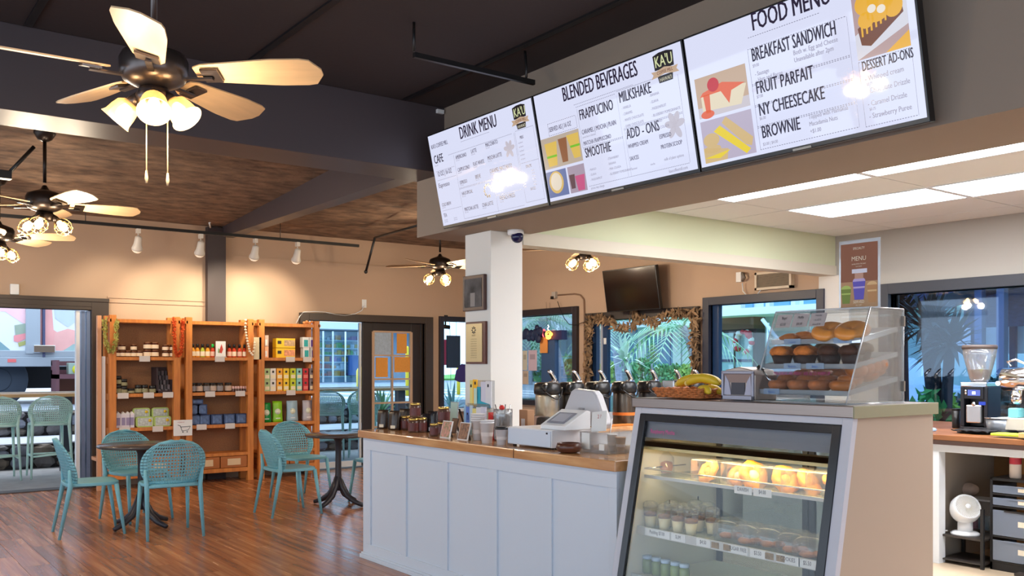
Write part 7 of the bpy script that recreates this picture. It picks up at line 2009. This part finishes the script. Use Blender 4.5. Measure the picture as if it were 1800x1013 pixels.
# ------------------------------------------------------------------ outside, beyond the right wall
lw_ = struct(MB().add([(10.5, -10, -.05), (32, -10, 1.0), (32, 46, 1.0), (10.5, 46, -.05), (10.5, -10, -.3), (32, -10, -.3), (32, 46, -.3), (10.5, 46, -.3)], [(0, 1, 2, 3), (0, 4, 5, 1), (1, 5, 6, 2), (2, 6, 7, 3), (3, 7, 4, 0)], False), 'lawn_side', M_lawn)
def lawn_z(x): return -.05 + 1.05 * (x - 10.5) / 21.5
fxE = 28.0
t = thing('panelled_building', 'long building with pale blue wall panels and white posts beyond the garland door', 'building', (fxE, 0, .7))
M_pb = mat('pale_blue_siding', (124, 156, 196), .7, noise=(3, .06)); M_pw = mat('white_building_post', (220, 228, 236), .7)
zt_ = PX(1150, 578, fxE).z - .7
y_lo, y_hi = ux(1240, fxE), ux(900, fxE)
MB().box(.05, 4, y_lo, y_hi, 0, zt_).build('wall', M_pb, t)
for k in range(int((y_hi - y_lo) / .95)):
    y = y_lo + .95 * k; MB().box(.0, .05, y + .02, y + .91, .1, zt_ - .05).build('siding_panel', M_pb, t)
for u in (1131, 1193, 1210, 1042): y = ux(u, fxE); MB().box(-.12, .04, y - .22, y + .22, 0, zt_).build('post', M_pw, t)
MB().box(-1.5, 4, y_lo, y_hi, zt_, zt_ + 1.6).build('fascia', mat('pale_fascia', (214, 226, 236), .7), t)
M_hg = mat('hedge_green', (86, 150, 96), .8); M_hy = mat('yellow_green_hedge', (150, 180, 90), .8)
for k, (u, r, h, m, lb) in enumerate(((1070, .7, .9, M_hy, 'yellow green hedge bush beside the blue door stile'), (1128, .75, 1.0, M_hg, 'bushy green hedge plant right of the palm trunk'), (1146, .35, 1.7, M_hg, 'taller pointed green bush before the white building post'), (1167, .55, .8, M_hg, 'green hedge bush in the middle of the siding'), (1188, .55, .8, M_hg, 'green hedge bush near the second white post'), (1206, .5, .8, M_hy, 'yellow green hedge bush at the garland side'), (1000, 1.2, 1.1, M_hg, 'green bush seen in the window with the neon mug'), (935, 1.3, 2.0, M_hg, 'big green bush behind the navy cloud cutout'))):
    x = 25.0; y = ux(u, x); bush(lb, (x, y, lawn_z(x)), r, h, 30 + k, m)
def tree_at(u, x): return (x, ux(u, x), lawn_z(x))
palm('palm_tree', 'leaning pale palm trunk with drooping green fronds beyond the garland door', tree_at(1100, 17.0), 2.3, (-.1, .45), .20, 13, 1.5, 5)
palm('palm_tree', 'palm with wide drooping fronds hanging in the upper middle of the garland door view', tree_at(1240, 14.2), 2.1, (-.1, .5), .09, 11, 1.5, 6)
blades('pandanus_plant', 'whitish spiky pandanus plant in front of the palm trunk', tree_at(1097, 15.5), 1.45, 30, .75, 7, mat('whitish_green_leaf', (206, 220, 206), .7), rt=.10, w=.05, spread=.05)
palm('palm_tree', 'leaning palm in the window beside the neon mug', tree_at(985, 19.0), 2.6, (-.2, .7), .20, 16, 1.7, 8)
palm('palm_tree', 'bushy palm behind the navy cloud cutout', tree_at(925, 21.0), 2.3, (.1, .2), .2, 18, 1.9, 9)
# near building with balconies and a brown doorway behind the pastry cabinet
bxE = 17.0
t = thing('balcony_building', 'white apartment building with balconies above a brown glazed doorway', 'building', (bxE, 0, .25))
yl, yh = ux(1700, bxE), ux(1258, bxE)
M_bw = mat('building_white', (206, 222, 236), .7)
MB().box(.1, 5, yl, yh, 0, 8).build('wall', M_bw, t)
def bz(v, u=1350): return PX(u, v, bxE).z - .25
z1_, z2_ = bz(557), bz(545)
MB().box(-1.0, .1, yl, yh + .3, z1_, z2_).build('balcony_slab', mat('slab_white', (226, 234, 240), .6), t)
for u in (1285, 1305, 1345, 1395, 1440): y = ux(u, bxE); MB().box(-.9, -.75, y - .05, y + .05, z2_, z2_ + 1.5).build('balcony_post', M_bw, t)
MB().box(-.95, -.9, yl, yh, z2_ + .28, z2_ + .33).build('railing', mat('railing_blue', (110, 150, 190), .5), t)
for (u0, u1) in ((1300, 1320), (1340, 1385), (1410, 1440)): ya3, yb3 = ux(u1, bxE), ux(u0, bxE); MB().box(.05, .12, ya3, yb3, z2_ + .02, z2_ + 1.4).build('window', mat('balcony_glass', (100, 160, 190), .2), t)
ya3, yb3 = ux(1340, bxE), ux(1262, bxE)
MB().box(-.3, .1, ya3, yb3, bz(578), bz(556)).build('door_canopy', mat('umber_canopy', (110, 76, 58), .7), t)
MB().box(-.2, .1, ya3, yb3, 0, bz(578)).build('door_surround', mat('deep_brown_surround', (64, 52, 56), .7), t)
for (u0, u1) in ((1286, 1264), (1319, 1290)):
    a3, b3 = ux(u0, bxE - .3), ux(u1, bxE - .3); MB().box(-.24, -.21, a3, b3, .05, bz(584)).build('glass_door', mat('aqua_door_glass', (140, 178, 190), .2), t); MB().box(-.26, -.23, a3, b3, bz(634) - .03, bz(634) + .03).build('push_bar', M_navy, t)
yq = ux(1304, bxE - .4); rnd = random.Random(2); wr = thing('wreath', 'red and white wreath hanging on the brown glazed doorway', 'wreath', (bxE - .35, yq, PX(1304, 602, bxE - .35).z))
mb = MB()
for k in range(40):
    a = rnd.uniform(0, 2 * PI); mb.cur = k % 2; mb.ball(rnd.uniform(-.04, .04), .22 * math.cos(a), .24 * math.sin(a), rnd.uniform(.04, .075), n=7, m=5)
mb.build('flowers', [mat('wreath_red', (206, 60, 80), .7), mat('wreath_white', (230, 226, 236), .7)], wr)
# stair rails, signs and cars in front of it
o = MB()
for k in range(5): o.tube([(bxE - 1.4, ux(1350 + 14 * k, bxE - 1.4), .3 + .25 * (4 - k)), (bxE - 1.4, ux(1350 + 14 * k, bxE - 1.4), 1.2 + .28 * (4 - k))], .03, 6)
o.tube([(bxE - 1.4, ux(1340, bxE - 1.4), 2.4), (bxE - 1.4, ux(1440, bxE - 1.4), .9)], .04, 6)
o = o.build('stair_railing', mat('pale_blue_rail', (190, 210, 230), .5)); tag(o, 'pale sloping stair railing in front of the balcony building', 'railing')
car('pale silver car seen through the window behind the pastry cabinet', (14.0, 9.4, .12), 1.45, (200, 216, 232))
# kitchen window view: yuccas, pavilion roof, fence, cars
blades('yucca', 'tall dark yucca with several spiky heads outside the kitchen window', (10.2, ux(1655, 10.2), -.02), 2.0, 60, .55, 12, M_dfrond, rt=.07, heads=4, spread=.28, mt=mat('dark_stem', (40, 46, 54), .8), w=.028)
blades('yucca', 'shorter dark yucca nearer the acrylic cabinet', (10.6, ux(1592, 10.6), -.02), 2.1, 60, .45, 13, M_dfrond, rt=.06, heads=3, spread=.2, mt=mat('dark_stem', (40, 46, 54), .8), w=.028)
for k, (u, r, h, c) in enumerate(((1630, .45, .8, (80, 160, 80)), (1672, .35, .75, (150, 200, 60)), (1660, .6, .55, (60, 96, 70)), (1770, .9, .9, (40, 80, 76)))):
    bush(['bright green shrub under the yuccas', 'lime green shrub beside the grinder', 'dark olive shrub low in the kitchen window', 'dark hedge behind the espresso machine'][k], (10.0 + k * .5, ux(u, 10.0 + k * .5), -.02), r, h + .35, 50 + k, mat('shrub_%d' % k, c, .8))
pv = thing('pavilion', 'low pavilion with a sloping dark shingle roof on posts outside the kitchen window', 'pavilion', (12.5, 3.0, 0))
a, b = PX(1705, 568, 12.5), PX(1800, 500, 12.5)
MB().add([(0, a.y - 3 + 1.0, 2.45), (0, -3.0, 3.95), (1.2, -3.0, 3.95), (1.2, a.y - 3 + 1.0, 2.45), (0, a.y - 3 + 1.0, 2.30), (0, -3.0, 3.80), (1.2, -3.0, 3.80), (1.2, a.y - 3 + 1.0, 2.30)], [(0, 3, 2, 1), (4, 5, 6, 7), (0, 1, 5, 4), (1, 2, 6, 5), (2, 3, 7, 6), (3, 0, 4, 7)], False).build('roof_edge', mat('navy_roof_edge', (40, 52, 84), .7), pv)
MB().box(1.0, 1.1, -4, a.y - 3 + .6, 2.0, 3.3).build('shingle_wall', mat('blue_grey_shingle', (84, 100, 140), .8, noise=(12, .3), scale3=(1, 1, 5)), pv)
for u in (1719, 1758): y = ux(u, 12.6); MB().box(.1, .22, y - 3 - .05, y - 3 + .05, 0, 3.2).build('post', mat('blue_grey_post', (90, 112, 150), .6), pv)
fe = thing('white_fence', 'long pale fence panel beyond the kitchen window with dark posts', 'fence', (14.0, -4, 0))
z0_, z1_ = PX(1750, 622, 14).z, PX(1750, 563, 14).z
yh_ = ux(1682, 14)
MB().box(0, .08, 0, yh_ + 4, z0_, z1_).build('panel', mat('fence_white', (226, 226, 236), .6, emit=(210, 214, 236), es=.0), fe)
for u in (1711, 1779): y = ux(u, 13.9); MB().box(-.1, -.02, y + 4 - .04, y + 4 + .04, 0, z1_ + .02).build('post', mat('fence_post_navy', (54, 56, 96), .6), fe)
car('pale car in front of the white fence outside the kitchen window', (11.2, 8.3, -.02), 1.57, (206, 220, 240))
ch_ = MB().box(0, .4, -1.5, 4.5, 0, 1.05); o = ch_.build('low_hedge', mat('low_dark_hedge', (36, 70, 72), .9, noise=(14, .5), bump=(20, 1)), loc=(13.3, 0, 0), bevel=.08); tag(o, 'clipped dark teal hedge in front of the pale fence', 'hedge')

# KINDS: flat print joined into one part each
for o in bpy.data.objects:
    if o.type == 'MESH' and o.parent and o.name.split('.')[0] == 'lettering' and 'kind' not in o: o['kind'] = 'stuff'
